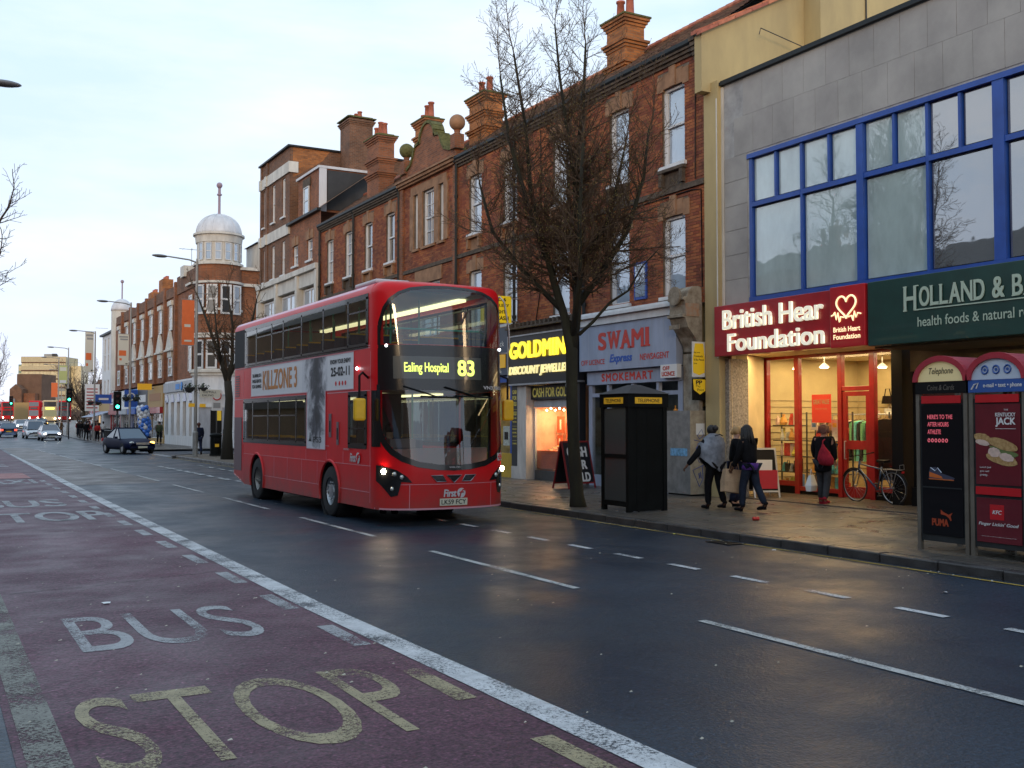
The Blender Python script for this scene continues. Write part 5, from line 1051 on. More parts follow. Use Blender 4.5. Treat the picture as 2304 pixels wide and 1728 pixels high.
def make_bus():
    B = thing('double_decker_bus', 'red double decker bus with destination Ealing Hospital and route 83, headlights on', 'bus', (8.16, 16.6, 0))
    A_, N_, HW, Lb = .80, 2.5, 1.26, 10.4
    def rake(z): return .07 * max(0, z - 1.0) + (.35 * (z - 3.9) ** 2 if z > 3.9 else 0) + .05 * max(0, .8 - z)
    def FFr(x, z, off=0):
        def y(xx): xx = min(abs(xx), 1.2595); return A_ * (1 - (1 - (xx / HW) ** N_) ** (1 / N_))
        e_ = 1e-3; dy = (y(x + e_) - y(x - e_)) / (2 * e_); l_ = math.hypot(1, dy); nx, ny = dy / l_, -1 / l_
        return (x + nx * off, y(x) + rake(z) * (1 - .75 * (abs(x) / HW) ** 4) + ny * off, z)
    FL = lambda y, z, off=0: (-HW - off, y, z)
    FR = lambda y, z, off=0: (HW + off, y, z)
    # openings
    ut_ = lerp_tab([(0, 4.27), (.4, 4.255), (.7, 4.21), (.9, 4.13), (1.05, 4.01), (1.13, 3.86), (1.18, 3.62), (1.215, 3.2)]); us_top = lambda x: ut_(abs(x))
    ll_ = lerp_tab([(0, 1.03), (.3, 1.045), (.65, 1.10), (.9, 1.20), (1.05, 1.32), (1.13, 1.45), (1.18, 1.62), (1.215, 1.95)]); ls_low = lambda x: ll_(abs(x))
    def in_front(x, z): return (abs(x) < 1.16 and 3.19 < z < us_top(x) - .02) or (abs(x) < 1.18 and ls_low(x) + .02 < z < 2.43)
    UW = (1.0, 9.2, 3.24, 4.10); LW = (4.45, 9.3, 1.40, 2.34); CW = (1.05, 1.88, 1.42, 2.34)
    RW = [(1.2, 9.2, 3.24, 4.10), (2.4, 9.3, 1.40, 2.34), (1.05, 2.2, .45, 2.34)]
    ARCH = [(2.95, .5), (8.10, .5)]
    def in_side(y, z, left):
        for (yc, zc) in ARCH:
            if (y - yc) ** 2 + (z - zc) ** 2 < .58 ** 2: return True
        for (a, b, c, d) in ((UW, LW, CW) if left else RW):
            if a < y < b and c < z < d: return True
        return False
    ring = []; ny_ = 150
    for k in range(ny_ + 1): ring.append(('L', 10.22 - (10.22 - A_) * k / ny_))
    nf = 64
    for k in range(1, nf): ring.append(('F', -90 + 180 * k / nf))
    for k in range(ny_ + 1): ring.append(('R', A_ + (10.22 - A_) * k / ny_))
    for k in range(1, 6): ring.append(('C1', 90 * k / 6))
    ring.append(('B', 1.08)); ring.append(('B', 0)); ring.append(('B', -1.08))
    for k in range(1, 6): ring.append(('C2', 90 * k / 6))
    def zb(y): return .30 if y < 9.2 else .30 + .24 * (y - 9.2) / 1.2
    def pos(r, z, ins=0, ztrue=None):
        zt = z if ztrue is None else ztrue; k, v = r
        if k == 'L': return (-HW + ins, v, max(z, zb(v)) if z < 1 else z)
        if k == 'R': return (HW - ins, v, max(z, zb(v)) if z < 1 else z)
        if k == 'F':
            p = R(v); s_, c_ = math.sin(p), math.cos(p); x = math.copysign(abs(s_) ** (2 / N_), s_) * HW; q = FFr(max(-1.2594, min(1.2594, x)), zt)
            return (x * (1 - ins / HW), A_ * (1 - abs(c_) ** (2 / N_)) + rake(zt) * (1 - .75 * (abs(x) / HW) ** 4) + ins * 1.25 * c_, z)
        if k == 'C1': p = R(v); return (HW - .18 + (.18 - ins) * math.cos(p), 10.22 + (.18 - ins) * math.sin(p), max(z, zb(10.3)))
        if k == 'C2': p = R(v); return (-HW + .18 - (.18 - ins) * math.sin(p), 10.22 + (.18 - ins) * math.cos(p), max(z, zb(10.3)))
        return (v, 10.4 - ins, max(z, zb(10.3)))
    zs = [.30 + .055 * k for k in range(int((4.16 - .30) / .055) + 1)]
    n = len(ring); mb = MB(); grid = []
    for z in zs: grid.append([pos(r, z) for r in ring])
    for k in range(1, 9):
        th = R(90 * k / 8); z = zs[-1] + .21 * math.sin(th); grid.append([pos(r, z, .21 * (1 - math.cos(th)), zs[-1] + .12 * math.sin(th)) for r in ring])
    top = grid[-1]
    for s_ in (.8, .55, .25, .02): grid.append([(p[0] * s_, 5.3 + (p[1] - 5.3) * (1 - (1 - s_) * .12) if s_ > .1 else 5.3 + (p[1] - 5.3) * .9, p[2] + .07 * (1 - s_ ** 2)) for p in top])
    for g_ in grid: mb.v += g_
    nz = len(zs)
    for j in range(len(grid) - 1):
        for i in range(n):
            i2 = (i + 1) % n; a, b2, c, d = grid[j][i], grid[j][i2], grid[j + 1][i2], grid[j + 1][i]
            cx, cy, cz = (a[0] + c[0]) / 2, (a[1] + c[1]) / 2, (a[2] + c[2]) / 2
            kd = ring[i][0]
            if j < nz + 1:
                if kd == 'F' and cy < A_ + .2 and in_front(cx, cz): continue
                if kd in 'LR' and ring[i2][0] == kd and j < nz and in_side(cy, cz, kd == 'L'): continue
            mb.f.append((j * n + i, j * n + i2, (j + 1) * n + i2, (j + 1) * n + i)); mb.m.append(1 if j >= nz + 2 and cy > 1.2 else 0)
    body = mb.build('body', ['bus_red', 'bus_roof'], B, smooth=True)
    def patch(F, u0, u1, lo, hi, off=.004, nu=40, nv=6, mb=None, th=0, m=0):
        mb = MB() if mb is None else mb; lo = lo if callable(lo) else (lambda u, v=lo: v); hi = hi if callable(hi) else (lambda u, v=hi: v); o = len(mb.v)
        for i in range(nu + 1):
            u = u0 + (u1 - u0) * i / nu; a, b2 = lo(u), hi(u)
            for j in range(nv + 1): mb.v.append(F(u, a + (b2 - a) * j / nv, off))
        for i in range(nu):
            for j in range(nv): q = o + i * (nv + 1) + j; mb.f.append((q, q + nv + 1, q + nv + 2, q + 1)); mb.m.append(m)
        return mb
    def poly(F, pts_, off=.006, nu=24, mb=None, m=0):
        u0 = min(p[0] for p in pts_); u1 = max(p[0] for p in pts_)
        def span(u):
            zz = []; u = min(max(u, u0 + 1e-4), u1 - 1e-4)
            for (p, q) in zip(pts_, pts_[1:] + pts_[:1]):
                if (p[0] - u) * (q[0] - u) <= 0 and abs(p[0] - q[0]) > 1e-9: zz.append(p[1] + (q[1] - p[1]) * (u - p[0]) / (q[0] - p[0]))
            return (min(zz), max(zz)) if zz else (0, 0)
        return patch(F, u0, u1, lambda u: span(u)[0], lambda u: span(u)[1], off, nu, 3, mb, m=m)
    # front glazing with black surrounds
    g = patch(FFr, -1.205, 1.205, 3.16, us_top, .004, 80, 10); up = g.build('upper_windscreen', 'screen_glass', B, smooth=True)
    fr = MB(); patch(FFr, -1.22, 1.22, 3.13, 3.20, .008, 60, 2, fr); patch(FFr, -1.22, 1.22, lambda u: us_top(u) - .03, lambda u: us_top(u * .97) + .02, .008, 90, 2, fr)
    for sx in (-1, 1): patch(FFr, sx * 1.225, sx * 1.195, 3.2, 3.55, .0085, 4, 6, fr)
    fr.build('surround', 'bus_black', up, smooth=True)
    g = patch(FFr, -1.21, 1.21, ls_low, 2.46, .004, 80, 14); lo_ = g.build('lower_windscreen', 'screen_glass', B, smooth=True)
    fr = MB(); patch(FFr, -1.228, 1.228, lambda u: ls_low(u * .965) - .05, lambda u: ls_low(u) + .045, .009, 100, 3, fr)
    for sx in (-1, 1): patch(FFr, sx * 1.232, sx * 1.20, 1.80, 2.5, .0095, 6, 6, fr)
    patch(FFr, -1.22, 1.22, 2.40, 2.505, .010, 60, 2, fr); fr.build('surround', 'bus_black', lo_, smooth=True)
    g = patch(FFr, -1.225, 1.225, 2.505, 3.14, .006, 60, 6); g.build('destination_band', 'bus_black', B, smooth=True)
    g = patch(FFr, -1.03, .62, 2.60, 3.00, .011, 30, 2); db = g.build('destination_board', 'led_board', B, smooth=True)
    lt = MB(); FT2 = lambda u, z, d=0: FFr(u, z, .005 + d)
    put_text(lt, 'Ealing Hospital', FT2, -.86, -.06, 2.67, 2.89, bold=.012); put_text(lt, '83', FT2, .12, .47, 2.66, 2.95, bold=.03); lt.build('lettering', 'led_yellow', db)
    lt = MB(); put_text(lt, 'VN37803', FT2, .66, 1.14, 2.43, 2.495, bold=.03); put_text(lt, 'VOLVO', FT2, -.10, .12, 1.028, 1.052, bold=.03); lt.build('fleet_number', 'bus_white', B)
    # headlamps, badge, plate
    for sx in (-1, 1):
        pts_ = [(sx * 1.235, 1.10), (sx * 1.0, 1.03), (sx * .82, .90), (sx * .74, .78), (sx * .93, .79), (sx * .97, .60), (sx * 1.08, .53), (sx * 1.16, .72), (sx * 1.235, .96)]
        hl = poly(FFr, [(sx * 1.24, 1.08), (sx * 1.0, 1.0), (sx * .84, .88), (sx * .76, .78), (sx * 1.0, .80), (sx * 1.24, .86)], .008); poly(FFr, [(sx * 1.24, .87), (sx * 1.0, .81), (sx * .93, .80), (sx * .98, .56), (sx * 1.08, .53), (sx * 1.24, .80)], .0082, mb=hl)
        h_ = hl.build('headlamp', 'bus_black', B, smooth=True)
        for (x, z, r_, mm, nm) in ((1.165, .975, .050, 'head_glow', 'bulb'), (1.03, .93, .042, 'lens', 'lens'), (.925, .875, .042, 'lens', 'lens'), (1.06, .67, .038, 'lens', 'fog_lens')):
            p = FFr(sx * x, z, .012); MB().ball(p, r_, 12, sc=(1, .6, 1)).build(nm, mm, h_, smooth=True)
        p = FFr(sx * 1.12, 3.185, .02); MB().ball(p, .026, 8).build('marker_lamp', 'side_glow', B)
    bd = MB()
    for sx in (-1, 1): poly(FFr, [(sx * .15, .79), (sx * .33, .79), (sx * .44, .90), (sx * .22, .90)], .008, 12, bd)
    poly(FFr, [(-.15, .90), (.15, .90), (0, .77)], .008, 12, bd); bd.build('badge', 'bus_black', B)
    bt = MB()
    for pl in ([(-.15, .90), (.15, .90), (0, .77)], [(.15, .79), (.33, .79), (.44, .90), (.22, .90)], [(-.15, .79), (-.33, .79), (-.44, .90), (-.22, .90)]): bt.tube([FFr(*p, .012) for p in pl], .006, 4, closed=True)
    bt.build('badge_trim', 'steel', B)
    pl = patch(FFr, -.27, .27, .365, .49, .012, 10, 1).build('number_plate', 'plate_white', B); lt = MB(); put_text(lt, 'LK59 FCY', FT2, -.24, .24, .385, .47, bold=.02); lt.build('lettering', 'ink', pl)
    def logo(F, u, z, s_, nm, rd=1):
        lt = MB(); put_text(lt, 'First', F, u, u + 1.55 * s_, z, z + s_ * .85, bold=.04, shear=.12); cx, cz = u + 2.15 * s_, z + .42 * s_
        lt.add([F(cx, cz, .01)] + [F(cx + .52 * s_ * math.cos(R(20 * k)), cz + .55 * s_ * math.sin(R(20 * k)), .01) for k in range(18)], [(0, 1 + k, 1 + (k + 1) % 18) for k in range(18)])
        o = lt.build(nm, 'bus_white', B); f_ = MB(); F2 = lambda u_, z_, d=0: [F(u_, z_, .01)[i_] + ((-.003, 0, 0) if rd else (0, -.003, 0))[i_] for i_ in range(3)]
        f_.tube([F2(cx - .2 * s_, cz - .5 * s_), F2(cx - .02 * s_, cz + .1 * s_), F2(cx + .2 * s_, cz + .36 * s_), F2(cx + .42 * s_, cz + .30 * s_)], .04 * s_ * 2, 4).tube([F2(cx - .25 * s_, cz + .08 * s_), F2(cx + .3 * s_, cz + .08 * s_)], .035 * s_ * 2, 4)
        f_.build('emblem', 'bus_red', o)
    logo(lambda u, z, d=0: FFr(u, z, .002 + d), -.20, .515, .16, 'front_logo', 0)
    FLr = lambda u, z, d=0: FL(-u, z, .006 + d)
    logo(lambda u, z, d=0: FLr(u, z, d), -1.80, 1.10, .19, 'side_logo', 1)
    tf = patch(FFr, .98, 1.15, 1.13, 1.27, .012, 6, 1).build('roundel_sticker', 'bus_white', B); q_ = MB(); q_.tube([FFr(1.065 + .045 * math.cos(R(30 * k)), 1.20 + .045 * math.sin(R(30 * k)), .016) for k in range(12)], .009, 4, closed=True); q_.tube([FFr(1.0, 1.2, .016), FFr(1.13, 1.2, .016)], .01, 4); q_.build('roundel', 'bus_red', tf)
    patch(FFr, 1.155, 1.225, 1.13, 1.27, .012, 6, 1).build('access_sticker', 'letter_blue', B)
    # seams in the front panels
    sm = MB(); patch(FFr, -1.2, 1.2, .742, .750, .003, 50, 1, sm)
    for x in (-.80, .80): patch(FFr, x - .004, x + .004, .31, .742, .003, 1, 6, sm)
    patch(FFr, -1.25, 1.25, .30, .33, .002, 60, 1, sm)
    for (ya, yb, z) in ((.8, 9.3, 1.05), (3.55, 7.5, .58), (.85, 2.35, .58)): sm.box(-1.2645, -1.2605, ya, yb, z, z + .008, 0)
    for y in (3.7, 4.7, 5.7, 6.7): sm.box(-1.2642, -1.2605, y, y + .006, .58, 1.05)
    for y in (2.2, 3.15, 4.42, 9.35): sm.box(-1.2642, -1.2605, y, y + .005, 1.06, 1.28)
    for y in (.82, 9.35): sm.box(-1.2642, -1.2605, y, y + .006, .4, 3.1)
    sm.build('panel_seam', 'pink_line', B)
    ln = MB()
    for z in (3.205, 3.165, 2.395): ln.box(-1.268, -1.2605, .85 if z > 3 else 4.5, 10.2, z, z + .014)
    ln.box(-1.268, -1.2605, .85, 3.1, 2.395, 2.409); ln.box(-1.268, -1.2605, 3.0, 3.2, 1.36, 1.37); ln.build('trim_line', 'pink_line', B)
    # side glazing
    def side_win(F, name, y0, y1, z0, z1, mull, trans):
        g = MB(); g.add([F(y0 - .02, z0 - .02, .003), F(y1 + .02, z0 - .02, .003), F(y1 + .02, z1 + .02, .003), F(y0 - .02, z1 + .02, .003)], [(0, 1, 2, 3)]); w_ = g.build(name, 'bus_glass', B)
        f = MB(); q = lambda a, b2, c, d: fbox(f, F, a, b2, c, d, .0, .008)
        q(y0 - .06, y1 + .06, z0 - .07, z0 + .03); q(y0 - .06, y1 + .06, z1 - .04, z1 + .06); q(y0 - .07, y0 + .05, z0, z1); q(y1 - .05, y1 + .07, z0, z1)
        for m_ in mull: q(m_ - .035, m_ + .035, z0, z1)
        for (a, b2, z) in trans: q(a, b2, z - .015, z + .015)
        f.build('surround', 'bus_black', w_); return w_
    side_win(FL, 'upper_side_window', *UW, [1.97, 3.38, 4.76, 6.06, 6.95, 8.23], [(1.0, 1.97, 3.86), (4.76, 8.23, 3.86)])
    side_win(FL, 'lower_side_window', *LW, [5.1, 6.3, 7.2, 8.5], [(5.1, 8.5, 1.98)])
    side_win(FL, 'cab_window', *CW, [], [(1.05, 1.88, 1.72)])
    patch(lambda u, z, o=0: FFr(u, z, o), -1.2594, -1.20, 1.4, 2.4, .008, 6, 6).build('cab_quarter_light', 'bus_black', B)
    side_win(FR, 'upper_side_window', *RW[0], [1.97, 3.38, 4.76, 6.06, 6.95, 8.23], [(1.97, 8.23, 3.86)]); side_win(FR, 'lower_side_window', *RW[1], [3.6, 4.9, 6.3, 7.6], [])
    side_win(FR, 'front_door', *RW[2], [1.62], [])
    f = MB(); f.box(-1.272, -1.2605, 9.28, 10.2, 3.2, 4.14); f.build('rear_quarter_panel', 'rubber', B)
    # advertisement in a T shape
    ad = MB()
    ad.add([FL(1.66, 2.46, .006), FL(3.1, 2.46, .006), FL(3.1, 3.14, .006), FL(1.66, 3.14, .006), FL(4.7, 2.46, .006), FL(8.66, 2.46, .006), FL(8.66, 3.14, .006), FL(4.7, 3.14, .006)], [(0, 1, 2, 3), (4, 5, 6, 7)])
    adp = ad.build('advertisement', 'ad_white', B)
    ad = MB(); ad.add([FL(3.1, 2.46, .006), FL(4.7, 2.46, .006), FL(4.7, 3.14, .006), FL(3.1, 3.14, .006), FL(3.22, 1.30, .006), FL(4.36, 1.30, .006), FL(4.36, 2.46, .006), FL(3.22, 2.46, .006)], [(0, 1, 2, 3), (4, 5, 6, 7)]); ad.build('smoke_picture', 'ad_smoke', adp)
    bdn = MB()
    for (a, b2, c, d) in ((1.64, 8.68, 3.14, 3.155), (1.64, 3.2, 2.445, 2.46), (4.38, 8.68, 2.445, 2.46), (3.2, 3.22, 1.285, 2.46), (4.36, 4.38, 1.285, 2.46), (3.2, 4.38, 1.285, 1.30)): fbox(bdn, FL, a, b2, c, d, .004, .012)
    bdn.build('border', 'pink_line', adp)
    FA = lambda u, z, d=0: FL(8.66 - u, z, .0 + (d or .01))
    lt = MB(); put_text(lt, 'KILLZONE 3', FA, 1.02, 3.62, 2.58, 3.04, bold=.03); lt.build('orange_lettering', 'ad_orange', adp)
    lt = MB()
    for k, s_ in enumerate(['THE ARRIVAL OF A', 'WHOLE NEW ERA', 'FOR GAMING']): put_text(lt, s_, FA, .12, .90, 2.90 - .13 * k, 2.99 - .13 * k, bold=.04)
    put_text(lt, 'KNOW YOUR ENEMY', FA, 5.72, 6.86, 2.96, 3.05, bold=.04); put_text(lt, '25-02-11', FA, 5.76, 6.80, 2.72, 2.90, bold=.05); put_text(lt, 'PS3', FA, 4.72, 5.22, 1.42, 1.54, bold=.01)
    lt.add([FA(4.42, 1.44), FA(4.62, 1.44), FA(4.56, 1.50), FA(4.54, 1.62), FA(4.50, 1.62), FA(4.48, 1.5)], [(0, 1, 2, 3, 4, 5)]); lt.build('dark_lettering', 'ink', adp)
    lt = MB()
    for k, q in enumerate((6.05, 6.25, 6.42, 6.58)): lt.add([FA(q + .05 * math.cos(R(60 * j_)), 2.58 + .05 * math.sin(R(60 * j_))) for j_ in range(6)], [tuple(range(6))])
    lt.build('small_symbols', 'bus_red', adp)
    # side details
    v = MB(); fbox(v, FL, 2.86, 3.00, 1.54, 2.0, .001, .012); fbox(v, FL, 2.44, 2.56, 1.40, 1.84, .001, .012); vv = v.build('side_vent', mat('vent_grey', (.16, .10, .11), .5), B); v = MB(); fbox(v, FL, 2.90, 2.96, 1.64, 1.86, .013, .016); fbox(v, FL, 2.47, 2.53, 1.5, 1.72, .013, .016); v.build('slot', 'black', vv)
    v = MB()
    for k in range(9): fbox(v, FL, 9.75, 10.12, 2.48 + .062 * k, 2.505 + .062 * k, .001, .014)
    v.build('engine_grille', 'vent_grey', B)
    v = MB(); fbox(v, FL, 9.5, 10.2, .62, 1.95, .001, .010); v.build('rear_grille', 'vent_grey', B)
    lt = MB(); put_text(lt, 'VN37803', FLr, -2.15, -1.85, 1.31, 1.345, bold=.02); lt.build('side_number', 'bus_white', B)
    p = FL(1.42, 2.82, .03); MB().ball(p, .03, 8).build('side_repeater', 'side_glow', B)
    # mirrors on hanging arms, branch guard, wipers
    for sx in (-1, 1):
        mm = MB(); xx = sx * 1.50
        mm.tube([(sx * 1.24, .95, 2.62), (sx * 1.40, .85, 2.72), (xx, .75, 2.66), (xx, .75, 2.25)], .022, 7); ar = mm.build('mirror_arm', 'black', B)
        c = MB(); c.box(xx - .11, xx + .11, .68, .80, 1.86, 2.26); ms = c.build('mirror', 'mirror_yellow', ar, bevel=.04)
        MB().cbox((xx, .805, 2.06), (.19, .004, .36)).build('mirror_glass', 'window_dark', ms)
    gm = MB(); gm.tube([(1.22, .80, 4.16), (1.32, .72, 4.22), (1.40, .70, 4.12), (1.50, .70, 3.6), (1.53, .72, 3.25), (1.50, .75, 3.15), (1.27, .85, 3.13)], .018, 7); gm.build('branch_guard', 'steel', B, smooth=True)
    for (pts_) in ([(-.88, 2.47), (-.55, 2.36), (-.30, 2.28)], [(-.60, 2.29), (-.30, 2.28), (.10, 2.275)], [(-.15, 2.46), (.15, 2.38), (.45, 2.30)], [(.05, 2.30), (.45, 2.29), (.85, 2.28)]): MB().tube([FFr(*p, .04) for p in pts_], .014, 5).build('wiper', 'black', B)
    MB().box(-.9, -.2, 1.5, 2.6, 4.44, 4.52).build('roof_hatch', 'bus_white', B, bevel=.03)
    # wheels
    for (y, nm) in ((2.95, 'wheel'), (8.10, 'wheel')):
        for sx in (-1, 1):
            t_ = thing('x', '', '', (sx * 1.12, y, .485)); t_.name = 'wheel'; del t_['label']; del t_['category']; t_.parent = B
            MB().lathe([(.27, -.13), (.45, -.13), (.485, -.10), (.485, .10), (.45, .13), (.29, .13), (.27, .06)], n=36, axis='x', cap=False).build('tyre', 'tyre', t_, smooth=True)
            s_ = sx; rim = MB().lathe([(.29, .10 * s_), (.26, .03 * s_), (.16, .0), (.13, .11 * s_ if y < 5 else -.03 * s_), (.0, .12 * s_ if y < 5 else -.03 * s_)], n=28, axis='x', cap=False)
            for k in range(10): a_ = R(36 * k); rim.ball((.09 * s_ if y < 5 else 0.02 * s_, .175 * math.cos(a_), .175 * math.sin(a_)), .022, 6)
            rim.build('rim', 'steel' if y < 5 else 'galv', t_, smooth=False)
    for (yc, zc) in ARCH:
        for sx in (-1, 1):
            ar = MB()
            ar.tube([(sx * 1.262, yc + .585 * math.cos(R(t_)), zc + .585 * math.sin(R(t_))) for t_ in range(-20, 201, 10)], .028, 6)
            ar.lathe([(.59, sx * 1.25), (.59, sx * .75), (.0, sx * .75)], (0, yc, zc), 24, axis='x', m=1, cap=False)
            ar.build('wheel_arch', ['bus_red', 'rubber'], B)
    un = MB(); un.box(-1.15, 1.15, .9, 9.9, .34, .40); un.box(-.9, .9, 4, 9.4, .2, .33); un.build('underbody', 'rubber', B)
    # inside
    i_ = MB(); i_.box(-1.1, 1.1, .75, 10.2, 2.40, 2.48); i_.box(-1.2, 1.2, 2.0, 10.2, .42, .46); i_.box(-1.22, 1.22, 10.0, 10.1, .4, 4.2); i_.build('decks', 'bus_inner', B)
    i_ = MB(); i_.box(-1.1, -.2, 1.9, 1.95, .45, 2.38); i_.box(-.25, -.2, .9, 1.9, .45, 1.5); i_.build('cab_partition', 'dark', B)
    i_ = MB(); i_.prism([(-.95, .55), (.95, .55), (1.05, .8), (-1.05, .8)], lambda u, v, d: (u, v + .0, d), .9, 1.36); i_.cbox((-.65, .9, 1.45), (.5, .25, .16)); i_.build('dashboard', 'vent_grey', B)
    MB().lathe([(.20, .0), (.215, .02), (.20, .04)], (-.65, 1.1, 1.38), 20).build('steering_wheel', 'black', B)
    i_ = MB()
    for x in (-.95, .95): i_.box(x - .09, x + .09, 1.6, 9.8, 4.19, 4.24)
    i_.build('ceiling_tube', 'bus_tube', B)
    i_ = MB(); i_.box(-.5, -.35, 2.2, 9.6, 2.35, 2.385); i_.box(.35, .5, 1.5, 9.6, 2.35, 2.385); i_.build('lower_tube', 'bus_tube', B)
    MB().box(-1.18, 1.18, 1.05, 10.0, 4.245, 4.27).build('upper_ceiling', mat('bus_ceiling', (.62, .68, .64), .6), B)
    st0 = MB().box(0, .88, 0, .42, .36, .46).box(.02, .86, .38, .46, .44, 1.02).box(.1, .78, .1, .36, 0, .36, 1).box(.03, .85, .385, .455, 1.021, 1.05, 2)
    seat = None
    for (zf, ys) in ((2.48, [1.75 + .82 * k for k in range(10)]), (.46, [4.6 + .85 * k for k in range(6)])):
        for y in ys:
            for x in (-1.17, .29):
                if seat is None: seat = st0.build('seat', ['seat_blue', 'dark_metal', 'mirror_yellow'], B); c = seat
                else: c = seat.copy(); COL.objects.link(c)
                c.location = (x, y, zf)
    pp = MB()
    for y in (2.2, 3.9, 5.5, 7.1, 8.8):
        for x in (-.3, .3): pp.tube([(x, y, 2.48), (x, y, 4.32)], .018, 6)
    for y in (2.4, 4.2, 6): pp.tube([(.25, y, .46), (.25, y, 2.4)], .018, 6)
    pp.tube([(-1.08, .95, 3.52), (-.8, .62, 3.52), (.8, .62, 3.52), (1.08, .95, 3.52)], .018, 6)
    pp.tube([(-.85, .9, 2.5), (-.85, .9, 4.2)], .016, 6); pp.build('grab_pole', 'pole_teal', B)
    return B
BUS = make_bus()
# ------------------------------------------------------------------ telephone boxes, kiosk, bicycle, boards, people
mat('kiosk_red', (.36, .018, .035), .45, var=.2, coat=.2); mat('kiosk_frame', (.025, .028, .030), .5, var=.3, spec=.25); mat('kiosk_post', (.16, .14, .115), .5, metal=.3, var=.3)
mat('poster_black', (.006, .006, .008), .3, coat=.15, spec=.2); mat('poster_maroon', (.13, .012, .02), .3, coat=.4, var=.15); mat('fascia_cream', (.62, .52, .28), .5, emit=(.8, .65, .3), estr=.1); mat('fascia_blue', (.03, .09, .32), .4); mat('fascia_pale', (.48, .55, .66), .5)
mat('neon_pink', (.6, .12, .16), .5, emit=(.9, .15, .2), estr=.35); mat('bread', (.50, .33, .14), .8, col2=(.28, .15, .05), vscale=25); mat('chicken', (.62, .45, .38), .7, var=.2, vscale=20); mat('lettuce', (.12, .16, .05), .8)
mat('puma_orange', (.35, .05, .015), .5); mat('dark_red', (.14, .01, .01), .4); mat('clear_panel', (.055, .06, .06), .25, coat=.2)
def phone_box(label, x, y, face):
    """street-side advertising face at x, facing -X; 0.80 wide, 0.85 deep, arched red roof"""
    t = thing('telephone_box', label, 'telephone box', (x, y, .12), group='modern telephone boxes on the kerb'); W_ = .80; D = .86
    F = lambda u, z, d=0: (-d, u, z); Fr = lambda u, z, d=0: (-d, W_ - u, z)
    m_ = MB()
    for yy in (0, W_ - .055):
        for xx in (0, D - .055): m_.box(xx, xx + .055, yy, yy + .055, 0, 2.26)
    m_.build('post', 'kiosk_post', t)
    m_ = MB(); m_.box(.012, .045, .056, W_ - .056, .13, 2.02); m_.box(.8, .84, .056, W_ - .056, .13, .5); m_.box(.056, D - .056, .012, .03, .13, .3)
    m_.build('panel_frame', 'kiosk_frame', t)
    for yy in (.02, W_ - .03): MB().box(.06, D - .06, yy, yy + .008, .3, 2.02).build('side_pane', 'shop_glass', t)
    # arched roof running back
    arc = lambda r: [(W_ / 2 + r * .43 * math.cos(R(a)), 2.26 + r * .345 * math.sin(R(a))) for a in range(0, 181, 12)]
    o_, i_ = arc(1), [(W_ / 2 + .36 * math.cos(R(a)), 2.262 + .265 * math.sin(R(a))) for a in range(0, 181, 12)]
    m_ = MB(); n = len(o_)
    for k in range(n - 1):
        P = [o_[k], o_[k + 1], i_[k + 1], i_[k]]; m_.prism(P, F, -.04, .03)
    rf = m_.build('roof_arch', 'kiosk_red', t, smooth=False)
    m_ = MB(); rr = [(W_ / 2 + .42 * math.cos(R(a)), 2.262 + .335 * math.sin(R(a))) for a in range(0, 181, 9)]
    m_.v = [(.03, u, z) for u, z in rr] + [(D, u, z) for u, z in rr]; n = len(rr); m_.f = [(k, k + 1, n + k + 1, n + k) for k in range(n - 1)] + [tuple(range(n, 2 * n))]; m_.m = [0] * len(m_.f)
    m_.build('roof', mat('kiosk_roof', (.36, .035, .06), .55, var=.15, coat=.1), t, smooth=True)
    cream = 'fascia_cream' if face == 'shoe' else ('fascia_pale' if face == 'burger' else 'fascia_cream')
    m_ = MB(); m_.prism(i_, F, -.02, .0); fc = m_.build('arched_fascia', cream, t)
    m_ = MB(); fbox(m_, F, .0, W_, 2.10, 2.258, -.04, .012); fs = m_.build('name_strip', 'fascia_blue' if face == 'burger' else 'black', t)
    lt = MB()
    if face == 'burger':
        for u in (.24, .40, .56): lt.tube([Fr(u + .045 * math.cos(R(30 * k)), 2.385 + .05 * math.sin(R(30 * k)), .004) for k in range(12)], .012, 4, closed=True); lt.add([Fr(u + .022 * math.cos(R(60 * k)), 2.385 + .022 * math.sin(R(60 * k)), .004) for k in range(6)], [tuple(range(6))])
        lt.build('pictograms', 'fascia_blue', fc)
        lt = MB(); put_text(lt, 'e-mail • text • phone', Fr, .22, .76, 2.145, 2.215, .014, bold=.02); lt.tube([Fr(.05, 2.14, .016), Fr(.09, 2.2, .016), Fr(.15, 2.22, .016), Fr(.12, 2.15, .016)], .01, 4); lt.build('lettering', 'sign_white', fs)
    else:
        put_text(lt, 'Telephone', Fr, .22, .60, 2.335, 2.445, .003, shear=.25, bold=.005); lt.build('lettering', 'ink', fc)
        lt = MB(); put_text(lt, 'Coins & Cards', Fr, .2, .62, 2.145, 2.215, .014, shear=.2); lt.build('lettering', 'kiosk_post', fs)
    if face in ('shoe', 'burger'):
        m_ = MB(); fbox(m_, F, .09, .70, 1.97, 2.07, .0, .012); m_.build('red_bar', 'sign_red2', t)
    if face == 'shoe':
        m_ = MB(); fbox(m_, F, .08, .71, .22, 1.95, -.01, .0); p = m_.build('advert', 'poster_black', t)
        lt = MB()
        for s_, z in (("HERE'S TO THE", 1.76), ('AFTER HOURS', 1.66), ('ATHLETE', 1.56)): put_text(lt, s_, Fr, .19, .19 + .030 * len(s_), z, z + .06, .004, bold=.01)
        for k in range(6): lt.tube([Fr(.21 + .055 * k + .016 * math.cos(R(45 * q)), 1.475 + .022 * math.sin(R(45 * q)), .005) for q in range(8)], .006, 4, closed=True)
        lt.build('neon_lettering', 'neon_pink', p)
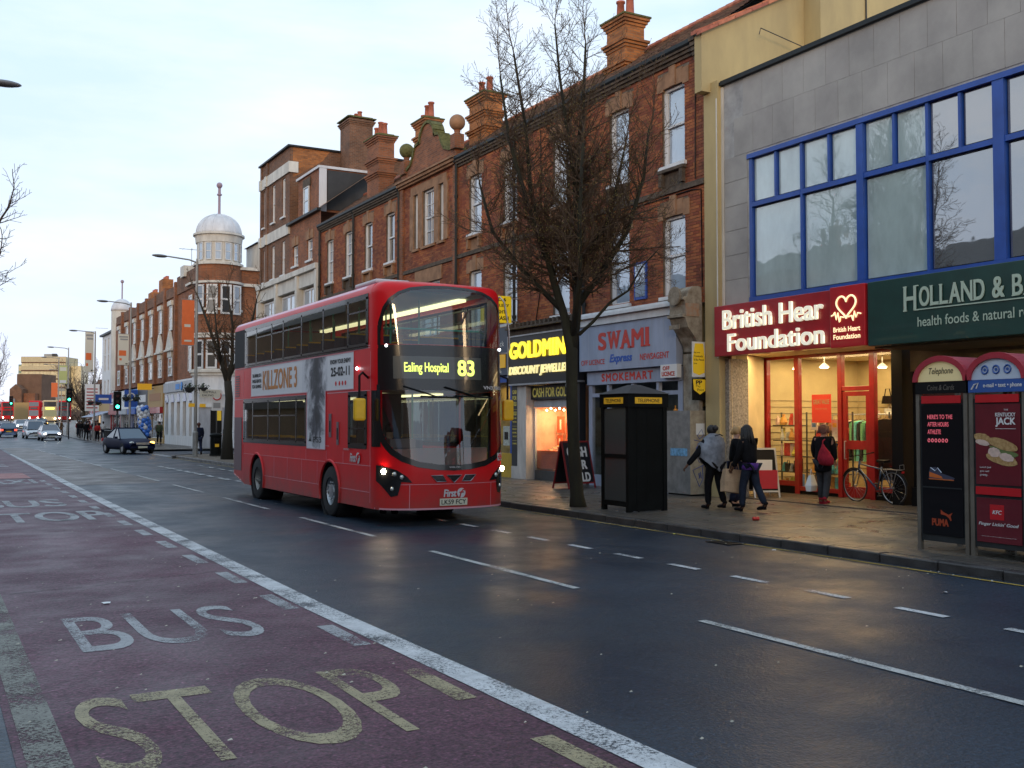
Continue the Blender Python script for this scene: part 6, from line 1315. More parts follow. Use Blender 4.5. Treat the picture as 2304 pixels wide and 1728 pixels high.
        sh = MB(); sh.prism([(.20, .96), (.58, .955), (.60, .985), (.50, 1.015), (.40, 1.04), (.35, 1.10), (.30, 1.12), (.22, 1.11), (.20, 1.04)], Fr, .001, .004); sp_ = sh.build('shoe_picture', mat('shoe_blue', (.04, .045, .08), .5), p)
        sh = MB(); sh.prism([(.21, .985), (.42, .97), (.40, 1.0), (.30, 1.03), (.21, 1.055)], Fr, .005, .006); sh.prism([(.20, .955), (.20, .967), (.59, .962), (.59, .950)], Fr, .005, .006); sh.build('shoe_stripe', mat('shoe_orange', (.55, .13, .02), .5), sp_)
        sh = MB(); sh.tube([Fr(.23, 1.11, .006), Fr(.30, 1.07, .006), Fr(.34, 1.11, .006), Fr(.40, 1.05, .006)], .006, 4); sh.build('shoe_trim', 'fascia_pale', sp_)
        m_ = MB(); fbox(m_, F, .09, .70, .84, .858, .001, .008); m_.build('ledge', 'kiosk_frame', t)
        lt = MB(); put_text(lt, 'PUMA', Fr, .24, .50, .34, .44, .004, bold=.05); lt.prism([(.38, .50), (.46, .485), (.50, .46), (.53, .42), (.545, .43), (.53, .48), (.56, .53), (.50, .50), (.42, .53), (.38, .56)], Fr, .003, .005); lt.build('logo', 'puma_orange', p)
    elif face == 'burger':
        m_ = MB(); fbox(m_, F, .08, .71, .93, 1.95, -.01, .0); p = m_.build('advert', 'poster_maroon', t); m_ = MB(); fbox(m_, F, .08, .71, .80, .90, .0, .012); m_.build('red_bar', 'sign_red2', t)
        m_ = MB(); fbox(m_, F, .08, .71, .2, .76, -.01, .0); p2 = m_.build('lower_advert', 'poster_maroon', t)
        lt = MB(); put_text(lt, 'THE', Fr, .50, .56, 1.865, 1.885, .004); put_text(lt, 'KENTUCKY', Fr, .38, .66, 1.79, 1.84, .004, bold=.03); put_text(lt, 'JACK', Fr, .38, .66, 1.66, 1.78, .004, bold=.03); fbox(lt, Fr, .38, .66, 1.635, 1.64, .003, .004)
        for s_, z in (('Lunch just', 1.13), ('got real', 1.08), ('pretty.', 1.03)): put_text(lt, s_, Fr, .15, .15 + .016 * len(s_), z, z + .03, .004)
        lt.build('lettering', 'sign_white', p)
        def blob(c, a, b2, rot, z0_, nm, mm, jag=.06, n=26):
            random.seed(n); P = []
            for k in range(n):
                th = 2 * math.pi * k / n; r_ = 1 + random.uniform(-jag, jag); x_, y_ = a * r_ * math.cos(th), b2 * r_ * math.sin(th); P.append((c[0] + x_ * math.cos(rot) - y_ * math.sin(rot), c[1] + x_ * math.sin(rot) + y_ * math.cos(rot)))
            MB().prism(P, Fr, z0_, z0_ + .001).build(nm, mm, p)
        blob((.19, 1.52), .12, .055, -.2, .001, 'bun', 'bread'); blob((.19, 1.46), .10, .035, -.2, .0025, 'filling', 'chicken')
        blob((.46, 1.26), .22, .075, -.22, .004, 'lower_bun', 'bread', .05, 30); blob((.48, 1.35), .21, .045, -.25, .0055, 'salad', 'lettuce', .15, 34); blob((.36, 1.34), .085, .06, -.2, .007, 'chicken_piece', 'chicken', .08, 24); blob((.53, 1.28), .10, .05, -.25, .007, 'chicken_piece', 'chicken', .08, 25); blob((.48, 1.44), .22, .065, -.28, .0085, 'bun', 'bread', .04, 32)
        lt = MB(); put_text(lt, "Finger Lickin' Good", Fr, .12, .68, .40, .455, .004, bold=.02, shear=.25); put_text(lt, 'terms and conditions apply in selected stores', Fr, .16, .64, .27, .28, .004); lt.build('lettering', 'sign_white', p2)
        m_ = MB(); fbox(m_, Fr, .48, .28, .49, .68, .001, .003); lb = m_.build('logo_square', 'sign_red2', p2); lt = MB(); put_text(lt, 'KFC', Fr, .32, .45, .56, .61, .005, bold=.03, shear=.2); lt.build('lettering', 'sign_white', lb)
    else: MB().box(.02, .03, .08, .71, .22, 1.95).build('advert', 'clear_panel', t)
    return t
phone_box('telephone box with cream Telephone fascia and black shoe advert', 11.75, 8.86, 'shoe')
phone_box('telephone box with pale blue fascia, e-mail strip and maroon sandwich advert', 11.75, 8.03, 'burger')
phone_box('telephone box cut off by the right picture edge, beside the maroon one', 11.75, 7.20, 'plain')
# old style black kiosk
t = thing('telephone_kiosk', 'black pyramid-roofed telephone kiosk standing by the kerb near the tree', 'telephone kiosk', (11.62, 16.15, .12)); W_ = .92
mat('kiosk_black', (.005, .006, .006), .55, var=.3, spec=.12)
m_ = MB()
for xx in (0, W_ - .09):
    for yy in (0, W_ - .09): m_.box(xx, xx + .09, yy, yy + .09, 0, 2.2)
m_.box(.0, .09, .09, W_ - .09, .10, .2); m_.box(.0, .09, .09, W_ - .09, 1.02, 1.10); m_.build('frame', 'kiosk_black', t)
for (a, b2) in ((.2, 1.02), (1.10, 1.98)): MB().box(.02, .03, .09, W_ - .09, a, b2).build('pane', 'clear_panel', t)
m_ = MB(); m_.box(.09, W_ - .09, .02, .05, .02, 2.0); m_.box(.45, .47, .015, .0199, .1, 1.95); m_.box(.2, .21, .015, .0199, .1, 1.95); m_.build('back_panel', 'kiosk_black', t); MB().box(W_ - .05, W_ - .03, .09, W_ - .09, .05, 2.0).build('side_panel', 'kiosk_black', t)
m_ = MB(); m_.box(-.02, W_ + .02, -.02, W_ + .02, 2.0, 2.26); m_.build('fascia', 'kiosk_black', t)
m_ = MB(); m_.add([(-.05, -.05, 2.262), (W_ + .05, -.05, 2.262), (W_ + .05, W_ + .05, 2.262), (-.05, W_ + .05, 2.262), (W_ * .4, W_ * .4, 2.44), (W_ * .6, W_ * .4, 2.44), (W_ * .6, W_ * .6, 2.44), (W_ * .4, W_ * .6, 2.44)], [(0, 1, 5, 4), (1, 2, 6, 5), (2, 3, 7, 6), (3, 0, 4, 7), (4, 5, 6, 7)]); m_.build('roof', mat('kiosk_roof_grey', (.05, .05, .055), .6, var=.3), t)
for F_, nm in ((lambda u, z, d=0: (u, -.021 - d, z), 'front'), (lambda u, z, d=0: (-.021 - d, W_ - u, z), 'side')):
    m_ = MB(); fbox(m_, F_, .14, W_ - .14, 2.07, 2.19, 0, .006); s_ = m_.build('name_panel', mat('kiosk_yellow', (.75, .42, .02), .5, emit=(.9, .5, .02), estr=.05), t); m_ = MB(); put_text(m_, 'TELEPHONE', F_, .20, W_ - .20, 2.095, 2.165, .008, bold=.01); m_.build('lettering', 'ink', s_)
# sandwich boards
def a_board(label, loc, rz, w_, h_, col, txt, tcol, panel):
    t = thing('sandwich_board', label, 'sandwich board', loc, rz); hs = .28
    for sg in (-1, 1):
        f = lambda u, z, d=0, sg=sg: (u, sg * (hs * (1 - z / h_) + .0) + sg * d, z)
        m_ = MB()
        for q in ((-w_ / 2, -w_ / 2 + .04, 0, h_), (w_ / 2 - .04, w_ / 2, 0, h_), (-w_ / 2 + .04, w_ / 2 - .04, h_ - .04, h_), (-w_ / 2 + .04, w_ / 2 - .04, .12, .16)): fbox(m_, f, *q, 0, .03)
        fr = m_.build('leg_frame', col, t); m_ = MB(); fbox(m_, f, -w_ / 2 + .04, w_ / 2 - .04, .16, h_ - .04, .005, .02); bd = m_.build('board', panel, t)
        if sg < 0:
            m_ = MB()
            for (s_, a, b2, c, d) in txt: put_text(m_, s_, lambda u, z, d=0: f(u, z, .016 + d), -w_ / 2 + w_ * a, -w_ / 2 + w_ * b2, h_ * c, h_ * d, bold=.05)
            m_.build('lettering', tcol, bd)
    return t
a_board('red framed black board reading cash for gold, behind the tree trunk', (14.68, 22.8, .12), R(12), 1.0, 1.22, mat('board_red', (.20, .012, .014), .5, var=.2), [('CASH', .14, .86, .66, .88), ('FOR', .2, .8, .40, .60), ('GOLD', .14, .86, .14, .34)], 'sign_white', 'sign_black')
t = a_board('metal framed board with a red heart charity poster by the cream wall', (16.75, 18.05, .12), R(-22), .62, 1.12, 'steel', [('red', .15, .45, .56, .66), ('heart', .12, .62, .46, .55)], 'sign_red2', 'black')
m_ = MB(); m_.box(-.26, .26, -.262, -.255, .2, .62); m_.build('red_poster', 'sign_red2', t); MB().box(-.25, .16, -.20, -.15, .5, .85).build('white_sheet', 'paper', t)
# bicycle leaning by the shop door
def bicycle():
    t = thing('bicycle', 'dark blue bicycle with rear rack parked before the charity shop door', 'bicycle', (17.55, 15.5, .125), R(-93)); r_ = .34
    # local x forward
    for (x, nm) in ((.54, 'front_wheel'), (-.54, 'rear_wheel')):
        w_ = thing('x', '', '', (x, 0, r_)); w_.name = nm; del w_['label']; del w_['category']; w_.parent = t
        MB().tube([(r_ * math.cos(R(10 * k)), 0, r_ * math.sin(R(10 * k))) for k in range(36)], .016, 7, closed=True).build('tyre', 'tyre', w_, smooth=True)
        MB().tube([((r_ - .022) * math.cos(R(10 * k)), 0, (r_ - .022) * math.sin(R(10 * k))) for k in range(36)], .009, 5, closed=True).build('rim', 'steel', w_)
        s_ = MB()
        for k in range(18): s_.tube([(.015 * math.cos(R(20 * k + 60)), .02 * (-1) ** k, .015 * math.sin(R(20 * k + 60))), ((r_ - .02) * math.cos(R(20 * k)), 0, (r_ - .02) * math.sin(R(20 * k)))], .0016, 3, cap=False)
        s_.tube([(0, -.04, 0), (0, .04, 0)], .02, 8); s_.build('spokes', 'steel', w_)
    P = {'bb': (-.10, 0, .28), 'seat': (-.26, 0, .78), 'head': (.36, 0, .84), 'headb': (.39, 0, .72), 'rear': (-.54, 0, .34), 'front': (.54, 0, .34)}
    m_ = MB(); m_.tube([P['bb'], P['seat']], .016, 8); m_.tube([P['headb'], P['bb']], .019, 8); m_.tube([(.365, 0, .82), (-.24, 0, .72)], .016, 8); m_.tube([(.355, 0, .88), (.40, 0, .68)], .021, 8)
    for s in (-1, 1): m_.tube([(-.10, .03 * s, .28), (-.54, .055 * s, .34)], .009, 6); m_.tube([(-.25, .03 * s, .74), (-.54, .055 * s, .34)], .008, 6)
    m_.build('frame', mat('bike_blue', (.02, .06, .13), .3, coat=.5), t, smooth=True)
    m_ = MB()
    for s in (-1, 1): m_.tube([(.40, .0, .69), (.42, .045 * s, .64), (.54, .05 * s, .34)], .011, 6)
    m_.build('fork', 'steel', t, smooth=True)
    m_ = MB(); m_.tube([(.355, 0, .88), (.33, 0, .98), (.38, 0, 1.0)], .013, 6); m_.tube([(.30, -.30, 1.02), (.36, -.2, 1.0), (.38, 0, 1.0), (.36, .2, 1.0), (.30, .30, 1.02)], .012, 6); m_.tube([(.24, -.31, 1.03), (.31, -.30, 1.02)], .018, 6); m_.tube([(.24, .31, 1.03), (.31, .30, 1.02)], .018, 6); m_.build('handlebar', 'black', t)
    m_ = MB(); m_.prism([(-.42, -.08), (-.42, .08), (-.3, .06), (-.14, .02), (-.14, -.02), (-.3, -.06)], lambda u, v, d: (u, v, .87 + d), 0, .05); m_.tube([(-.26, 0, .76), (-.28, 0, .88)], .012, 6); m_.build('saddle', 'black', t)
    m_ = MB()
    for s in (-.06, 0, .06): m_.tube([(-.80, s, .73), (-.34, s, .73)], .006, 5)
    for s in (-.06, .06): m_.tube([(-.54, s, .34), (-.72, s, .73)], .006, 5); m_.tube([(-.54, s, .34), (-.42, s, .73)], .006, 5)
    m_.tube([(-.80, -.06, .73), (-.80, .06, .73), (-.80, .06, .83), (-.80, -.06, .83)], .006, 5, closed=True); m_.build('rack', 'steel', t)
    MB().cbox((-.82, 0, .68), (.02, .06, .04)).build('rear_reflector', 'sign_red2', t)
    m_ = MB().tube([(-.10 + .09 * math.cos(R(20 * k)), -.05, .28 + .09 * math.sin(R(20 * k))) for k in range(18)], .006, 4, closed=True).tube([(-.10, -.06, .28), (-.02, -.08, .13)], .01, 5).tube([(-.10, .06, .28), (-.18, .08, .43)], .01, 5).cbox((-.02, -.12, .13), (.09, .07, .02)).cbox((-.18, .12, .43), (.09, .07, .02)); m_.tube([(-.10, -.05, .37), (-.54, -.05, .39)], .004, 4); m_.tube([(-.10, -.05, .19), (-.54, -.05, .29)], .004, 4); m_.build('crankset', 'dark_metal', t)
    m_ = MB().tube([(.20 * 0 - .54 + .375 * math.cos(R(a)), 0, .34 + .375 * math.sin(R(a))) for a in range(20, 171, 10)], .02, 5); m_.tube([(.54 + .375 * math.cos(R(a)), 0, .34 + .375 * math.sin(R(a))) for a in range(30, 150, 10)], .02, 5); m_.build('mudguard', 'black', t)
    t.rotation_euler = (R(-5), 0, R(-93) + math.pi)
    return t
bk = bicycle()
# drinks can, litter
t = MB().lathe([(.024, 0), (.033, .008), (.033, .108), (.026, .12), (.0, .118)], n=16); t = t.xf(lambda p: (p[2] - .06, p[0], p[1] + .033)).build('drinks_can', mat('can_red', (.55, .04, .03), .3, metal=.5, var=.4, vscale=30)); t.location = (12.6, 13.75, .125); t.rotation_euler = (0, 0, R(160)); tag(t, 'crushed red drinks can lying on the wet pavement', 'can')
def litter(x, y, z, s_, mm, lab, seed, cat='litter'):
    random.seed(seed); m_ = MB(); n = 9; vs = [(0, 0, s_ * .25)] + [(s_ * random.uniform(.6, 1.2) * math.cos(2 * math.pi * k / n), s_ * random.uniform(.5, .9) * math.sin(2 * math.pi * k / n), s_ * random.uniform(.0, .28)) for k in range(n)]
    m_.add(vs, [(0, 1 + k, 1 + (k + 1) % n) for k in range(n)]); o = m_.build('litter', mm); o.location = (x, y, z); tag(o, lab, cat, 'litter in the road')
litter(1.62, 11.25, .012, .055, 'sign_white', 'white paper scrap on the bus lane above the letters BUS', 1)
litter(.20, 6.55, .004, .05, 'sign_red2', 'red scrap of litter by the left picture edge', 2); litter(.22, 6.35, .004, .055, 'sign_white', 'white scrap of litter below the red one at the left edge', 3); litter(.45, 6.0, .004, .035, 'paper', 'small pale flattened scrap near the bottom left corner', 4)
litter(10.6, 11.2, .006, .04, 'sign_white', 'white scrap in the gutter opposite the shoe advert', 5); litter(9.6, 7.55, .006, .04, 'sign_white', 'white scrap in the road before the telephone boxes', 7); litter(10.7, 13.6, .006, .035, 'goods_yellow', 'yellow scrap in the gutter near the two women', 8); litter(14.2, 13.3, .128, .03, 'sign_white', 'tiny white scrap on the pavement near the standing woman', 9)
random.seed(21); lv = MB()
for k in range(420):
    x, y = random.choice([(random.uniform(.2, 3.4), random.uniform(4.5, 30)), (random.uniform(3.6, 10.7), random.uniform(4.5, 28)), (10.78 - abs(random.gauss(0, .12)), random.uniform(5, 30))]); s_ = random.uniform(.006, .016)
    lv.add([(x - s_, y - s_ * .6, .018), (x + s_, y - s_ * .4, .02), (x + s_ * .7, y + s_, .024), (x - s_ * .8, y + s_ * .7, .018)], [(0, 1, 2, 3)])
lv.build('road_debris', mat('debris', (.42, .38, .30), .8, var=.4), label='pale crumbs and chips scattered over the road surface', category='debris', kind='stuff')
cov = MB().box(14.6, 15.5, 13.0, 13.5, .122, .127); tag(cov.build('manhole_cover', 'dark_metal'), 'dark rectangular manhole cover in the pavement before the bicycle', 'manhole cover')
cov = MB().box(13.4, 14.2, 23.6, 24.1, .122, .127); tag(cov.build('manhole_cover', 'dark_metal'), 'dark manhole cover in the pavement before the jeweller', 'manhole cover')

# ------------------------------------------------------------------ people
mat('skin_dark', (.12, .055, .032), .55); mat('skin_light', (.42, .22, .15), .5); mat('hair_black', (.012, .010, .010), .6, bump=.5, bscale=120); mat('hair_blond', (.36, .22, .09), .6, bump=.5, bscale=120); mat('hair_auburn', (.10, .028, .016), .6, bump=.5, bscale=120)
for n_, c_ in dict(black=(.008, .008, .010), grey=(.20, .215, .25), navy=(.02, .025, .05), jeans=(.018, .024, .040), dkgrey=(.05, .05, .055), brown=(.13, .07, .035), red=(.40, .03, .03), white=(.6, .6, .6), olive=(.08, .09, .05), purple=(.10, .04, .24), blue=(.05, .12, .35), beige=(.4, .3, .18), maroon=(.32, .02, .035)).items(): mat('cloth_' + n_, c_, .9, var=.35, vscale=9, bump=.5, bscale=40, spec=.12)
def skin(name, pts_, edges, rad, m, parent, sub=2, root=0):
    me = bpy.data.meshes.new(name); me.from_pydata(pts_, edges, []); me.materials.append(M(m)); o = bpy.data.objects.new(name, me); COL.objects.link(o); o.parent = parent
    md = o.modifiers.new('skin', 'SKIN'); md.use_smooth_shade = True; md.branch_smoothing = .3
    for i, v in enumerate(me.skin_vertices[0].data):
        r = rad[i]; v.radius = r if isinstance(r, tuple) else (r, r); v.use_root = (i == root)
    if sub: s_ = o.modifiers.new('sub', 'SUBSURF'); s_.levels = sub; s_.render_levels = sub
    return o
def person(label, loc, ang, H=1.66, top='black', legs='black', shoes='black', skn='skin_light', hair='hair_black', hairstyle='short', stride=(.25, -.25), arms=((.1, 0.0, .15), (.1, .0, .15)), lean=.03, near=False, coat=0, head_turn=0, group=None, cat='person'):
    """local +x is forward; stride = foot offsets; arms = (forward, out, elbow lift) per side (left = +y)"""
    t = thing('person', label, cat, loc, ang, group); k = H / 1.72
    def P(x, y, z): return (x * k, y * k, z * k)
    hipz, knz = .92, .50
    L_ = lean; pel = P(0, 0, .95); wa = P(L_ * .4, 0, 1.10); chs = P(L_ * .8, 0, 1.32); nk = P(L_ + .01, 0, 1.46); hd = P(L_ + .035, 0, 1.56); hdt = P(L_ + .045, 0, 1.655)
    V_ = [pel, wa, chs, nk, hd, hdt]; Rr = [(.135, .105), (.12, .09), (.125, .09), (.050, .050), (.082, .075), (.072, .068)]; E = [(0, 1), (1, 2), (2, 3), (3, 4), (4, 5)]
    legp = {}
    for s, f in ((1, stride[0]), (-1, stride[1])):
        hip = P(0, .09 * s, .88); lift = max(0, -f) * .22
        kn = P(f * .45 + .04, .095 * s, .50 + (.02 if f < 0 else 0)); an = P(f * .95 + (-.02 if f > 0 else -.04), .09 * s, .085 + lift); toe = P(f * .95 + .13, .10 * s, .035 + (lift * .3)); heel = P(f * .95 - .05 - (.0 if f > 0 else .02), .09 * s, .04 + lift * 1.1)
        b0 = len(V_); V_ += [hip, kn, an, toe]; Rr += [.092, .058, .040, .034]; E += [(0, b0), (b0, b0 + 1), (b0 + 1, b0 + 2), (b0 + 2, b0 + 3)]; legp[s] = (hip, kn, an, toe, heel)
    armp = {}
    for s, (fw, ou, el) in ((1, arms[0]), (-1, arms[1])):
        sh = P(L_ * .9, .185 * s, 1.40); eb = P(L_ * .9 + fw * .5 - .02, (.22 + ou * .5) * s, 1.13 + el * .2); wr = P(L_ * .9 + fw * 1.2 + .03, (.21 + ou) * s, .88 + el * 1.0); ha = P(L_ * .9 + fw * 1.45 + .05, (.205 + ou * 1.1) * s, .81 + el * 1.15)
        b0 = len(V_); V_ += [sh, eb, wr, ha]; Rr += [.045, .038, .028, .030]; E += [(2, b0), (b0, b0 + 1), (b0 + 1, b0 + 2), (b0 + 2, b0 + 3)]; armp[s] = (sh, eb, wr, ha)
    V_ = [tuple(v) for v in V_]; Rr = [tuple(q * k for q in r) if isinstance(r, tuple) else r * k for r in Rr]
    skin('body', V_, E, Rr, skn, t, 2 if near else 1)
    # trousers
    TV = [pel]; TE = []; TR = [(.158 * k, .13 * k)]
    for s in (1, -1): b0 = len(TV); h_, kn, an, toe, heel = legp[s]; a2 = tuple(an[i] * .97 + kn[i] * .03 for i in range(3)); TV += [h_, kn, a2]; TR += [.110 * k, .080 * k, .066 * k]; TE += [(0, b0), (b0, b0 + 1), (b0 + 1, b0 + 2)]
    skin('trousers', TV, TE, TR, 'cloth_' + legs, t, 2 if near else 1)
    for s in (1, -1):
        h_, kn, an, toe, heel = legp[s]; skin('shoe', [heel, tuple((heel[i] * .4 + toe[i] * .6) + (0, 0, .012)[i] for i in range(3)), (toe[0] + .05 * k, toe[1], max(.03 * k, toe[2])), (an[0], an[1], an[2] + .07 * k)], [(0, 1), (1, 2), (0, 3)], [.048 * k, .046 * k, .030 * k, .052 * k], 'cloth_' + shoes, t, 1)
    # jacket or coat
    JV = [P(0, 0, .90 - coat * .0), wa, chs, P(L_, 0, 1.44)]; JR = [(.20 * k, .165 * k), (.185 * k, .15 * k), (.205 * k, .160 * k), (.105 * k, .10 * k)]; JE = [(0, 1), (1, 2), (2, 3)]
    if coat: JV.append(P(-.01, 0, .90 - coat)); JR.append((.19 * k, .17 * k)); JE.append((0, 4))
    for s in (1, -1): b0 = len(JV); sh, eb, wr, ha = armp[s]; JV += [sh, eb, wr]; JR += [.086 * k, .070 * k, .054 * k]; JE += [(2, b0), (b0, b0 + 1), (b0 + 1, b0 + 2)]
    skin('jacket', JV, JE, JR, 'cloth_' + top, t, 2 if near else 1)
    hm = MB(); hx, hz = hd[0], hd[2]
    if hairstyle == 'long': hm.ball((hx - .018 * k, 0, hz + .055 * k), .112 * k, 14, sc=(1, .95, 1.02)); hm.ball((hx - .065 * k, 0, hz - .06 * k), .10 * k, 12, sc=(.75, 1.05, 1.45))
    elif hairstyle == 'bun': hm.ball((hx - .012 * k, 0, hz + .055 * k), .106 * k, 14, sc=(1, .95, 1)); hm.ball((hx - .12 * k, 0, hz + .09 * k), .065 * k, 10)
    elif hairstyle == 'tied': hm.ball((hx - .014 * k, 0, hz + .05 * k), .103 * k, 14, sc=(1, .92, 1)); hm.ball((hx - .11 * k, 0, hz + .02 * k), .04 * k, 8, sc=(1, 1, 1.6))
    else: hm.ball((hx - .016 * k, 0, hz + .055 * k), .104 * k, 12, sc=(1, .95, 1))
    hr = hm.build('hair', hair, t, smooth=True)
    if near:
        if hairstyle in ('long', 'short'):
            hm = MB(); random.seed(3)
            for q in range(26): a_ = random.uniform(.6, 5.7); hm.tube([(hx - .01 + .09 * math.cos(a_) * k, .09 * math.sin(a_) * k, hz + .1 * k), (hx - .03 + .12 * math.cos(a_) * k, .115 * math.sin(a_) * k, hz - (.02 if hairstyle == 'short' else .10) * k), (hx - .05 + .13 * math.cos(a_) * k, .12 * math.sin(a_) * k, hz - (.05 if hairstyle == 'short' else .22) * k)], [.022 * k, .018 * k, .006 * k], 5)
            hm.build('locks', hair, hr, smooth=True)
        fm = MB(); fx = hd[0] + .078 * k; fz = hd[2] + .03 * k
        fm.ball((fx + .018 * k, 0, fz - .008 * k), .016 * k, 8, sc=(1.1, .8, 1.5)); 
        fm.build('nose', skn, t, smooth=True)
        e_ = MB()
        for s in (-1, 1): e_.ball((fx - .006 * k, .030 * s * k, fz + .016 * k), .0115 * k, 8)
        e_.build('eyes', 'sign_white', t); e_ = MB()
        for s in (-1, 1): e_.ball((fx + .003 * k, .030 * s * k, fz + .016 * k), .006 * k, 6)
        e_.build('pupils', 'black', t); MB().ball((fx - .0 * k, 0, fz - .045 * k), .022 * k, 8, sc=(.5, 1.1, .35)).build('mouth', 'cloth_maroon', t)
        er = MB()
        for s in (-1, 1): er.ball((hd[0] + .0, .082 * s * k, fz), .024 * k, 8, sc=(.7, .35, 1.2))
        er.build('ears', skn, t, smooth=True)
        for s in (1, -1):
            sh, eb, wr, ha = armp[s]; d = Vector(ha) - Vector(wr); d.normalize(); side = Vector((0, 0, 1)).cross(d)
            side = side.normalized() if side.length > .1 else Vector((1, 0, 0)); up = d.cross(side)
            hmn = MB(); c_ = Vector(ha)
            for q, (of, ln_) in enumerate(((-.030, .058), (-.011, .068), (.011, .064), (.029, .05))):
                b_ = c_ + side * of * k; hmn.tube([b_, b_ + d * ln_ * .5 * k + up * .004, b_ + d * ln_ * .8 * k - up * .016 * k, b_ + d * ln_ * .75 * k - up * .034 * k], [.0105 * k, .010 * k, .009 * k, .007 * k], 6)
            b_ = c_ + side * .03 * k - d * .03 * k; hmn.tube([b_, b_ + side * .026 * k + d * .012 * k, b_ + side * .03 * k + d * .045 * k], [.012 * k, .011 * k, .008 * k], 6)
            hmn.build('fingers', skn, t, smooth=True)
    return t, legp, armp, k
def faceang(dx, dy): return math.atan2(dy, dx)
person('bus driver in a dark jacket, seen dimly behind the windscreen', (7.55, 18.15, .12), -math.pi / 2, 1.70, 'navy', 'black', 'black', 'skin_light', 'hair_black', 'short', (.05, -.05), ((.35, 0, .3), (.35, 0, .3)))
# the three women by the pillar
AL = faceang(.12, 1)       # walking away up the street
t, lp, ap, k = person('woman in a grey cape with black hair in a bun, arm out beside the graffiti', (13.55, 15.95, .125), AL + .15, 1.66, 'black', 'black', 'black', 'skin_dark', 'hair_black', 'bun', (.12, -.16), ((.10, .34, .02), (.10, .02, .25)), near=True, lean=.05)
m_ = MB(); prof = [(.075, 1.49), (.13, 1.455), (.225, 1.40), (.255, 1.28), (.25, 1.10), (.26, .92), (.25, .80)]
vs = []; n = 28
for (r_, z) in prof:
    for j in range(n):
        a_ = 2 * math.pi * j / n; fold = 1 + .05 * math.sin(a_ * 7) * (1.5 - z); dz = -.06 * max(0, -math.cos(a_)) if z < 1 else (.0)
        sd_ = 1.12 if z < 1.3 else 1.0; vs.append((.03 + r_ * .68 * math.cos(a_) * fold, r_ * sd_ * math.sin(a_) * fold + (.06 if z < 1.2 and math.sin(a_) > .3 else 0), z + (.22 * max(0, math.sin(a_)) if z < 1.15 else 0) + dz))
m_.v = vs; m_.f = [(i * n + j, i * n + (j + 1) % n, (i + 1) * n + (j + 1) % n, (i + 1) * n + j) for i in range(len(prof) - 1) for j in range(n)]; m_.m = [0] * len(m_.f)
m_.build('cape', 'cloth_grey', t, smooth=True)
m_ = MB().tube([(-.13, .10, 1.44), (-.16, .0, 1.47), (-.13, -.10, 1.44)], .012, 6); m_.build('cape_seam', 'cloth_dkgrey', t)
m_ = MB().tube([(.10, -.2, 1.0), (.0, -.1, .8), (-.02, -.12, .6)], .008, 5); m_.build('bag_cord', 'steel', t)
bag = thing('shopping_bag', 'brown paper shopping bag held by the woman in the grey cape', 'bag', (13.62, 15.50, .47), AL + math.pi / 2)
m_ = MB(); m_.add([(-.24, -.07, 0), (.24, -.07, 0), (.24, .07, 0), (-.24, .07, 0), (-.21, -.035, .46), (.22, -.045, .44), (.22, .045, .44), (-.21, .035, .46), (-.24, -.085, .2), (.245, -.08, .2), (.245, .08, .2), (-.24, .085, .2)], [(0, 3, 2, 1), (0, 1, 9, 8), (8, 9, 5, 4), (1, 2, 10, 9), (9, 10, 6, 5), (2, 3, 11, 10), (10, 11, 7, 6), (3, 0, 8, 11), (11, 8, 4, 7)]); m_.build('bag_body', mat('kraft', (.46, .31, .19), .8, var=.25, vscale=6, bump=.4, bscale=20), bag)
m_ = MB()
for s in (-.04, .04): m_.tube([(-.08, s, .45), (-.06, s * .6, .58), (.0, s * .2, .62), (.06, s * .6, .58), (.08, s, .45)], .008, 5)
m_.build('handle', 'timber', bag)
bag.rotation_euler = (R(6), R(-8), AL + math.pi / 2)
t, lp, ap, k = person('fair haired woman glimpsed between the grey cape and the black hooded jacket', (14.25, 16.15, .125), faceang(.8, -.6), 1.64, 'black', 'navy', 'black', 'skin_light', 'hair_blond', 'tied', (.05, -.05), ((.1, 0, .1), (.1, 0, .1)), near=True)
t, lp, ap, k = person('woman with long black hair, dark jacket and purple hem, striding toward the grey cape', (13.75, 15.15, .125), AL + .25, 1.66, 'black', 'jeans', 'black', 'skin_dark', 'hair_black', 'long', (.16, -.27), ((.16, -.03, .0), (.16, -.02, .62)), near=True, lean=.06)
MB().lathe([(.178, .80), (.186, .86), (.176, .93)], n=24).xf(lambda p: (p[0] * .82 + .0, p[1], p[2])).build('purple_hem', 'cloth_purple', t, smooth=True)
t, lp, ap, k = person('woman in a long black coat with auburn hair looking into the charity shop', (16.3, 15.75, .125), faceang(.80, .30), 1.68, 'black', 'dkgrey', 'maroon', 'skin_light', 'hair_auburn', 'short', (.10, -.10), ((.06, .02, .10), (.06, .0, .05)), near=True, coat=.22)
bg_ = thing('shoulder_bag', 'dark red shoulder bag on the back of the woman in black', 'bag', (16.12, 15.52, .92), faceang(.80, .30) - .25)
m_ = MB(); vs = []; sec = [(0.02, .10, .03), (.05, .17, .07), (.16, .20, .08), (.30, .13, .06), (.40, .05, .03), (.47, .015, .012)]; n = 16
for (z, a, b2) in sec:
    for j in range(n): th = 2 * math.pi * j / n; vs.append((b2 * math.cos(th), a * math.sin(th) + (z - .2) * .22, z))
m_.v = vs; m_.f = [(i * n + j, i * n + (j + 1) % n, (i + 1) * n + (j + 1) % n, (i + 1) * n + j) for i in range(len(sec) - 1) for j in range(n)] + [tuple(range(n))[::-1]]; m_.m = [0] * len(m_.f); m_.build('bag_body', 'cloth_maroon', bg_, smooth=True)
MB().tube([(.0, .06, .44), (.03, .08, .52), (.10, .08, .56)], .012, 6).build('strap', 'cloth_maroon', bg_)
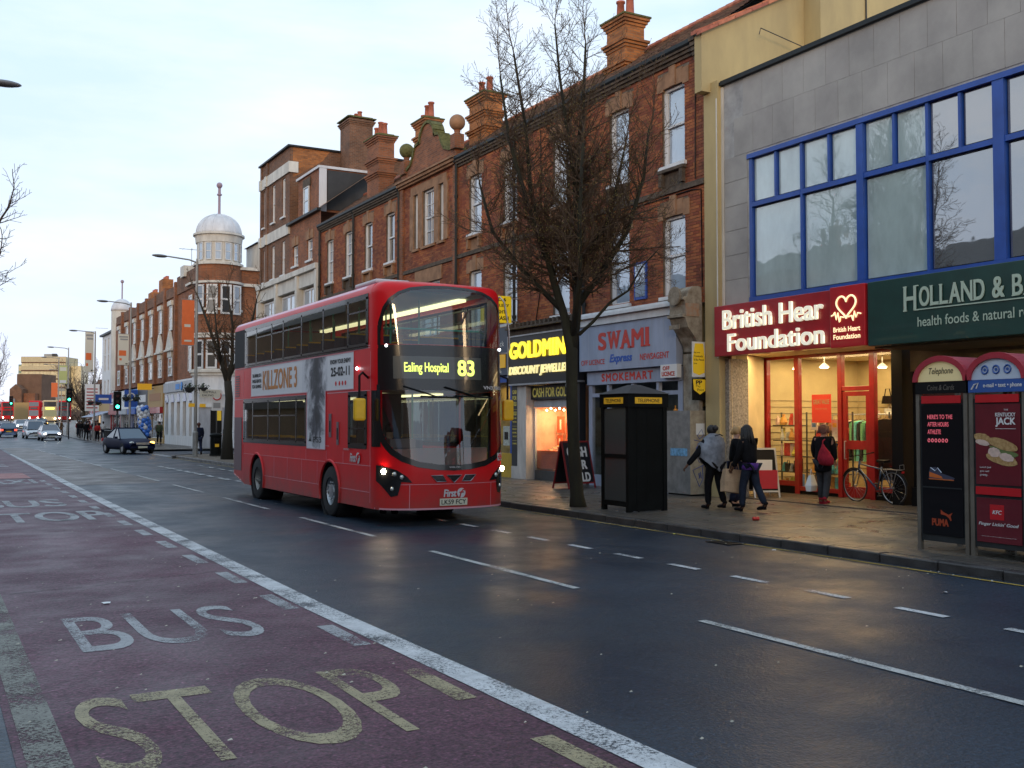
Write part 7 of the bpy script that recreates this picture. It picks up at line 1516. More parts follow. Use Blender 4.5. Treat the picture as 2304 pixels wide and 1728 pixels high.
cb_ = thing('carrier_bag', 'white carrier bag hanging from the hand of the woman in black', 'bag', (16.28, 16.07, .38), .3); MB().add([(-.13, -.05, 0), (.13, -.05, 0), (.13, .05, 0), (-.13, .05, 0), (-.08, -.02, .34), (.08, -.02, .34), (.08, .02, .34), (-.08, .02, .34), (-.14, -.07, .12), (.14, -.07, .12), (.14, .07, .12), (-.14, .07, .12)], [(0, 3, 2, 1), (0, 1, 9, 8), (8, 9, 5, 4), (1, 2, 10, 9), (9, 10, 6, 5), (2, 3, 11, 10), (10, 11, 7, 6), (3, 0, 8, 11), (11, 8, 4, 7)]).tube([(-.05, 0, .34), (0, 0, .46), (.05, 0, .34)], .008, 5).build('bag_body', 'sign_white', cb_)
# ------------------------------------------------------------------ trees
def grow(mb, p, d, ln, r, depth, rng, up=.25, seg=.16, twist=.28, buds=None, kids=(0.11, .09), shrink=(.42, .45), minr=.0045):
    n = max(2, int(ln / seg)); pts = [p.copy()]; dirs = []
    for i in range(n):
        d = (d + Vector((rng.gauss(0, twist), rng.gauss(0, twist), rng.gauss(0, twist) + up)) * (.45 if depth > 1 else .3)).normalized(); dirs.append(d.copy()); p = p + d * (ln / n); pts.append(p.copy())
    rad = [max(minr, r * (1 - .75 * i / n)) for i in range(n + 1)]
    mb.tube(pts, rad, 3 if r < .02 else (4 if r < .04 else 6), cap=False)
    if buds is not None and depth <= 1 and rng.random() < .3: buds.append(pts[-1])
    if depth <= 0: return
    step = kids[min(len(kids) - 1, max(0, 2 - depth))]; t = step * rng.uniform(.5, 1.5)
    while t < ln:
        f = t / ln; i = min(n - 1, int(f * n)); q = pts[i].lerp(pts[i + 1], f * n - i); a = dirs[i]
        s = Vector((rng.gauss(0, 1), rng.gauss(0, 1), rng.gauss(0, 1))); s = (s - a * s.dot(a)).normalized(); nd = (a * .75 + s * .75).normalized()
        L_ = ln * shrink[min(1, max(0, 2 - depth))] * (1 - .45 * f) * rng.uniform(.55, 1.2)
        if L_ > .08: grow(mb, q, nd, L_, max(minr, rad[i] * .55), depth - 1, rng, up, seg, twist, buds, kids, shrink, minr)
        t += step * rng.uniform(.6, 1.5)
def make_tree(label, loc, limbs, seed, br=1.15, gap=.24, z0=3.9, group=None, kids=(.11, .09), trunkm='bark', twigm='twig', name='bare_tree', depth=2, minr=.0045, bud=True):
    rng = random.Random(seed); t = thing(name, label, 'tree', loc, group=group); buds = [] if bud else None
    tk = MB()
    for pts, rad in limbs: tk.tube([Vector(p) for p in pts], rad, 9)
    tk.build('trunk', trunkm, t, smooth=True)
    cw = MB()
    for pts, rad in limbs:
        P = [Vector(p) for p in pts]; tot = sum((b - a).length for a, b in zip(P, P[1:])); acc = 0; nxt = gap * rng.random()
        for (a, b, ra, rb) in zip(P, P[1:], rad, rad[1:]):
            L_ = (b - a).length; dd = (b - a).normalized()
            while nxt < acc + L_:
                f = (nxt - acc) / L_; q = a.lerp(b, f)
                if q.z > z0:
                    s = Vector((rng.gauss(0, 1), rng.gauss(0, 1), rng.gauss(0, .5))); s = (s - dd * s.dot(dd)).normalized()
                    grow(cw, q, (dd * .5 + s * .9).normalized(), br * rng.uniform(.6, 1.25) * (1 - .4 * nxt / tot), (ra + (rb - ra) * f) * .42, depth, rng, buds=buds, kids=kids, minr=minr)
                nxt += gap * rng.uniform(.6, 1.4)
            acc += L_
        grow(cw, P[-1], dd, br * 1.1, rad[-1] * .8, depth, rng, up=.4, buds=buds, kids=kids, minr=minr)
    cw.build('crown', twigm, t, kind='stuff')
    if buds:
        bm_ = MB()
        for q in buds:
            s = .010; bm_.add([q + Vector((-s, 0, 0)), q + Vector((0, -s, 0)), q + Vector((s, 0, 0)), q + Vector((0, s, 0)), q + Vector((0, 0, s * 1.8)), q + Vector((0, 0, -s))], [(0, 1, 4), (1, 2, 4), (2, 3, 4), (3, 0, 4), (1, 0, 5), (2, 1, 5), (3, 2, 5), (0, 3, 5)])
        bm_.build('buds', 'bud', t, kind='stuff')
    return t
T0 = (11.54, 17.8, .1)
def rel(pts): return [(x - T0[0], y - T0[1], z - T0[2]) for x, y, z in pts]
make_tree('tall bare budding tree on the pavement in front of the jeweller', T0, [
 (rel([(11.56, 17.8, .0), (11.52, 17.8, .35), (11.44, 17.8, 1.4), (11.40, 17.8, 2.4), (11.38, 17.77, 3.3), (11.24, 17.83, 4.0), (11.07, 17.9, 4.6), (10.86, 17.97, 5.4), (10.62, 18.1, 6.5), (10.5, 18.1, 7.8), (10.25, 18.15, 9.3)]), [0.200, 0.144, 0.124, 0.120, 0.124, 0.088, 0.080, 0.064, 0.048, 0.036, 0.022]),
 (rel([(11.38, 17.77, 3.2), (11.45, 17.7, 3.9), (11.48, 17.66, 4.6), (11.40, 17.65, 6.0), (11.42, 17.6, 7.2), (11.5, 17.5, 8.3), (11.5, 17.4, 9.5)]), [0.104, 0.096, 0.084, 0.068, 0.056, 0.040, 0.022]),
 (rel([(11.47, 17.68, 4.2), (11.9, 17.4, 4.9), (12.3, 17.1, 5.7), (12.6, 16.95, 6.8), (12.7, 16.9, 7.8)]), [0.072, 0.060, 0.048, 0.036, 0.020]),
 (rel([(11.38, 17.7, 3.6), (11.15, 17.1, 4.6), (10.95, 16.8, 5.8), (10.9, 16.6, 7.2)]), [0.064, 0.052, 0.040, 0.024]),
 (rel([(11.5, 17.75, 3.9), (11.85, 18.4, 5.0), (12.0, 18.8, 6.4), (12.0, 18.9, 7.6)]), [0.064, 0.052, 0.040, 0.024]),
 (rel([(11.2, 17.85, 4.1), (10.5, 18.2, 4.9), (9.95, 18.5, 5.7), (9.7, 18.6, 6.7)]), [0.060, 0.044, 0.036, 0.020]),
 (rel([(10.86, 17.97, 5.2), (10.3, 17.7, 6.2), (9.95, 17.8, 7.4), (9.8, 17.9, 8.7)]), [0.048, 0.040, 0.032, 0.020]),
 (rel([(11.45, 17.65, 4.9), (11.8, 17.0, 5.9), (12.0, 16.8, 7.2)]), [0.056, 0.040, 0.024]),
 (rel([(11.45, 17.6, 3.6), (11.72, 17.5, 3.86), (12.0, 17.3, 4.25), (12.38, 17.2, 4.5), (12.6, 17.0, 5.0), (12.95, 16.95, 5.35)]), [0.040, 0.032, 0.027, 0.022, 0.016, 0.011]),
 (rel([(11.41, 17.6, 6.4), (11.15, 17.5, 7.5), (11.0, 17.6, 8.8), (10.95, 17.7, 9.9)]), [0.048, 0.036, 0.028, 0.016])], 7, br=1.45, gap=.092, z0=4.3, trunkm='bark_green', kids=(.075, .06), minr=.0034)
T0 = (12.12, 48.4, .1)
make_tree('bare street tree with a forked trunk just behind the bus', T0, [
 ([(0, 0, 0), (.02, 0, 1.2), (.05, -.1, 2.8), (.0, 0, 3.6)], [.30, .21, .18, .17]),
 ([(.0, 0, 3.5), (-.3, .1, 4.6), (-.7, .3, 5.8), (-1.2, .5, 7.3)], [.13, .10, .07, .04]),
 ([(.0, 0, 3.5), (.2, 0, 4.6), (.2, 0, 6.2), (0, .1, 7.6)], [.13, .09, .06, .03]), ([(.1, 0, 3.9), (.6, -.3, 5.0), (1.0, -.6, 6.6), (1.1, -.8, 7.4)], [.09, .07, .05, .03]),
 ([(-.3, .1, 4.4), (-.6, -.4, 5.6), (-.8, -.6, 7.0)], [.07, .05, .03])], 12, br=1.35, gap=.2, z0=4.2, kids=(.15, .12), minr=.009)
make_tree('bare tree whose branches reach in from the upper left edge', (-1.15, 31.0, .1), [
 ([(0, 0, 0), (0, 0, 3)], [.25, .2]), ([(0, 0, 2.8), (.8, .1, 4.2), (1.8, .2, 5.6), (2.7, .3, 7.0)], [.13, .1, .07, .04]), ([(0, 0, 2.8), (.3, 0, 5), (1.2, .2, 6.8), (2.0, .2, 8.2)], [.13, .09, .06, .03]), ([(0, 0, 2.8), (-.8, 0, 5), (-1.3, 0, 7.5)], [.13, .08, .04]), ([(.8, .1, 4.2), (1.9, -.1, 4.8), (2.6, 0, 5.8)], [.08, .06, .03])], 23, br=1.55, gap=.2, z0=3.4, kids=(.14, .12), minr=.006, bud=False)
random.seed(31)
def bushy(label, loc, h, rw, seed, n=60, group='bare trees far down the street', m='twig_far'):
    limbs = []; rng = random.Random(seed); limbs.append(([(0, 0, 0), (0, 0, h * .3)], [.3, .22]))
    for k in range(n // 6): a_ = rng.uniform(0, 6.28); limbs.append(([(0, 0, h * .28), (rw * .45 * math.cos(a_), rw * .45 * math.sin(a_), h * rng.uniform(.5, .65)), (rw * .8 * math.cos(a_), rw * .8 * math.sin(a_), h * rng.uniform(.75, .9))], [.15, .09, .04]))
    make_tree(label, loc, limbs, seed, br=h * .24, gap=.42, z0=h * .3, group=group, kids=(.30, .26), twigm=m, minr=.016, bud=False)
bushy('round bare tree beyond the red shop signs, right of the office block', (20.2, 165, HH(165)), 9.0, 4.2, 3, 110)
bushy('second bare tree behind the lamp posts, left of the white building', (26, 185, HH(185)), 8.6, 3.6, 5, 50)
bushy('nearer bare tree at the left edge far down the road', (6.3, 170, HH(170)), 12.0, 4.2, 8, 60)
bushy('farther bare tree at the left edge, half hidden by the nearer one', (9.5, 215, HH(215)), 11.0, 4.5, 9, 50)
# ------------------------------------------------------------------ houses across the road (seen in window reflections, shading the street)
FO = lambda u, z, d=0: (-12 + d, u, z)
mat('roof_far', (.08, .07, .065), .8, var=.3)
for k, (y0, y1, hz) in enumerate([(-44, -11.1, 10.9), (-11, 4, 10.2), (4.1, 22, 11.2), (22.1, 44, 10.4), (44.1, 70, 11.6), (70.2, 96, 10.6)]):  # first row is out of view, added to keep the low sun off the bus
    o = thing('opposite_building', ['long brick shop row on the near pavement, behind the photographer', 'low brick shop across the road beside the photographer', 'brick shop with steep roof on the near pavement, opposite the jeweller', 'plain brick shop on the near pavement, opposite the bus', 'tall brick shop on the near pavement, opposite the side road', 'last brick shop on the near pavement before the far trees'][k], 'building', (-12, y0, 0), group='shops on the near side of the road')
    mb = MB(); hl = []; y = y0 + 1.2
    while y < y1 - 2: hl += [(y, y + 1.2, 4.6, 6.4), (y, y + 1.2, 7.4, 9.0)]; y += 3.1
    wall_grid(mb, FO, y0, y1, 0, hz - 1, hl, .15); mb.box(-22, -12.01, y0, y1, 0, hz - 1.05); mb.build('wall', 'brick_brown', o, world=True)
    mb = MB(); mb.prism([(-11.8, hz - 1), (-17, hz + 1.2), (-22.2, hz - 1)], lambda u, v, d: (u, d, v), y0, y1); mb.build('roof', 'roof_far', o, world=True)
    for q in hl: wall_window(FO, *q, o)
    mb = MB(); mb.box(-12, -11.7, y0, y1, 2.9, 3.9); mb.build('fascia', ['dark', 'news_blue', 'sign_red', 'grey_paint', 'slate_blue', 'dark'][k], o, world=True)
    mb = MB(); mb.box(-16, -15.2, y0 + .2, y0 + 1.2, hz - 1, hz + 2.0); mb.build('chimney', 'brick_brown', o, world=True)
# ------------------------------------------------------------------ the bank corner with the white domed turret
XB = 16.2; FBk = F_X(XB)
b = thing('turret_building', 'long brown brick building with pedimented windows and white domed corner turret', 'building', (XB, 69, 0)); c0 = (16.9, 70.2); mat('ochre', (.40, .26, .10), .6)
mb = MB(); mb.box(XB + .05, 26, 70.6, 111.5, 4.9, 11.6); mb.box(17.4, 30, 69.6, 70.5, 4.9, 12.2); mb.lathe([(1.50, 4.9), (1.50, 12.25)], (*c0, 0), 32); mb.build('wall', 'brick_wall', b, world=True)
wm = MB()
for (z0_, z1_, r_) in ((4.85, 5.05, 1.72), (5.055, 5.2, 1.82), (5.205, 5.28, 1.7), (7.35, 7.55, 1.62), (7.56, 7.66, 1.68), (9.15, 9.3, 1.6), (10.95, 11.1, 1.68), (12.2, 12.36, 1.62)): wm.lathe([(r_, z0_), (r_, z1_)], (*c0, 0), 32)
wm.box(17.5, 30, 69.42, 69.6, 10.9, 11.1); wm.box(17.5, 30, 69.35, 69.6, 12.0, 12.2); wm.box(17.5, 30, 69.4, 69.6, 5.05, 5.28); wm.build('white_bands', 'white_stone', b, world=True)
for (z0_, z1_) in ((5.3, 7.2), (8.9, 10.85)):
    for a_ in (-150, -118, -86, -56):
        A = R(a_); o = (c0[0] + 1.50 * math.cos(A), c0[1] + 1.5 * math.sin(A)); F_ = lambda u, z, d=0, o=o, A=A: (o[0] - u * math.sin(A) + d * math.cos(A), o[1] + u * math.cos(A) + d * math.sin(A), z)
        wall_window(F_, -.36, .36, z0_, z1_, b, pane='window_dark', nx=1, nz=2, rec=-.12, t=.12, fm='white_paint')
tr = MB(); tr.lathe([(1.42, 12.36), (1.42, 14.1)], (*c0, 0), 32); tr.lathe([(1.5, 13.7), (1.55, 14.15), (1.68, 14.2), (1.68, 14.32), (1.5, 14.34)], (*c0, 0), 32); tu = tr.build('turret', 'white_stone', b, world=True)
for a_ in (-155, -130, -105, -80, -55, -30):
    A = R(a_); o = (c0[0] + 1.42 * math.cos(A), c0[1] + 1.42 * math.sin(A)); F_ = lambda u, z, d=0, o=o, A=A: (o[0] - u * math.sin(A) + d * math.cos(A), o[1] + u * math.cos(A) + d * math.sin(A), z)
    wall_window(F_, -.21, .21, 12.5, 13.65, tu, pane='curtain_glass', nx=1, nz=2, rec=-.05, t=.05)
dm = MB(); dm.lathe([(1.52 * math.cos(R(t_)), 14.33 + 1.42 * math.sin(R(t_))) for t_ in range(0, 90, 6)] + [(.08, 15.76)], (*c0, 0), 36); dome = dm.build('dome', 'lead', tu, world=True, smooth=True)
ribs = MB()
for k in range(12): ribs.tube([(c0[0] + 1.53 * math.cos(R(t_)) * math.cos(R(30 * k)), c0[1] + 1.53 * math.cos(R(t_)) * math.sin(R(30 * k)), 14.33 + 1.43 * math.sin(R(t_))) for t_ in range(0, 90, 9)], .022, 4)
ribs.build('dome_rib', 'lead', tu, world=True)
MB().lathe([(.13, 15.7), (.09, 15.9), (.085, 17.0), (.17, 17.05), (.17, 17.12), (.10, 17.16), (.09, 17.5), (.12, 17.55)], (*c0, 0), 12).ball((*c0, 17.72), .2, 14).build('finial', mat('finial_pink', (.30, .22, .27), .5), tu, world=True, smooth=False)
gf = MB(); gf.lathe([(1.62, .1), (1.62, 4.85)], (*c0, 0), 32); gf.box(17.3, 30, 69.45, 70, .1, 4.9); gf.box(XB - .02, 17, 70.6, 84, .1, .75); 
FB2 = F_X(XB - .02); wall_grid(gf, FB2, 70.6, 84.2, .75, 4.9, [(72.2 + 2.1 * k, 73.3 + 2.1 * k, .8, 3.3) for k in range(6)], .25); gf.build('ground_storey', 'white_paint', b, world=True)
for k in range(6):
    y = 72.2 + 2.1 * k; m_ = MB(); fbox(m_, FB2, y, y + 1.1, .8, 3.3, -.24, -.2); wd = m_.build('window', 'window_dark', b, world=True)
    m_ = MB(); m_.prism([(y + .55 + .62 * math.cos(R(a_)), 3.3 + .62 * math.sin(R(a_))) for a_ in range(0, 181, 15)], FB2, .0, .03); m_.build('arch_light', mat('arch_blue', (.05, .08, .22), .3, coat=.5), wd, world=True)
m_ = MB(); fbox(m_, FB2, 70.8, 84, 4.05, 4.75, .0, .14); m_.build('bank_fascia', 'grey_paint', b, world=True); m_ = MB(); m_.ball((XB - .2, 77.2, 4.4), .32, 12, sc=(.15, 1, 1)); fbox(m_, FB2, 78.0, 79.4, 4.2, 4.6, .141, .16); m_.build('bank_emblem', mat('bank_blue', (.03, .22, .62), .5), b, world=True)
A = R(-118); o = (c0[0] + 1.62 * math.cos(A), c0[1] + 1.62 * math.sin(A)); F_ = lambda u, z, d=0: (o[0] - u * math.sin(A) + d * math.cos(A), o[1] + u * math.cos(A) + d * math.sin(A), z)
m_ = MB(); fbox(m_, F_, -.75, .85, .12, 2.75, -.1, .12); dr = m_.build('door', 'grey_paint', b, world=True); m_ = MB(); fbox(m_, F_, .02, .75, .2, 2.6, .121, .14); m_.build('dark_opening', 'black', dr, world=True); m_ = MB(); fbox(m_, F_, .45, .72, 1.9, 2.55, .141, .15); m_.build('yellow_notice', 'sign_yellow', dr, world=True)
m_ = MB(); fbox(m_, F_, -1.0, 1.1, 3.6, 3.8, .0, .35); fbox(m_, F_, -.9, 1.0, 2.76, 2.86, .0, .2); m_.build('door_hood', 'white_paint', b, world=True)
for k, y in enumerate((82.0, 86.0, 90.0, 94.0, 98.0, 102.0, 106.5)):
    if k < 6:
        m_ = MB(); m_.prism([(y - 1.15, 7.35), (y + 1.15, 7.35), (y, 8.75)], FBk, .0, .22); m_.prism([(y - 1.25, 7.2), (y + 1.25, 7.2), (y + 1.25, 7.34), (y - 1.25, 7.34)], FBk, 0, .32); fbox(m_, FBk, y - .75, y + .75, 6.75, 7.19, .0, .15); m_.build('pediment', 'white_stone', b, world=True)
    wall_window(FBk, y - .7, y + .7, 5.3, 6.75, b, pane='window_dark', nx=1, nz=2, rec=-.05, t=.14)
    wall_window(FBk, y - .55, y + .55, 8.8, 10.7, b, pane='window_dark', nx=1, nz=2, rec=-.05, t=.14)
    m_ = MB(); fbox(m_, FBk, y - .72, y + .72, 10.7, 11.05, 0, .2); m_.build('lintel', 'white_stone', b, world=True)
    m_ = MB(); fbox(m_, FBk, y - 2.0, y - 1.5, 4.9, 12.3, -.3, .16); m_.build('pier', 'brick_wall', b, world=True)
    m_ = MB(); fbox(m_, FBk, y - 1.45, y + 1.9, 11.3, 12.05 + .12 * (k % 2), -.3, .06); m_.build('parapet', 'brick_brown', b, world=True)
for k, (y, z1_) in enumerate(((73.2, 12.5), (75.2, 12.2))):
    wall_window(FBk, y - .5, y + .5, 8.8, 10.8, b, nx=1, nz=2, rec=-.05, t=.13); wall_window(FBk, y - .5, y + .5, 5.4, 7.2, b, nx=1, nz=2, rec=-.05, t=.13)
m_ = MB(); fbox(m_, FBk, 70.4, 71.9, 4.9, 13.1, -.6, .1); fbox(m_, FBk, 72, 79.9, 11.3, 12.6, -.3, .05); m_.build('parapet', 'brick_brown', b, world=True)
m_ = MB()
for (a_, b2, z) in ((71.9, 74.0, 12.62), (70.4, 71.9, 13.12), (74.2, 76.2, 11.5), (72.2, 74, 9.0)): fbox(m_, FBk, a_, b2, z, z + .16, .0, .22)
fbox(m_, FBk, 76.6, 77.8, 12.3, 13.1, -.5, .25); m_.build('white_trim', 'white_stone', b, world=True)
for (y, z, x) in ((81.5, 13.6, 17.3), (93, 14.2, 17.6), (98, 13.6, 17.6)):
    ch = MB().box(x, x + .9, y, y + 1.7, 11, z).build('chimney', 'brick_orange', b, world=True)
    for q in range(3): MB().lathe([(.14, z), (.15, z + .3)], (x + .45, y + .35 + .5 * q, 0), 8).build('chimney_pot', 'pot', ch, world=True)
MB().lathe([(1.05 * math.cos(R(t_)), 12.9 + 1.25 * math.sin(R(t_))) for t_ in range(0, 91, 10)], (16.9, 110, 0), 20).build('far_dome', 'lead', b, world=True, smooth=True)
MB().lathe([(1.0, 4.9), (1.0, 12.9)], (16.9, 110, 0), 16).build('far_turret', 'white_stone', b, world=True); MB().tube([(16.9, 110, 14.1), (16.9, 110, 15.9)], .07, 6).ball((16.9, 110, 15.9), .18, 8).build('far_finial', 'finial_pink', b, world=True)
d_ = MB().box(19.5, 23, 69.7, 73, 12.2, 14.0).build('roof_dormer', 'white_stone', b, world=True); MB().add([(19.3, 69.6, 14.0), (23.2, 69.6, 14.0), (23.2, 73, 14.0), (19.3, 73, 14.0), (21.2, 71, 15.3)], [(0, 1, 4), (1, 2, 4), (2, 3, 4), (3, 0, 4)]).build('dormer_roof', 'lead', d_, world=True); wall_window(F_Y(69.7), 20.2, 21.8, 12.6, 13.7, d_, nx=2, nz=1, rec=-.03)
wall_window(F_Y(69.6), 19.6, 20.9, 8.9, 10.8, b, pane='curtain_glass', nx=2, nz=2, rec=-.05, t=.1)
an = thing('television_aerial', 'thin television aerial on the brick parapet left of the white dome', 'aerial', (16.8, 78, 12.6)); MB().tube([(0, 0, 0), (0, 0, 2.0)], .025, 5).tube([(-.9, 0, 1.9), (.9, 0, 1.9)], .02, 4).tube([(-.6, -.3, 1.9), (-.6, .3, 1.9)], .012, 4).tube([(0, -.3, 1.9), (0, .3, 1.9)], .012, 4).tube([(.5, -.3, 1.9), (.5, .3, 1.9)], .012, 4).build('mast', 'steel', an)
mat('banner_orange_dull', (.35, .17, .07), .6)
# row of small shops under it
shops = [(84.3, 90.6, 'ochre', 'ochre and orange fronted shop next to the bank', 'ochre'), (90.7, 95.4, 'dark_metal', 'dark grey fronted shop between the yellow shop and the blue one', 'dark_metal'), (95.5, 100, 'bank_blue', 'blue fronted shop with a white ring sign', 'letter_blue'), (100.1, 105, 'sign_white', 'pale fronted shop beyond the blue one', 'grey_paint'), (105.1, 111.4, 'sign_red', 'dark red fronted shop with a navy projecting sign', 'sign_red')]
for k, (y0, y1, m1, lab, m2) in enumerate(shops):
    s = thing('far_shopfront', lab, 'shopfront', (XB, y0, 0), group='small shops beyond the bank'); m_ = MB(); fbox(m_, FBk, y0, y1, 3.0, 4.7, -.2, .15); m_.build('fascia', m1, s, world=True); m_ = MB(); fbox(m_, FBk, y0 + .3, y1 - .3, 2.5, 2.98, -.2, .3); m_.build('lower_fascia', 'sign_red' if k == 0 else m2, s, world=True)
    m_ = MB(); fbox(m_, FBk, y0, y0 + .3, .1, 2.99, -.2, .05); fbox(m_, FBk, y1 - .3, y1, .1, 2.99, -.2, .05); fbox(m_, FBk, y0 + .31, y1 - .31, .1, .5, -.2, .0); m_.build('surround', m2, s, world=True); wall_window(FBk, y0 + .31, y1 - .31, .5, 2.5, s, pane='window_dark', nx=2, nz=1, rec=.1)
    m_ = MB(); fbox(m_, FBk, y0 + .8, y1 - .8, 3.5, 4.1, .151, .17); m_.build('sign_text_block', 'sign_white' if k else 'banner_orange_dull', s, world=True)
def proj_sign(lab, x, y, z0_, z1_, w_, m1, deco=None):
    s = thing('projecting_sign', lab, 'sign', (x, y, z0_), group='projecting signs down the street'); MB().box(-w_, 0, 0, .12, 0, z1_ - z0_).build('board', m1, s); MB().box(0, .25, .04, .08, .1, .16).build('bracket', 'dark', s)
    if deco: deco(s)
    return s
proj_sign('blue projecting sign with a white ring above the balloons', 16.1, 95.6, 3.1, 4.6, 1.1, 'letter_blue', lambda s: MB().tube([(-.55 + .3 * math.cos(R(30 * k)), -.02, .9 + .3 * math.sin(R(30 * k))) for k in range(12)], .06, 5, closed=True).build('ring', 'sign_white', s))
proj_sign('navy projecting sign with pale word beside the white building', 15.9, 109, 3.6, 4.5, 1.5, 'letter_blue', lambda s: MB().box(-1.2, -.3, -.02, 0, .35, .55).build('word_block', 'sign_white', s))
proj_sign('tall white list sign with red edge near the far shops', 16.8, 124, 3.0, 6.0, 1.5, 'sign_white', lambda s: [MB().box(-1.35, -.2, -.02, 0, .3 + .35 * k, .42 + .35 * k).build('text_line', 'sign_red', s) for k in range(7)])
proj_sign('orange yellow lit sign above the yellow shop', 15.9, 88, 4.4, 4.9, 1.1, 'film_yellow')
s = thing('white_building', 'white rendered three storey building past the brown brick row', 'building', (16.9, 112, 0)); FW = F_X(16.9); m_ = MB(); hl = [(y, y + .9, z, z + 1.7) for y in (113.2, 115.6, 118, 120.4) for z in (4.6, 7.3, 9.2 - .1)]; wall_grid(m_, FW, 112, 123, .1, 11.2, hl, .2); m_.box(16.92, 26, 112, 112.2, .1, 11.2); m_.box(26, 26.1, 112, 123, 0, 11); m_.build('wall', 'white_paint', s, world=True)
for q in hl: wall_window(FW, *q, s, rec=.12)
m_ = MB(); fbox(m_, FW, 111.9, 123.2, 11.2, 11.4, -.3, .3); m_.build('eaves', 'slate', s, world=True); m_ = MB(); fbox(m_, FW, 112.2, 122.8, 2.8, 3.8, .01, .3); m_.build('fascia', mat('ochre', (.40, .26, .10), .6), s, world=True); m_ = MB(); m_.add([(16.8, 112.5, 3.0), (16.8, 122, 3.0), (14.6, 122, 2.3), (14.6, 112.5, 2.3)], [(0, 1, 2, 3)]); m_.build('awning', 'news_blue', s, world=True)
for k, (x, y0, y1, z, m1, lab) in enumerate([(18.2, 125, 137, 4.8, 'sign_red', 'low shop with bright red fascia beyond the white building'), (20.5, 139, 156, 5.6, 'brick_brown', 'brown brick shop behind the round bare tree'), (24, 160, 185, 7.5, 'brick_wall', 'red brick shops far down the pavement'), (30, 190, 225, 9, 'brick_brown', 'dark brick row before the office block')]):
    s = thing('far_building', lab, 'building', (x, y0, 0), group='buildings far down the street'); h0 = HH(y0); MB().box(x, x + 14, y0, y1, 0, z + h0).build('wall', 'brick_brown' if k == 0 else m1, s, world=True); F_ = F_X(x)
    m_ = MB(); fbox(m_, F_, y0, y1, h0 + 2.6, h0 + 3.8, 0, .5); m_.build('fascia', 'sign_red' if k in (0, 2) else 'news_blue', s, world=True)
    for j in range(5): yy = y0 + (y1 - y0) * (j + .2) / 5; wall_window(F_, yy, yy + (y1 - y0) * .12, h0 + .4, h0 + 2.4, s, pane=mat('warm_window', (.3, .2, .1), .5, emit=(1, .6, .25), estr=.5) if j % 2 else 'window_dark', nx=1, nz=1, rec=-.05); m_ = MB()
    if z > 5: 
        for j in range(5): yy = y0 + (y1 - y0) * (j + .25) / 5; wall_window(F_, yy, yy + 1.2, h0 + 4.2, h0 + min(z - .5, 5.6), s, nx=1, nz=1, rec=-.05)
# distant office slab and brick hall
mat('office_cream', (.62, .50, .30), .7, var=.15); mat('office_glass', (.30, .30, .24), .2, coat=1, var=.5, vscale=.6); mat('office_warm', (.75, .60, .32), .4, coat=.8, var=.3, vscale=.5)
ang = R(-29.4)
def far_block(name, lab, x0, y0, w_, h_, dep, rz, z0=1.5):
    return thing(name, lab, 'building', (x0, y0, z0), rz)
s = far_block('office_block', 'wide cream seven storey office block at the end of the street', 26.8, 378, 0, 0, 0, ang)
MB().box(0, 14.6, .3, 10, 0, 21.6).build('core', 'office_cream', s)
for k in range(7):
    z = .8 + 2.75 * k; MB().box(0, 14.7, .05, .29, z, z + 1.2).build('spandrel', 'office_cream', s)
    for j in range(12): MB().box(.12 + 1.2 * j, 1.25 + 1.2 * j, .15, .295, z + 1.24, z + 2.3).build('window', 'office_warm' if k > 3 else 'office_glass', s)
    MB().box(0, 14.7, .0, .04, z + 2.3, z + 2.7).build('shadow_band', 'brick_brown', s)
MB().box(0, 14.8, -.1, .3, 19.9, 21.7).build('top_band', 'office_cream', s); MB().box(6.6, 9.6, 2, 6, 21.7, 22.7).build('plant_room', 'grey_panel', s); MB().box(9.3, 10.6, 1.9, 3, 21.7, 22.8).build('flue', 'dark', s)
MB().box(-1.8, -.1, 2, 9, 0, 19.2).build('stair_tower', mat('tower_green', (.28, .36, .26), .5, var=.3), s)
for k in range(8): MB().box(-1.7, -.9, 1.9, 2.0, 1 + 2.3 * k, 2.5 + 2.3 * k).build('tower_window', 'office_warm', s)
MB().box(14.9, 18.2, 4, 10, 0, 18.8).build('side_wing', 'office_warm', s)
s = far_block('brick_hall', 'blank brown brick hall in front of the office block', 19.2, 283, 0, 0, 0, ang, 1.5); MB().box(0, 6.1, 0, 8, 0, 12.0).build('wall', mat('hall_brick', (.17, .095, .06), .9, var=.25, vscale=.5), s); m_ = MB(); m_.prism([(-.3, 0), (2.6, 0), (2.6, 8.2), (1.1, 9.4), (-.3, 8.2)], lambda u, v, d: (u, d, v), -3, -.1); g_ = m_.build('gable_house', 'brick_brown', s); MB().box(.4, 1.1, -3.1, -3.01, 4.2, 5.9).build('gable_window', 'window_dark', g_); MB().box(2.65, 5.4, -2, -.1, 0, 7.2).build('red_front', 'brick_wall', s); MB().box(.5, 5.2, -4.5, -3.2, 0, 4.9).build('low_block', 'ochre', s)
s = thing('tree_belt', 'hazy line of bare trees closing the view at the horizon', 'trees', (0, 330, 1.8)); s2 = MB()
rng = random.Random(77)
for k in range(5200):
    x = rng.uniform(-30, 45); z = rng.uniform(0, 6.5 + 2 * math.sin(x * .3) + math.sin(x * 1.1)) * rng.uniform(.5, 1); y = rng.uniform(0, 9); s2.tube([(x, y, z), (x + rng.uniform(-.8, .8), y, z + rng.uniform(.3, 1.5))], [.16, .05], 3, cap=False)
s2.build('crowns', 'twig_far', s, kind='stuff'); s['kind'] = 'stuff'
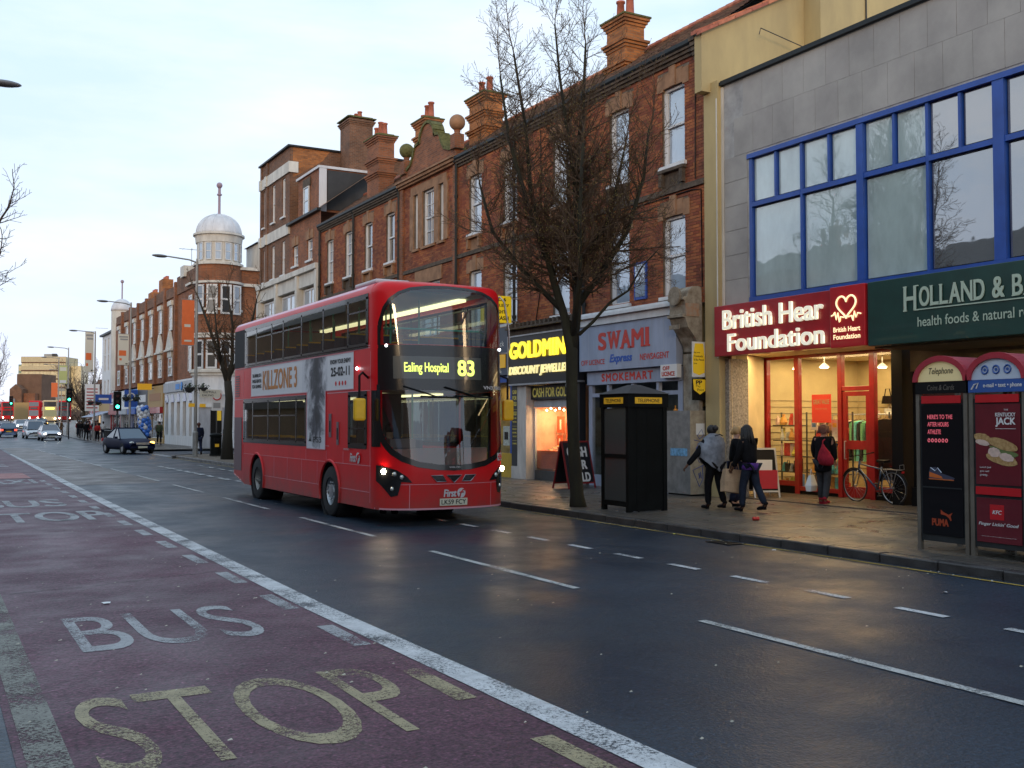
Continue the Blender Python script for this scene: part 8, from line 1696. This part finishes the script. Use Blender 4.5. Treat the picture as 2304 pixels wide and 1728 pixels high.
# ------------------------------------------------------------------ lamp posts, signals, bins
def lamp_post(label, x, y, rz=0, banner=None, basket=False, group='grey street lamps', arm=1.5, yellow=False):
    t = thing('street_lamp', label, 'street lamp', (x, y, .1 + HH(y)), rz, group)
    MB().lathe([(.13, 0), (.13, 1.2), (.085, 1.25), (.075, 5), (.06, 9.85), (.05, 9.95)], n=12).build('pole', 'galv', t)
    MB().tube([(0, 0, 9.75), (-.4, 0, 9.86), (-arm, 0, 9.93)], [.045, .04, .035], 8).build('arm', 'galv', t)
    MB().ball((-arm - .38, 0, 9.92), .40, 16, sc=(1, .42, .19)).build('lamp_head', mat('lamp_shell', (.16, .17, .19), .4, var=.2), t, smooth=True); MB().ball((-arm - .36, 0, 9.875), .30, 14, sc=(1, .40, .14)).build('lens', 'clear_panel', t, smooth=True)
    if banner:
        m1, z0_, z1_, w_, deco = banner; br = MB().tube([(0, 0, z1_), (-w_ - .15, 0, z1_)], .018, 6).tube([(0, 0, z0_), (-w_ - .15, 0, z0_)], .018, 6).build('banner_arm', 'galv', t)
        MB().box(-w_ - .12, -.12, -.012, .012, z0_ + .02, z1_ - .02).build('banner', m1, t)
        for (a, b2, c, d, mm) in deco: MB().box(-.12 - w_ * b2, -.12 - w_ * a, -.02, -.0125, z0_ + (z1_ - z0_) * c, z0_ + (z1_ - z0_) * d).build('banner_print', mm, t)
        MB().tube([(0, 0, z1_ + .35), (1.1, 0, z1_ + .35)], .015, 5).build('side_bracket', 'galv', t)
    return t
mat('banner_orange', (.80, .17, .045), .7, var=.08); mat('banner_cream', (.68, .65, .55), .7); mat('banner_lime', (.50, .52, .20), .7); mat('banner_print_grey', (.32, .32, .32), .7)
prn = [(.1, .9, .88, .93, 'banner_print_grey'), (.1, .8, .80, .85, 'banner_print_grey'), (.25, .9, .30, .47, 'banner_orange'), (.65, .85, .15, .22, 'banner_orange'), (.1, .3, .03, .06, 'ink')]
lamp_post('grey street lamp with an orange banner and flower baskets, beside the litter bin', 11.75, 53.3, R(8), ('banner_orange', 5.55, 7.85, .62, [(.3, .8, .40, .46, 'banner_cream'), (.2, .8, .08, .12, 'banner_cream')]))
lamp_post('grey street lamp with a cream banner, second along the shop pavement', 12.15, 75.2, R(6), ('banner_cream', 5.6, 7.75, .72, prn))
lamp_post('grey street lamp with a cream and orange banner, third along the pavement', 13.25, 101.0, R(6), ('banner_cream', 6.2, 9.9, .75, prn))
lamp_post('grey street lamp with a lime banner, fourth along the pavement', 13.9, 127.4, R(6), ('banner_lime', 5.8, 7.9, .85, [(.1, .9, .7, .9, 'banner_cream'), (.1, .9, .05, .2, 'sign_white')]))
for k, (x, y) in enumerate([(15.6, 154), (18.4, 182), (22, 212)]): lamp_post(['fifth street lamp, thin against the brick hall', 'sixth street lamp, before the office block', 'seventh street lamp, farthest and thinnest'][k], x, y, R(6), ('banner_orange', 4.5, 6.5, .8, []) if k == 0 else None)
lamp_post('street lamp on the near pavement, only its head showing at the upper left edge', -1.05, 27.7, R(180), arm=2.15)
for k, (x, y, z, lab) in enumerate([(11.75, 53.25, 3.55, 'hanging basket of dark green plants on the lamp post by the bin'), (12.2, 75.1, 3.5, 'hanging basket on the lamp post beyond the turning car'), (13.25, 101, 3.6, 'hanging basket with pale flowers on the third lamp post')]):
    t = thing('hanging_basket', lab, 'hanging basket', (x, y, z), group='flower baskets on the lamp posts')
    for sx in (-.32, .34):
        MB().lathe([(.05, -.28), (.2, -.18), (.27, 0)], (sx, 0, 0), 12).build('basket', 'dark', t); m_ = MB(); rng = random.Random(k * 7 + int(sx * 10))
        for q in range(150):
            a_, r_, h_ = rng.uniform(0, 6.28), rng.uniform(0, .40), rng.uniform(-.22, .22); p = Vector((sx + r_ * math.cos(a_), r_ * math.sin(a_), h_ - r_ * .3)); s_ = rng.uniform(.03, .07); n_ = Vector((rng.gauss(0, 1), rng.gauss(0, 1), rng.gauss(0, 1))).normalized(); a2 = n_.orthogonal().normalized(); b2 = n_.cross(a2); m_.add([p + a2 * s_, p + b2 * s_ * .5, p - a2 * s_, p - b2 * s_ * .5], [(0, 1, 2, 3)])
        m_.build('foliage', mat('basket_leaf', (.035, .06, .025), .7, var=.4, vscale=20), t, kind='stuff')
def litter_bin(label, x, y):
    t = thing('litter_bin', label, 'litter bin', (x, y, .12)); MB().lathe([(.30, 0), (.30, .08), (.27, .10), (.27, .95), (.30, .97), (.30, 1.05), (.22, 1.12), (.0, 1.14)], n=20).build('body', 'kiosk_black', t); MB().box(-.14, .14, -.285, -.25, .72, .88).build('slot', 'black', t); MB().box(-.10, .10, -.275, -.268, .45, .6).build('emblem', 'kiosk_yellow', t)
litter_bin('black cylindrical litter bin beside the lamp post with the orange banner', 12.7, 53.0)
litter_bin('black litter bin among the people down the pavement', 13.2, 92.5)
def traffic_light(label, x, y, z=0, on='green', h=3.6, tall=1.0):
    t = thing('traffic_light', label, 'traffic light', (x, y, .1 + HH(y)), group='traffic signals'); MB().tube([(0, 0, 0), (0, 0, h - 1)], .06, 10).build('post', 'dark_metal', t); MB().cbox((0, 0, h - .4), (.52 * tall, .22, 1.35)).build('head', 'black', t, bevel=.03)
    for k, (c, nm) in enumerate((((.06, .01, .01), 'red_lens'), ((.06, .03, .01), 'amber_lens'), ((.05, .9, .55), 'green_lens'))):
        MB().lathe([(.115, -.13), (.0, -.14)], (0, 0, h - .02 - .38 * k), 14, axis='y').build(nm, mat('sig_' + nm, c, .4, emit=(.04, 1.0, .55) if k == 2 else None, estr=9 if k == 2 else 0), t); MB().lathe([(.13, -.12), (.13, -.28)], (0, 0, h - .02 - .38 * k), 12, axis='y', a0=0, a1=math.pi).build('hood', 'black', t)
traffic_light('near green traffic light on the shop pavement behind the dark blue car', 11.55, 76.6, h=3.55)
traffic_light('green traffic light by the crossing group, left of the crowd', 11.9, 108, h=4.6)
traffic_light('far green traffic light in the middle of the road before the buses', 10.8, 170, h=4.4)
s = thing('speed_sign', 'white sign with a red ring on a post outside the bank', 'sign', (14.55, 60.6, .12)); MB().tube([(0, 0, 0), (0, 0, 3.3)], .035, 8).build('post', 'dark_metal', s); MB().box(-.30, .30, -.05, -.035, 2.35, 3.55).build('plate', 'sign_white', s); MB().tube([(.24 * math.cos(R(20 * k)), -.06, 3.2 + .24 * math.sin(R(20 * k))) for k in range(18)], .035, 5, closed=True).build('ring', 'sign_red2', s); MB().box(-.2, .2, -.06, -.052, 2.5, 2.8).build('text_block', 'banner_print_grey', s)
s = thing('street_sign', 'cream direction sign clamped to the lamp post above the yellow arrows', 'sign', (11.78, 53.1, 3.05)); MB().box(.12, 1.15, -.03, 0, 0, .40).build('plate', 'banner_cream', s); m_ = MB(); put_text(m_, 'THE MALL', lambda u, z, d=0: (u, -.035, z), .25, .95, .22, .33); put_text(m_, 'EALING', lambda u, z, d=0: (u, -.035, z), .25, .8, .06, .16); m_.build('lettering', 'ink', s)
s = thing('arrow_sign', 'small yellow diversion arrows on the lamp post under the cream sign', 'sign', (11.78, 53.1, 2.55)); MB().box(-.42, -.12, -.03, 0, .02, .20).box(.12, .42, -.03, 0, 0, .18).build('plate', 'film_yellow', s)
for k in range(5):
    y = 85 + 2.2 * k; t = thing('cycle_stand', f'steel cycle hoop {["nearest the dark blue car", "second from the car", "in the middle of the row", "fourth from the car", "farthest from the car"][k]}', 'cycle stand', (kerbX(y) + .9, y, .12), group='cycle hoops on the pavement'); MB().tube([(0, 0, 0), (0, 0, .7), (.1, 0, .8), (.6, 0, .8), (.7, 0, .7), (.7, 0, 0)], .025, 6).build('hoop', 'steel', t)
# balloons
t = thing('balloon_column', 'column of blue and white balloons outside the blue fronted shop', 'balloons', (13.6, 78.6, .12)); mat('balloon_blue', (.03, .16, .60), .25, coat=.5); mat('balloon_white', (.60, .62, .66), .25, coat=.5); rng = random.Random(2)
b_b = MB().ball((0, 0, 0), .17, 10, sc=(1, 1, 1.12)).build('balloon', 'balloon_blue', t, smooth=True); b_w = MB().ball((0, 0, 0), .17, 10, sc=(1, 1, 1.12)).build('balloon', 'balloon_white', t, smooth=True); b_b.location = (0, -.2, 1.2); b_w.location = (.1, -.25, 1.5)
for k in range(54):
    c = (b_b if rng.random() < .66 else b_w).copy(); COL.objects.link(c); h_ = .7 + 2.1 * k / 54; a_ = k * 2.4; c.location = (.30 * math.cos(a_) + .25 * (1 - k / 54), .30 * math.sin(a_), h_)
# ------------------------------------------------------------------ vehicles
def car(label, x, y, rz, paint, L_=4.5, W_=1.76, Hh=1.44, kind='sedan', lights=1, group='cars on the road', brake=False, plate='plate_white', ind=False):
    """local -y is the front"""
    t = thing('parked_car', label, 'car', (x, y, HH(y)), rz, group); t.name = 'car'; h = L_ / 2; w2 = W_ / 2
    if kind == 'sedan': P = [(-h, .50, .60), (-h + .12, .62, .70), (-h + .5, .68, .78), (-h + 1.15, .80, .84), (-h + 1.5, .86, .88), (0, .90, .92), (h - 1.2, .92, .95), (h - .9, .92, .96), (h - .25, .90, .93), (h - .05, .80, .84), (h, .55, .62)]
    else: P = [(-h, .50, .60), (-h + .1, .66, .74), (-h + .4, .74, .84), (-h + .9, .86, .93), (-h + 1.1, .92, .97), (0, .95, .98), (h - .5, .97, 1.0), (h - .12, .97, 1.0), (h, .85, .9)]
    mb = MB(); secs = []
    for (yy, zs, zt) in P:
        tp = 1 - .20 * max(0, (abs(yy) - (h - .5)) / .5) ** 2; w_ = w2 * tp; zb = .20 if abs(yy) < h - .1 else .26
        secs.append([(-w_ * .90, zb), (-w_, .36), (-w_ * 1.0, .55 if zs > .55 else zs * .95), (-w_ * .965, zs), (-w_ * .80, zt), (0, zt + .025), (w_ * .80, zt), (w_ * .965, zs), (w_, .55 if zs > .55 else zs * .95), (w_, .36), (w_ * .90, zb)])
    n = len(secs[0])
    for (yy, _, _), s in zip(P, secs): mb.v += [(px, yy, pz) for px, pz in s]
    for i in range(len(P) - 1): mb.f += [(i * n + j, i * n + j + 1, (i + 1) * n + j + 1, (i + 1) * n + j) for j in range(n - 1)] + [(i * n + n - 1, i * n, (i + 1) * n, (i + 1) * n + n - 1)]
    mb.f += [tuple(range(n)), tuple(range((len(P) - 1) * n, len(P) * n))[::-1]]; mb.m = [0] * len(mb.f)
    bd = mb.build('body', paint, t, smooth=True); sub = bd.modifiers.new('s', 'SUBSURF'); sub.levels = sub.render_levels = 1
    if kind == 'sedan': G = [(-h + 1.35, .86), (-h + 2.15, Hh - .03), (h - 1.75, Hh - .02), (h - .75, .93)]
    elif kind == 'hatch': G = [(-h + .95, .92), (-h + 1.75, Hh - .03), (h - .75, Hh - .04), (h - .12, 1.0)]
    else: G = [(-h + .6, .95), (-h + 1.35, Hh - .04), (h - .35, Hh - .03), (h - .05, 1.0)]
    wb, wt = w2 * .90, w2 * .70
    V_ = [(-wb, G[0][0], G[0][1]), (wb, G[0][0], G[0][1]), (-wt, G[1][0], G[1][1]), (wt, G[1][0], G[1][1]), (-wt, G[2][0], G[2][1]), (wt, G[2][0], G[2][1]), (-wb, G[3][0], G[3][1]), (wb, G[3][0], G[3][1])]
    MB().add(V_, [(2, 3, 5, 4)]).add([(a, b2, c + .02) for a, b2, c in V_[2:6]], [(0, 1, 3, 2), (0, 2, 3, 1)]).build('roof', paint, t)
    for nm, f in (('windscreen', (0, 1, 3, 2)), ('rear_window', (6, 4, 5, 7)), ('side_window', (0, 2, 4, 6)), ('side_window', (1, 7, 5, 3))): MB().add([V_[i] for i in f], [(0, 1, 2, 3)]).build(nm, 'car_window', t)
    pl = MB()
    for a, b2 in ((0, 2), (1, 3), (4, 6), (5, 7), (2, 4), (3, 5), (2, 3), (4, 5)): pl.tube([V_[a], V_[b2]], .035, 5)
    for sx, o_ in ((-1, 0), (1, 1)):
        ym = (G[1][0] + G[2][0]) / 2; pl.tube([(sx * wb, ym, .9), (sx * wt, ym, G[1][1])], .035, 5)
    pl.build('pillar', paint, t)
    for yy in (-h + .85, h - .85):
        for sx in (-1, 1):
            c = (sx * (w2 - .10), yy, .315); wh = MB().lathe([(.19, -.10), (.29, -.10), (.315, -.07), (.315, .07), (.29, .10), (.19, .10)], c, 20, axis='x', cap=False).build('wheel', 'tyre', t, smooth=False); rm = MB().lathe([(.19, sx * .09), (.10, sx * .06), (.0, sx * .08)], c, 14, axis='x'); rm.build('rim', 'steel', wh)
    for sx in (-1, 1):
        MB().ball((sx * (w2 - .30), -h + .13, .64), .15, 10, sc=(1, .5, .55)).build('headlight', ('car_beam' if lights else 'lens') if not (ind and sx > 0) else 'amber_glow', t, smooth=True); MB().cbox((sx * (w2 - .22), h - .04, .78), (.26, .12, .18)).build('tail_light', 'brake_glow' if brake else 'sign_red2', t); MB().cbox((sx * (w2 + .07), -h + 1.55, .93), (.16, .10, .12)).build('mirror', paint, t)
    MB().cbox((0, -h - .01, .40), (.52, .03, .11)).build('number_plate', plate, t); MB().cbox((0, h + .01, .62), (.52, .03, .11)).build('number_plate', 'kiosk_yellow', t); MB().cbox((0, -h + .02, .60), (.75, .06, .13)).build('grille', 'steel' if kind == 'sedan' else 'black', t); MB().cbox((0, -h + .03, .30), (1.3, .06, .12)).build('air_intake', 'black', t)
    return t
mat('car_window', (.06, .09, .13), .12, coat=.5); mat('car_beam', (1, 1, 1), .3, emit=(1, .95, .85), estr=22); mat('amber_glow', (1, .5, .1), .3, emit=(1, .48, .08), estr=6); mat('brake_glow', (.8, .05, .03), .4, emit=(1, .08, .04), estr=2)
mat('navy_paint', (.004, .007, .030), .5, spec=.08); mat('silver_paint', (.42, .43, .46), .3, metal=.5, coat=.6); mat('white_car', (.60, .60, .62), .3, coat=.6); mat('blue_car', (.03, .06, .14), .3, coat=.8); mat('dark_car', (.02, .02, .022), .3, coat=.8)
car('dark blue saloon turning left with its indicator lit, before the side road', 10.2, 63.4, R(11), 'navy_paint', L_=4.4, Hh=1.48, lights=0, ind=True)
car('silver hatchback coming toward the camera with both headlights on', 10.15, 107.5, R(2), 'silver_paint', L_=4.1, W_=1.74, Hh=1.48, kind='hatch')
car('white people carrier behind the silver hatchback', 9.65, 117.5, R(2), 'white_car', L_=4.6, W_=1.9, Hh=1.8, kind='van', lights=0)
car('dark blue estate driving away near the left edge', 7.6, 124.5, R(180), 'blue_car', L_=4.4, Hh=1.5, kind='hatch', lights=0, brake=True)
car('small car with glaring headlights far down the middle of the road', 11.3, 158, R(2), 'white_car', kind='hatch', Hh=1.5)
car('pale car close behind the glaring headlights', 13.0, 166, R(2), 'silver_paint', kind='hatch', Hh=1.45)
car('dark car with an amber light beside the people carrier', 15.6, 178, R(2), 'dark_car', kind='hatch', lights=0, ind=True)
def far_bus(label, x, y, rz, col, face):
    t = thing('far_bus', label, 'bus', (x, y, HH(y)), rz, 'buses queuing far down the street'); MB().box(-1.26, 1.26, 0, 10.3, .3, 4.35).build('body', col, t, bevel=.18)
    for (z0_, z1_) in ((3.1, 4.0), (1.3, 2.3)): MB().box(-1.28, 1.28, 1.0, 9.8, z0_, z1_).build('side_windows', 'window_dark', t)
    MB().box(-1.08, 1.08, -.03, .02, 3.15, 4.05).build('upper_windscreen', 'window_dark', t); MB().box(-1.08, 1.08, -.03, .02, 1.15, 2.35).build('lower_windscreen', 'window_dark' if face == 'red' else mat('lime_front', (.35, .36, .22), .5), t); MB().box(-.8, .8, -.035, .02, 2.55, 2.95).build('destination_panel', 'led_board' if face == 'red' else 'led_yellow', t)
    for sx in (-1, 1):
        MB().ball((sx * .95, -.02, .75), .14, 8).build('headlight', 'lamp_glow', t)
        for yy in (2.5, 7.8): MB().lathe([(.2, -.13), (.48, -.13), (.48, .13), (.2, .13)], (sx * 1.1, yy, .48), 16, axis='x').build('wheel', 'tyre', t)
far_bus('red double decker at the left edge of the road, far away', 16.0, 262, R(3), 'bus_red', 'red'); far_bus('red double decker side on behind the white people carrier', 19.6, 240, R(-38), 'bus_red', 'red'); far_bus('cream fronted double decker right of the two red ones', 21.0, 222, R(-4), 'office_cream', 'lime')
far_bus('red double decker partly behind the traffic light post', 24.6, 231, R(-6), 'bus_red', 'red')
# motorbike outside the bank
t = thing('motorcycle', 'dark motorcycle with white and orange stripes parked by the tree outside the bank', 'motorcycle', (14.6, 58.3, .12), R(75))
for x in (-.7, .7): MB().lathe([(.2, -.06), (.32, -.05), (.33, 0), (.32, .05), (.2, .06)], (x, 0, .33), 18, axis='y').build('wheel', 'tyre', t)
MB().ball((0, 0, .62), .36, 12, sc=(1.6, .5, .7)).build('engine_body', 'dark_car', t, smooth=True); MB().ball((.25, 0, .92), .24, 12, sc=(1.2, .7, .6)).ball((-.4, 0, .88), .25, 10, sc=(1.4, .6, .35)).build('tank_seat', 'navy_paint', t, smooth=True); MB().cbox((-.75, 0, 1.1), (.45, .45, .4)).build('top_box', 'black', t, bevel=.04); MB().cbox((-.75, 0, 1.0), (.46, .46, .05)).build('orange_stripe', 'banner_orange', t); MB().cbox((.3, .2, .8), (.3, .02, .12)).cbox((.3, -.2, .8), (.3, .02, .12)).build('white_stripe', 'sign_white', t)
MB().tube([(.7, 0, .33), (.5, 0, 1.05)], .04, 6).tube([(.48, -.35, 1.12), (.5, 0, 1.08), (.48, .35, 1.12)], .02, 6).build('fork', 'steel', t); MB().add([(.62, -.18, 1.05), (.62, .18, 1.05), (.5, .14, 1.42), (.5, -.14, 1.42)], [(0, 1, 2, 3)]).build('screen', 'car_window', t)
# ------------------------------------------------------------------ people down the street
crowd = [(15.3, 81.5, 'person in a long dark green coat at the bank window', 'olive', 'black', -1.6, 1.74, .2), (14.9, 86, 'person in black standing before the dark doorway', 'black', 'black', -1.2, 1.76, 0), (15.4, 90, 'person in a grey jacket passing the red shop', 'dkgrey', 'jeans', 1.6, 1.7, 0),
 (12.15, 54.3, 'person in a dark blue jacket half hidden by the lamp post and bin', 'navy', 'navy', 1.5, 1.68, 0), (13.0, 97, 'person with a red hood and yellow bag beyond the balloons', 'red', 'black', -1.6, 1.62, 0), (12.6, 101, 'person in a dark coat near the railings, left of the car', 'black', 'black', -1.4, 1.75, .15), (13.2, 104, 'person in a red scarf seated low behind the car', 'maroon', 'dkgrey', -1.2, 1.6, 0),
 (14.3, 108, 'tall person in black beside the green light', 'black', 'jeans', -1.7, 1.8, 0), (13.5, 112, 'person in black seen from behind among the crowd', 'black', 'dkgrey', 1.5, 1.75, 0), (15, 114, 'person in a brown jacket among the crowd', 'brown', 'jeans', -1.5, 1.68, 0), (14.0, 118, 'person in jeans carrying a green bag', 'black', 'jeans', -1.5, 1.7, 0),
 (15.5, 122, 'person in a white top pulling a dark case', 'white', 'black', -1.6, 1.66, 0), (16.2, 130, 'person in a pale blue shirt walking toward the camera', 'grey', 'navy', -1.6, 1.72, 0), (15.6, 133, 'person in a long pale robe walking down the pavement', 'white', 'white', -1.7, 1.68, .3), (13.0, 125, 'person in a brown coat crossing at the kerb', 'brown', 'brown', -.4, 1.7, .15), (12.3, 122, 'person in navy crossing with the person in brown', 'navy', 'black', 3.0, 1.72, 0), (11.7, 127, 'person in black at the left of the crossing pair', 'black', 'black', 3.1, 1.66, 0), (14.6, 105, 'person in a white shirt near the lamp post beyond the balloons', 'white', 'jeans', 1.5, 1.72, 0), (15.2, 109.5, 'person in olive by the awning', 'olive', 'black', -1.5, 1.7, 0), (14.8, 113, 'person in a dark blue coat under the awning', 'navy', 'black', -1.3, 1.73, .15), (16.0, 119, 'person in dark grey beside the white building', 'dkgrey', 'black', 1.6, 1.76, 0), (15.0, 126, 'person in brown behind the dark case', 'brown', 'black', -1.6, 1.7, 0), (16.6, 126, 'person in pale blue beside the red fronted shop', 'grey', 'jeans', -1.5, 1.68, 0), (14.4, 122, 'person in maroon in front of the pale robed walker', 'maroon', 'black', -1.6, 1.65, 0), (17.5, 140, 'person in black far along the shops', 'black', 'black', -1.5, 1.74, 0), (18.2, 144, 'person in red far along the shops', 'red', 'jeans', -1.5, 1.7, 0)]
rng = random.Random(9)
for (x, y, lab, tp, lg, a_, hgt, ct) in crowd:
    st = rng.uniform(.12, .26); person(lab, (x, y, .12 + HH(y)), a_, hgt, tp, lg, 'black', rng.choice(['skin_dark', 'skin_light']), rng.choice(['hair_black', 'hair_black', 'hair_auburn']), 'short', (st, -st), ((.15, 0, .1), (.0, 0, .05)), group='people walking down the pavement', coat=ct)
gr = thing('guard_railing', 'dark pedestrian guard railing at the kerb beside the turning car', 'railing', (12.0, 74, .12)); m_ = MB(); m_.tube([(0, 0, 1.0), (.9, 18, 1.0)], .03, 6).tube([(0, 0, .2), (.9, 18, .2)], .02, 6)
gr_r = m_.build('rail', 'dark_metal', gr); br0 = MB().tube([(0, 0, .2), (0, 0, 1.0)], .012, 4).build('bar', 'dark_metal', gr); 
for k in range(1, 60): c = br0.copy(); COL.objects.link(c); c.location = (.9 * k / 60, 18 * k / 60, 0)
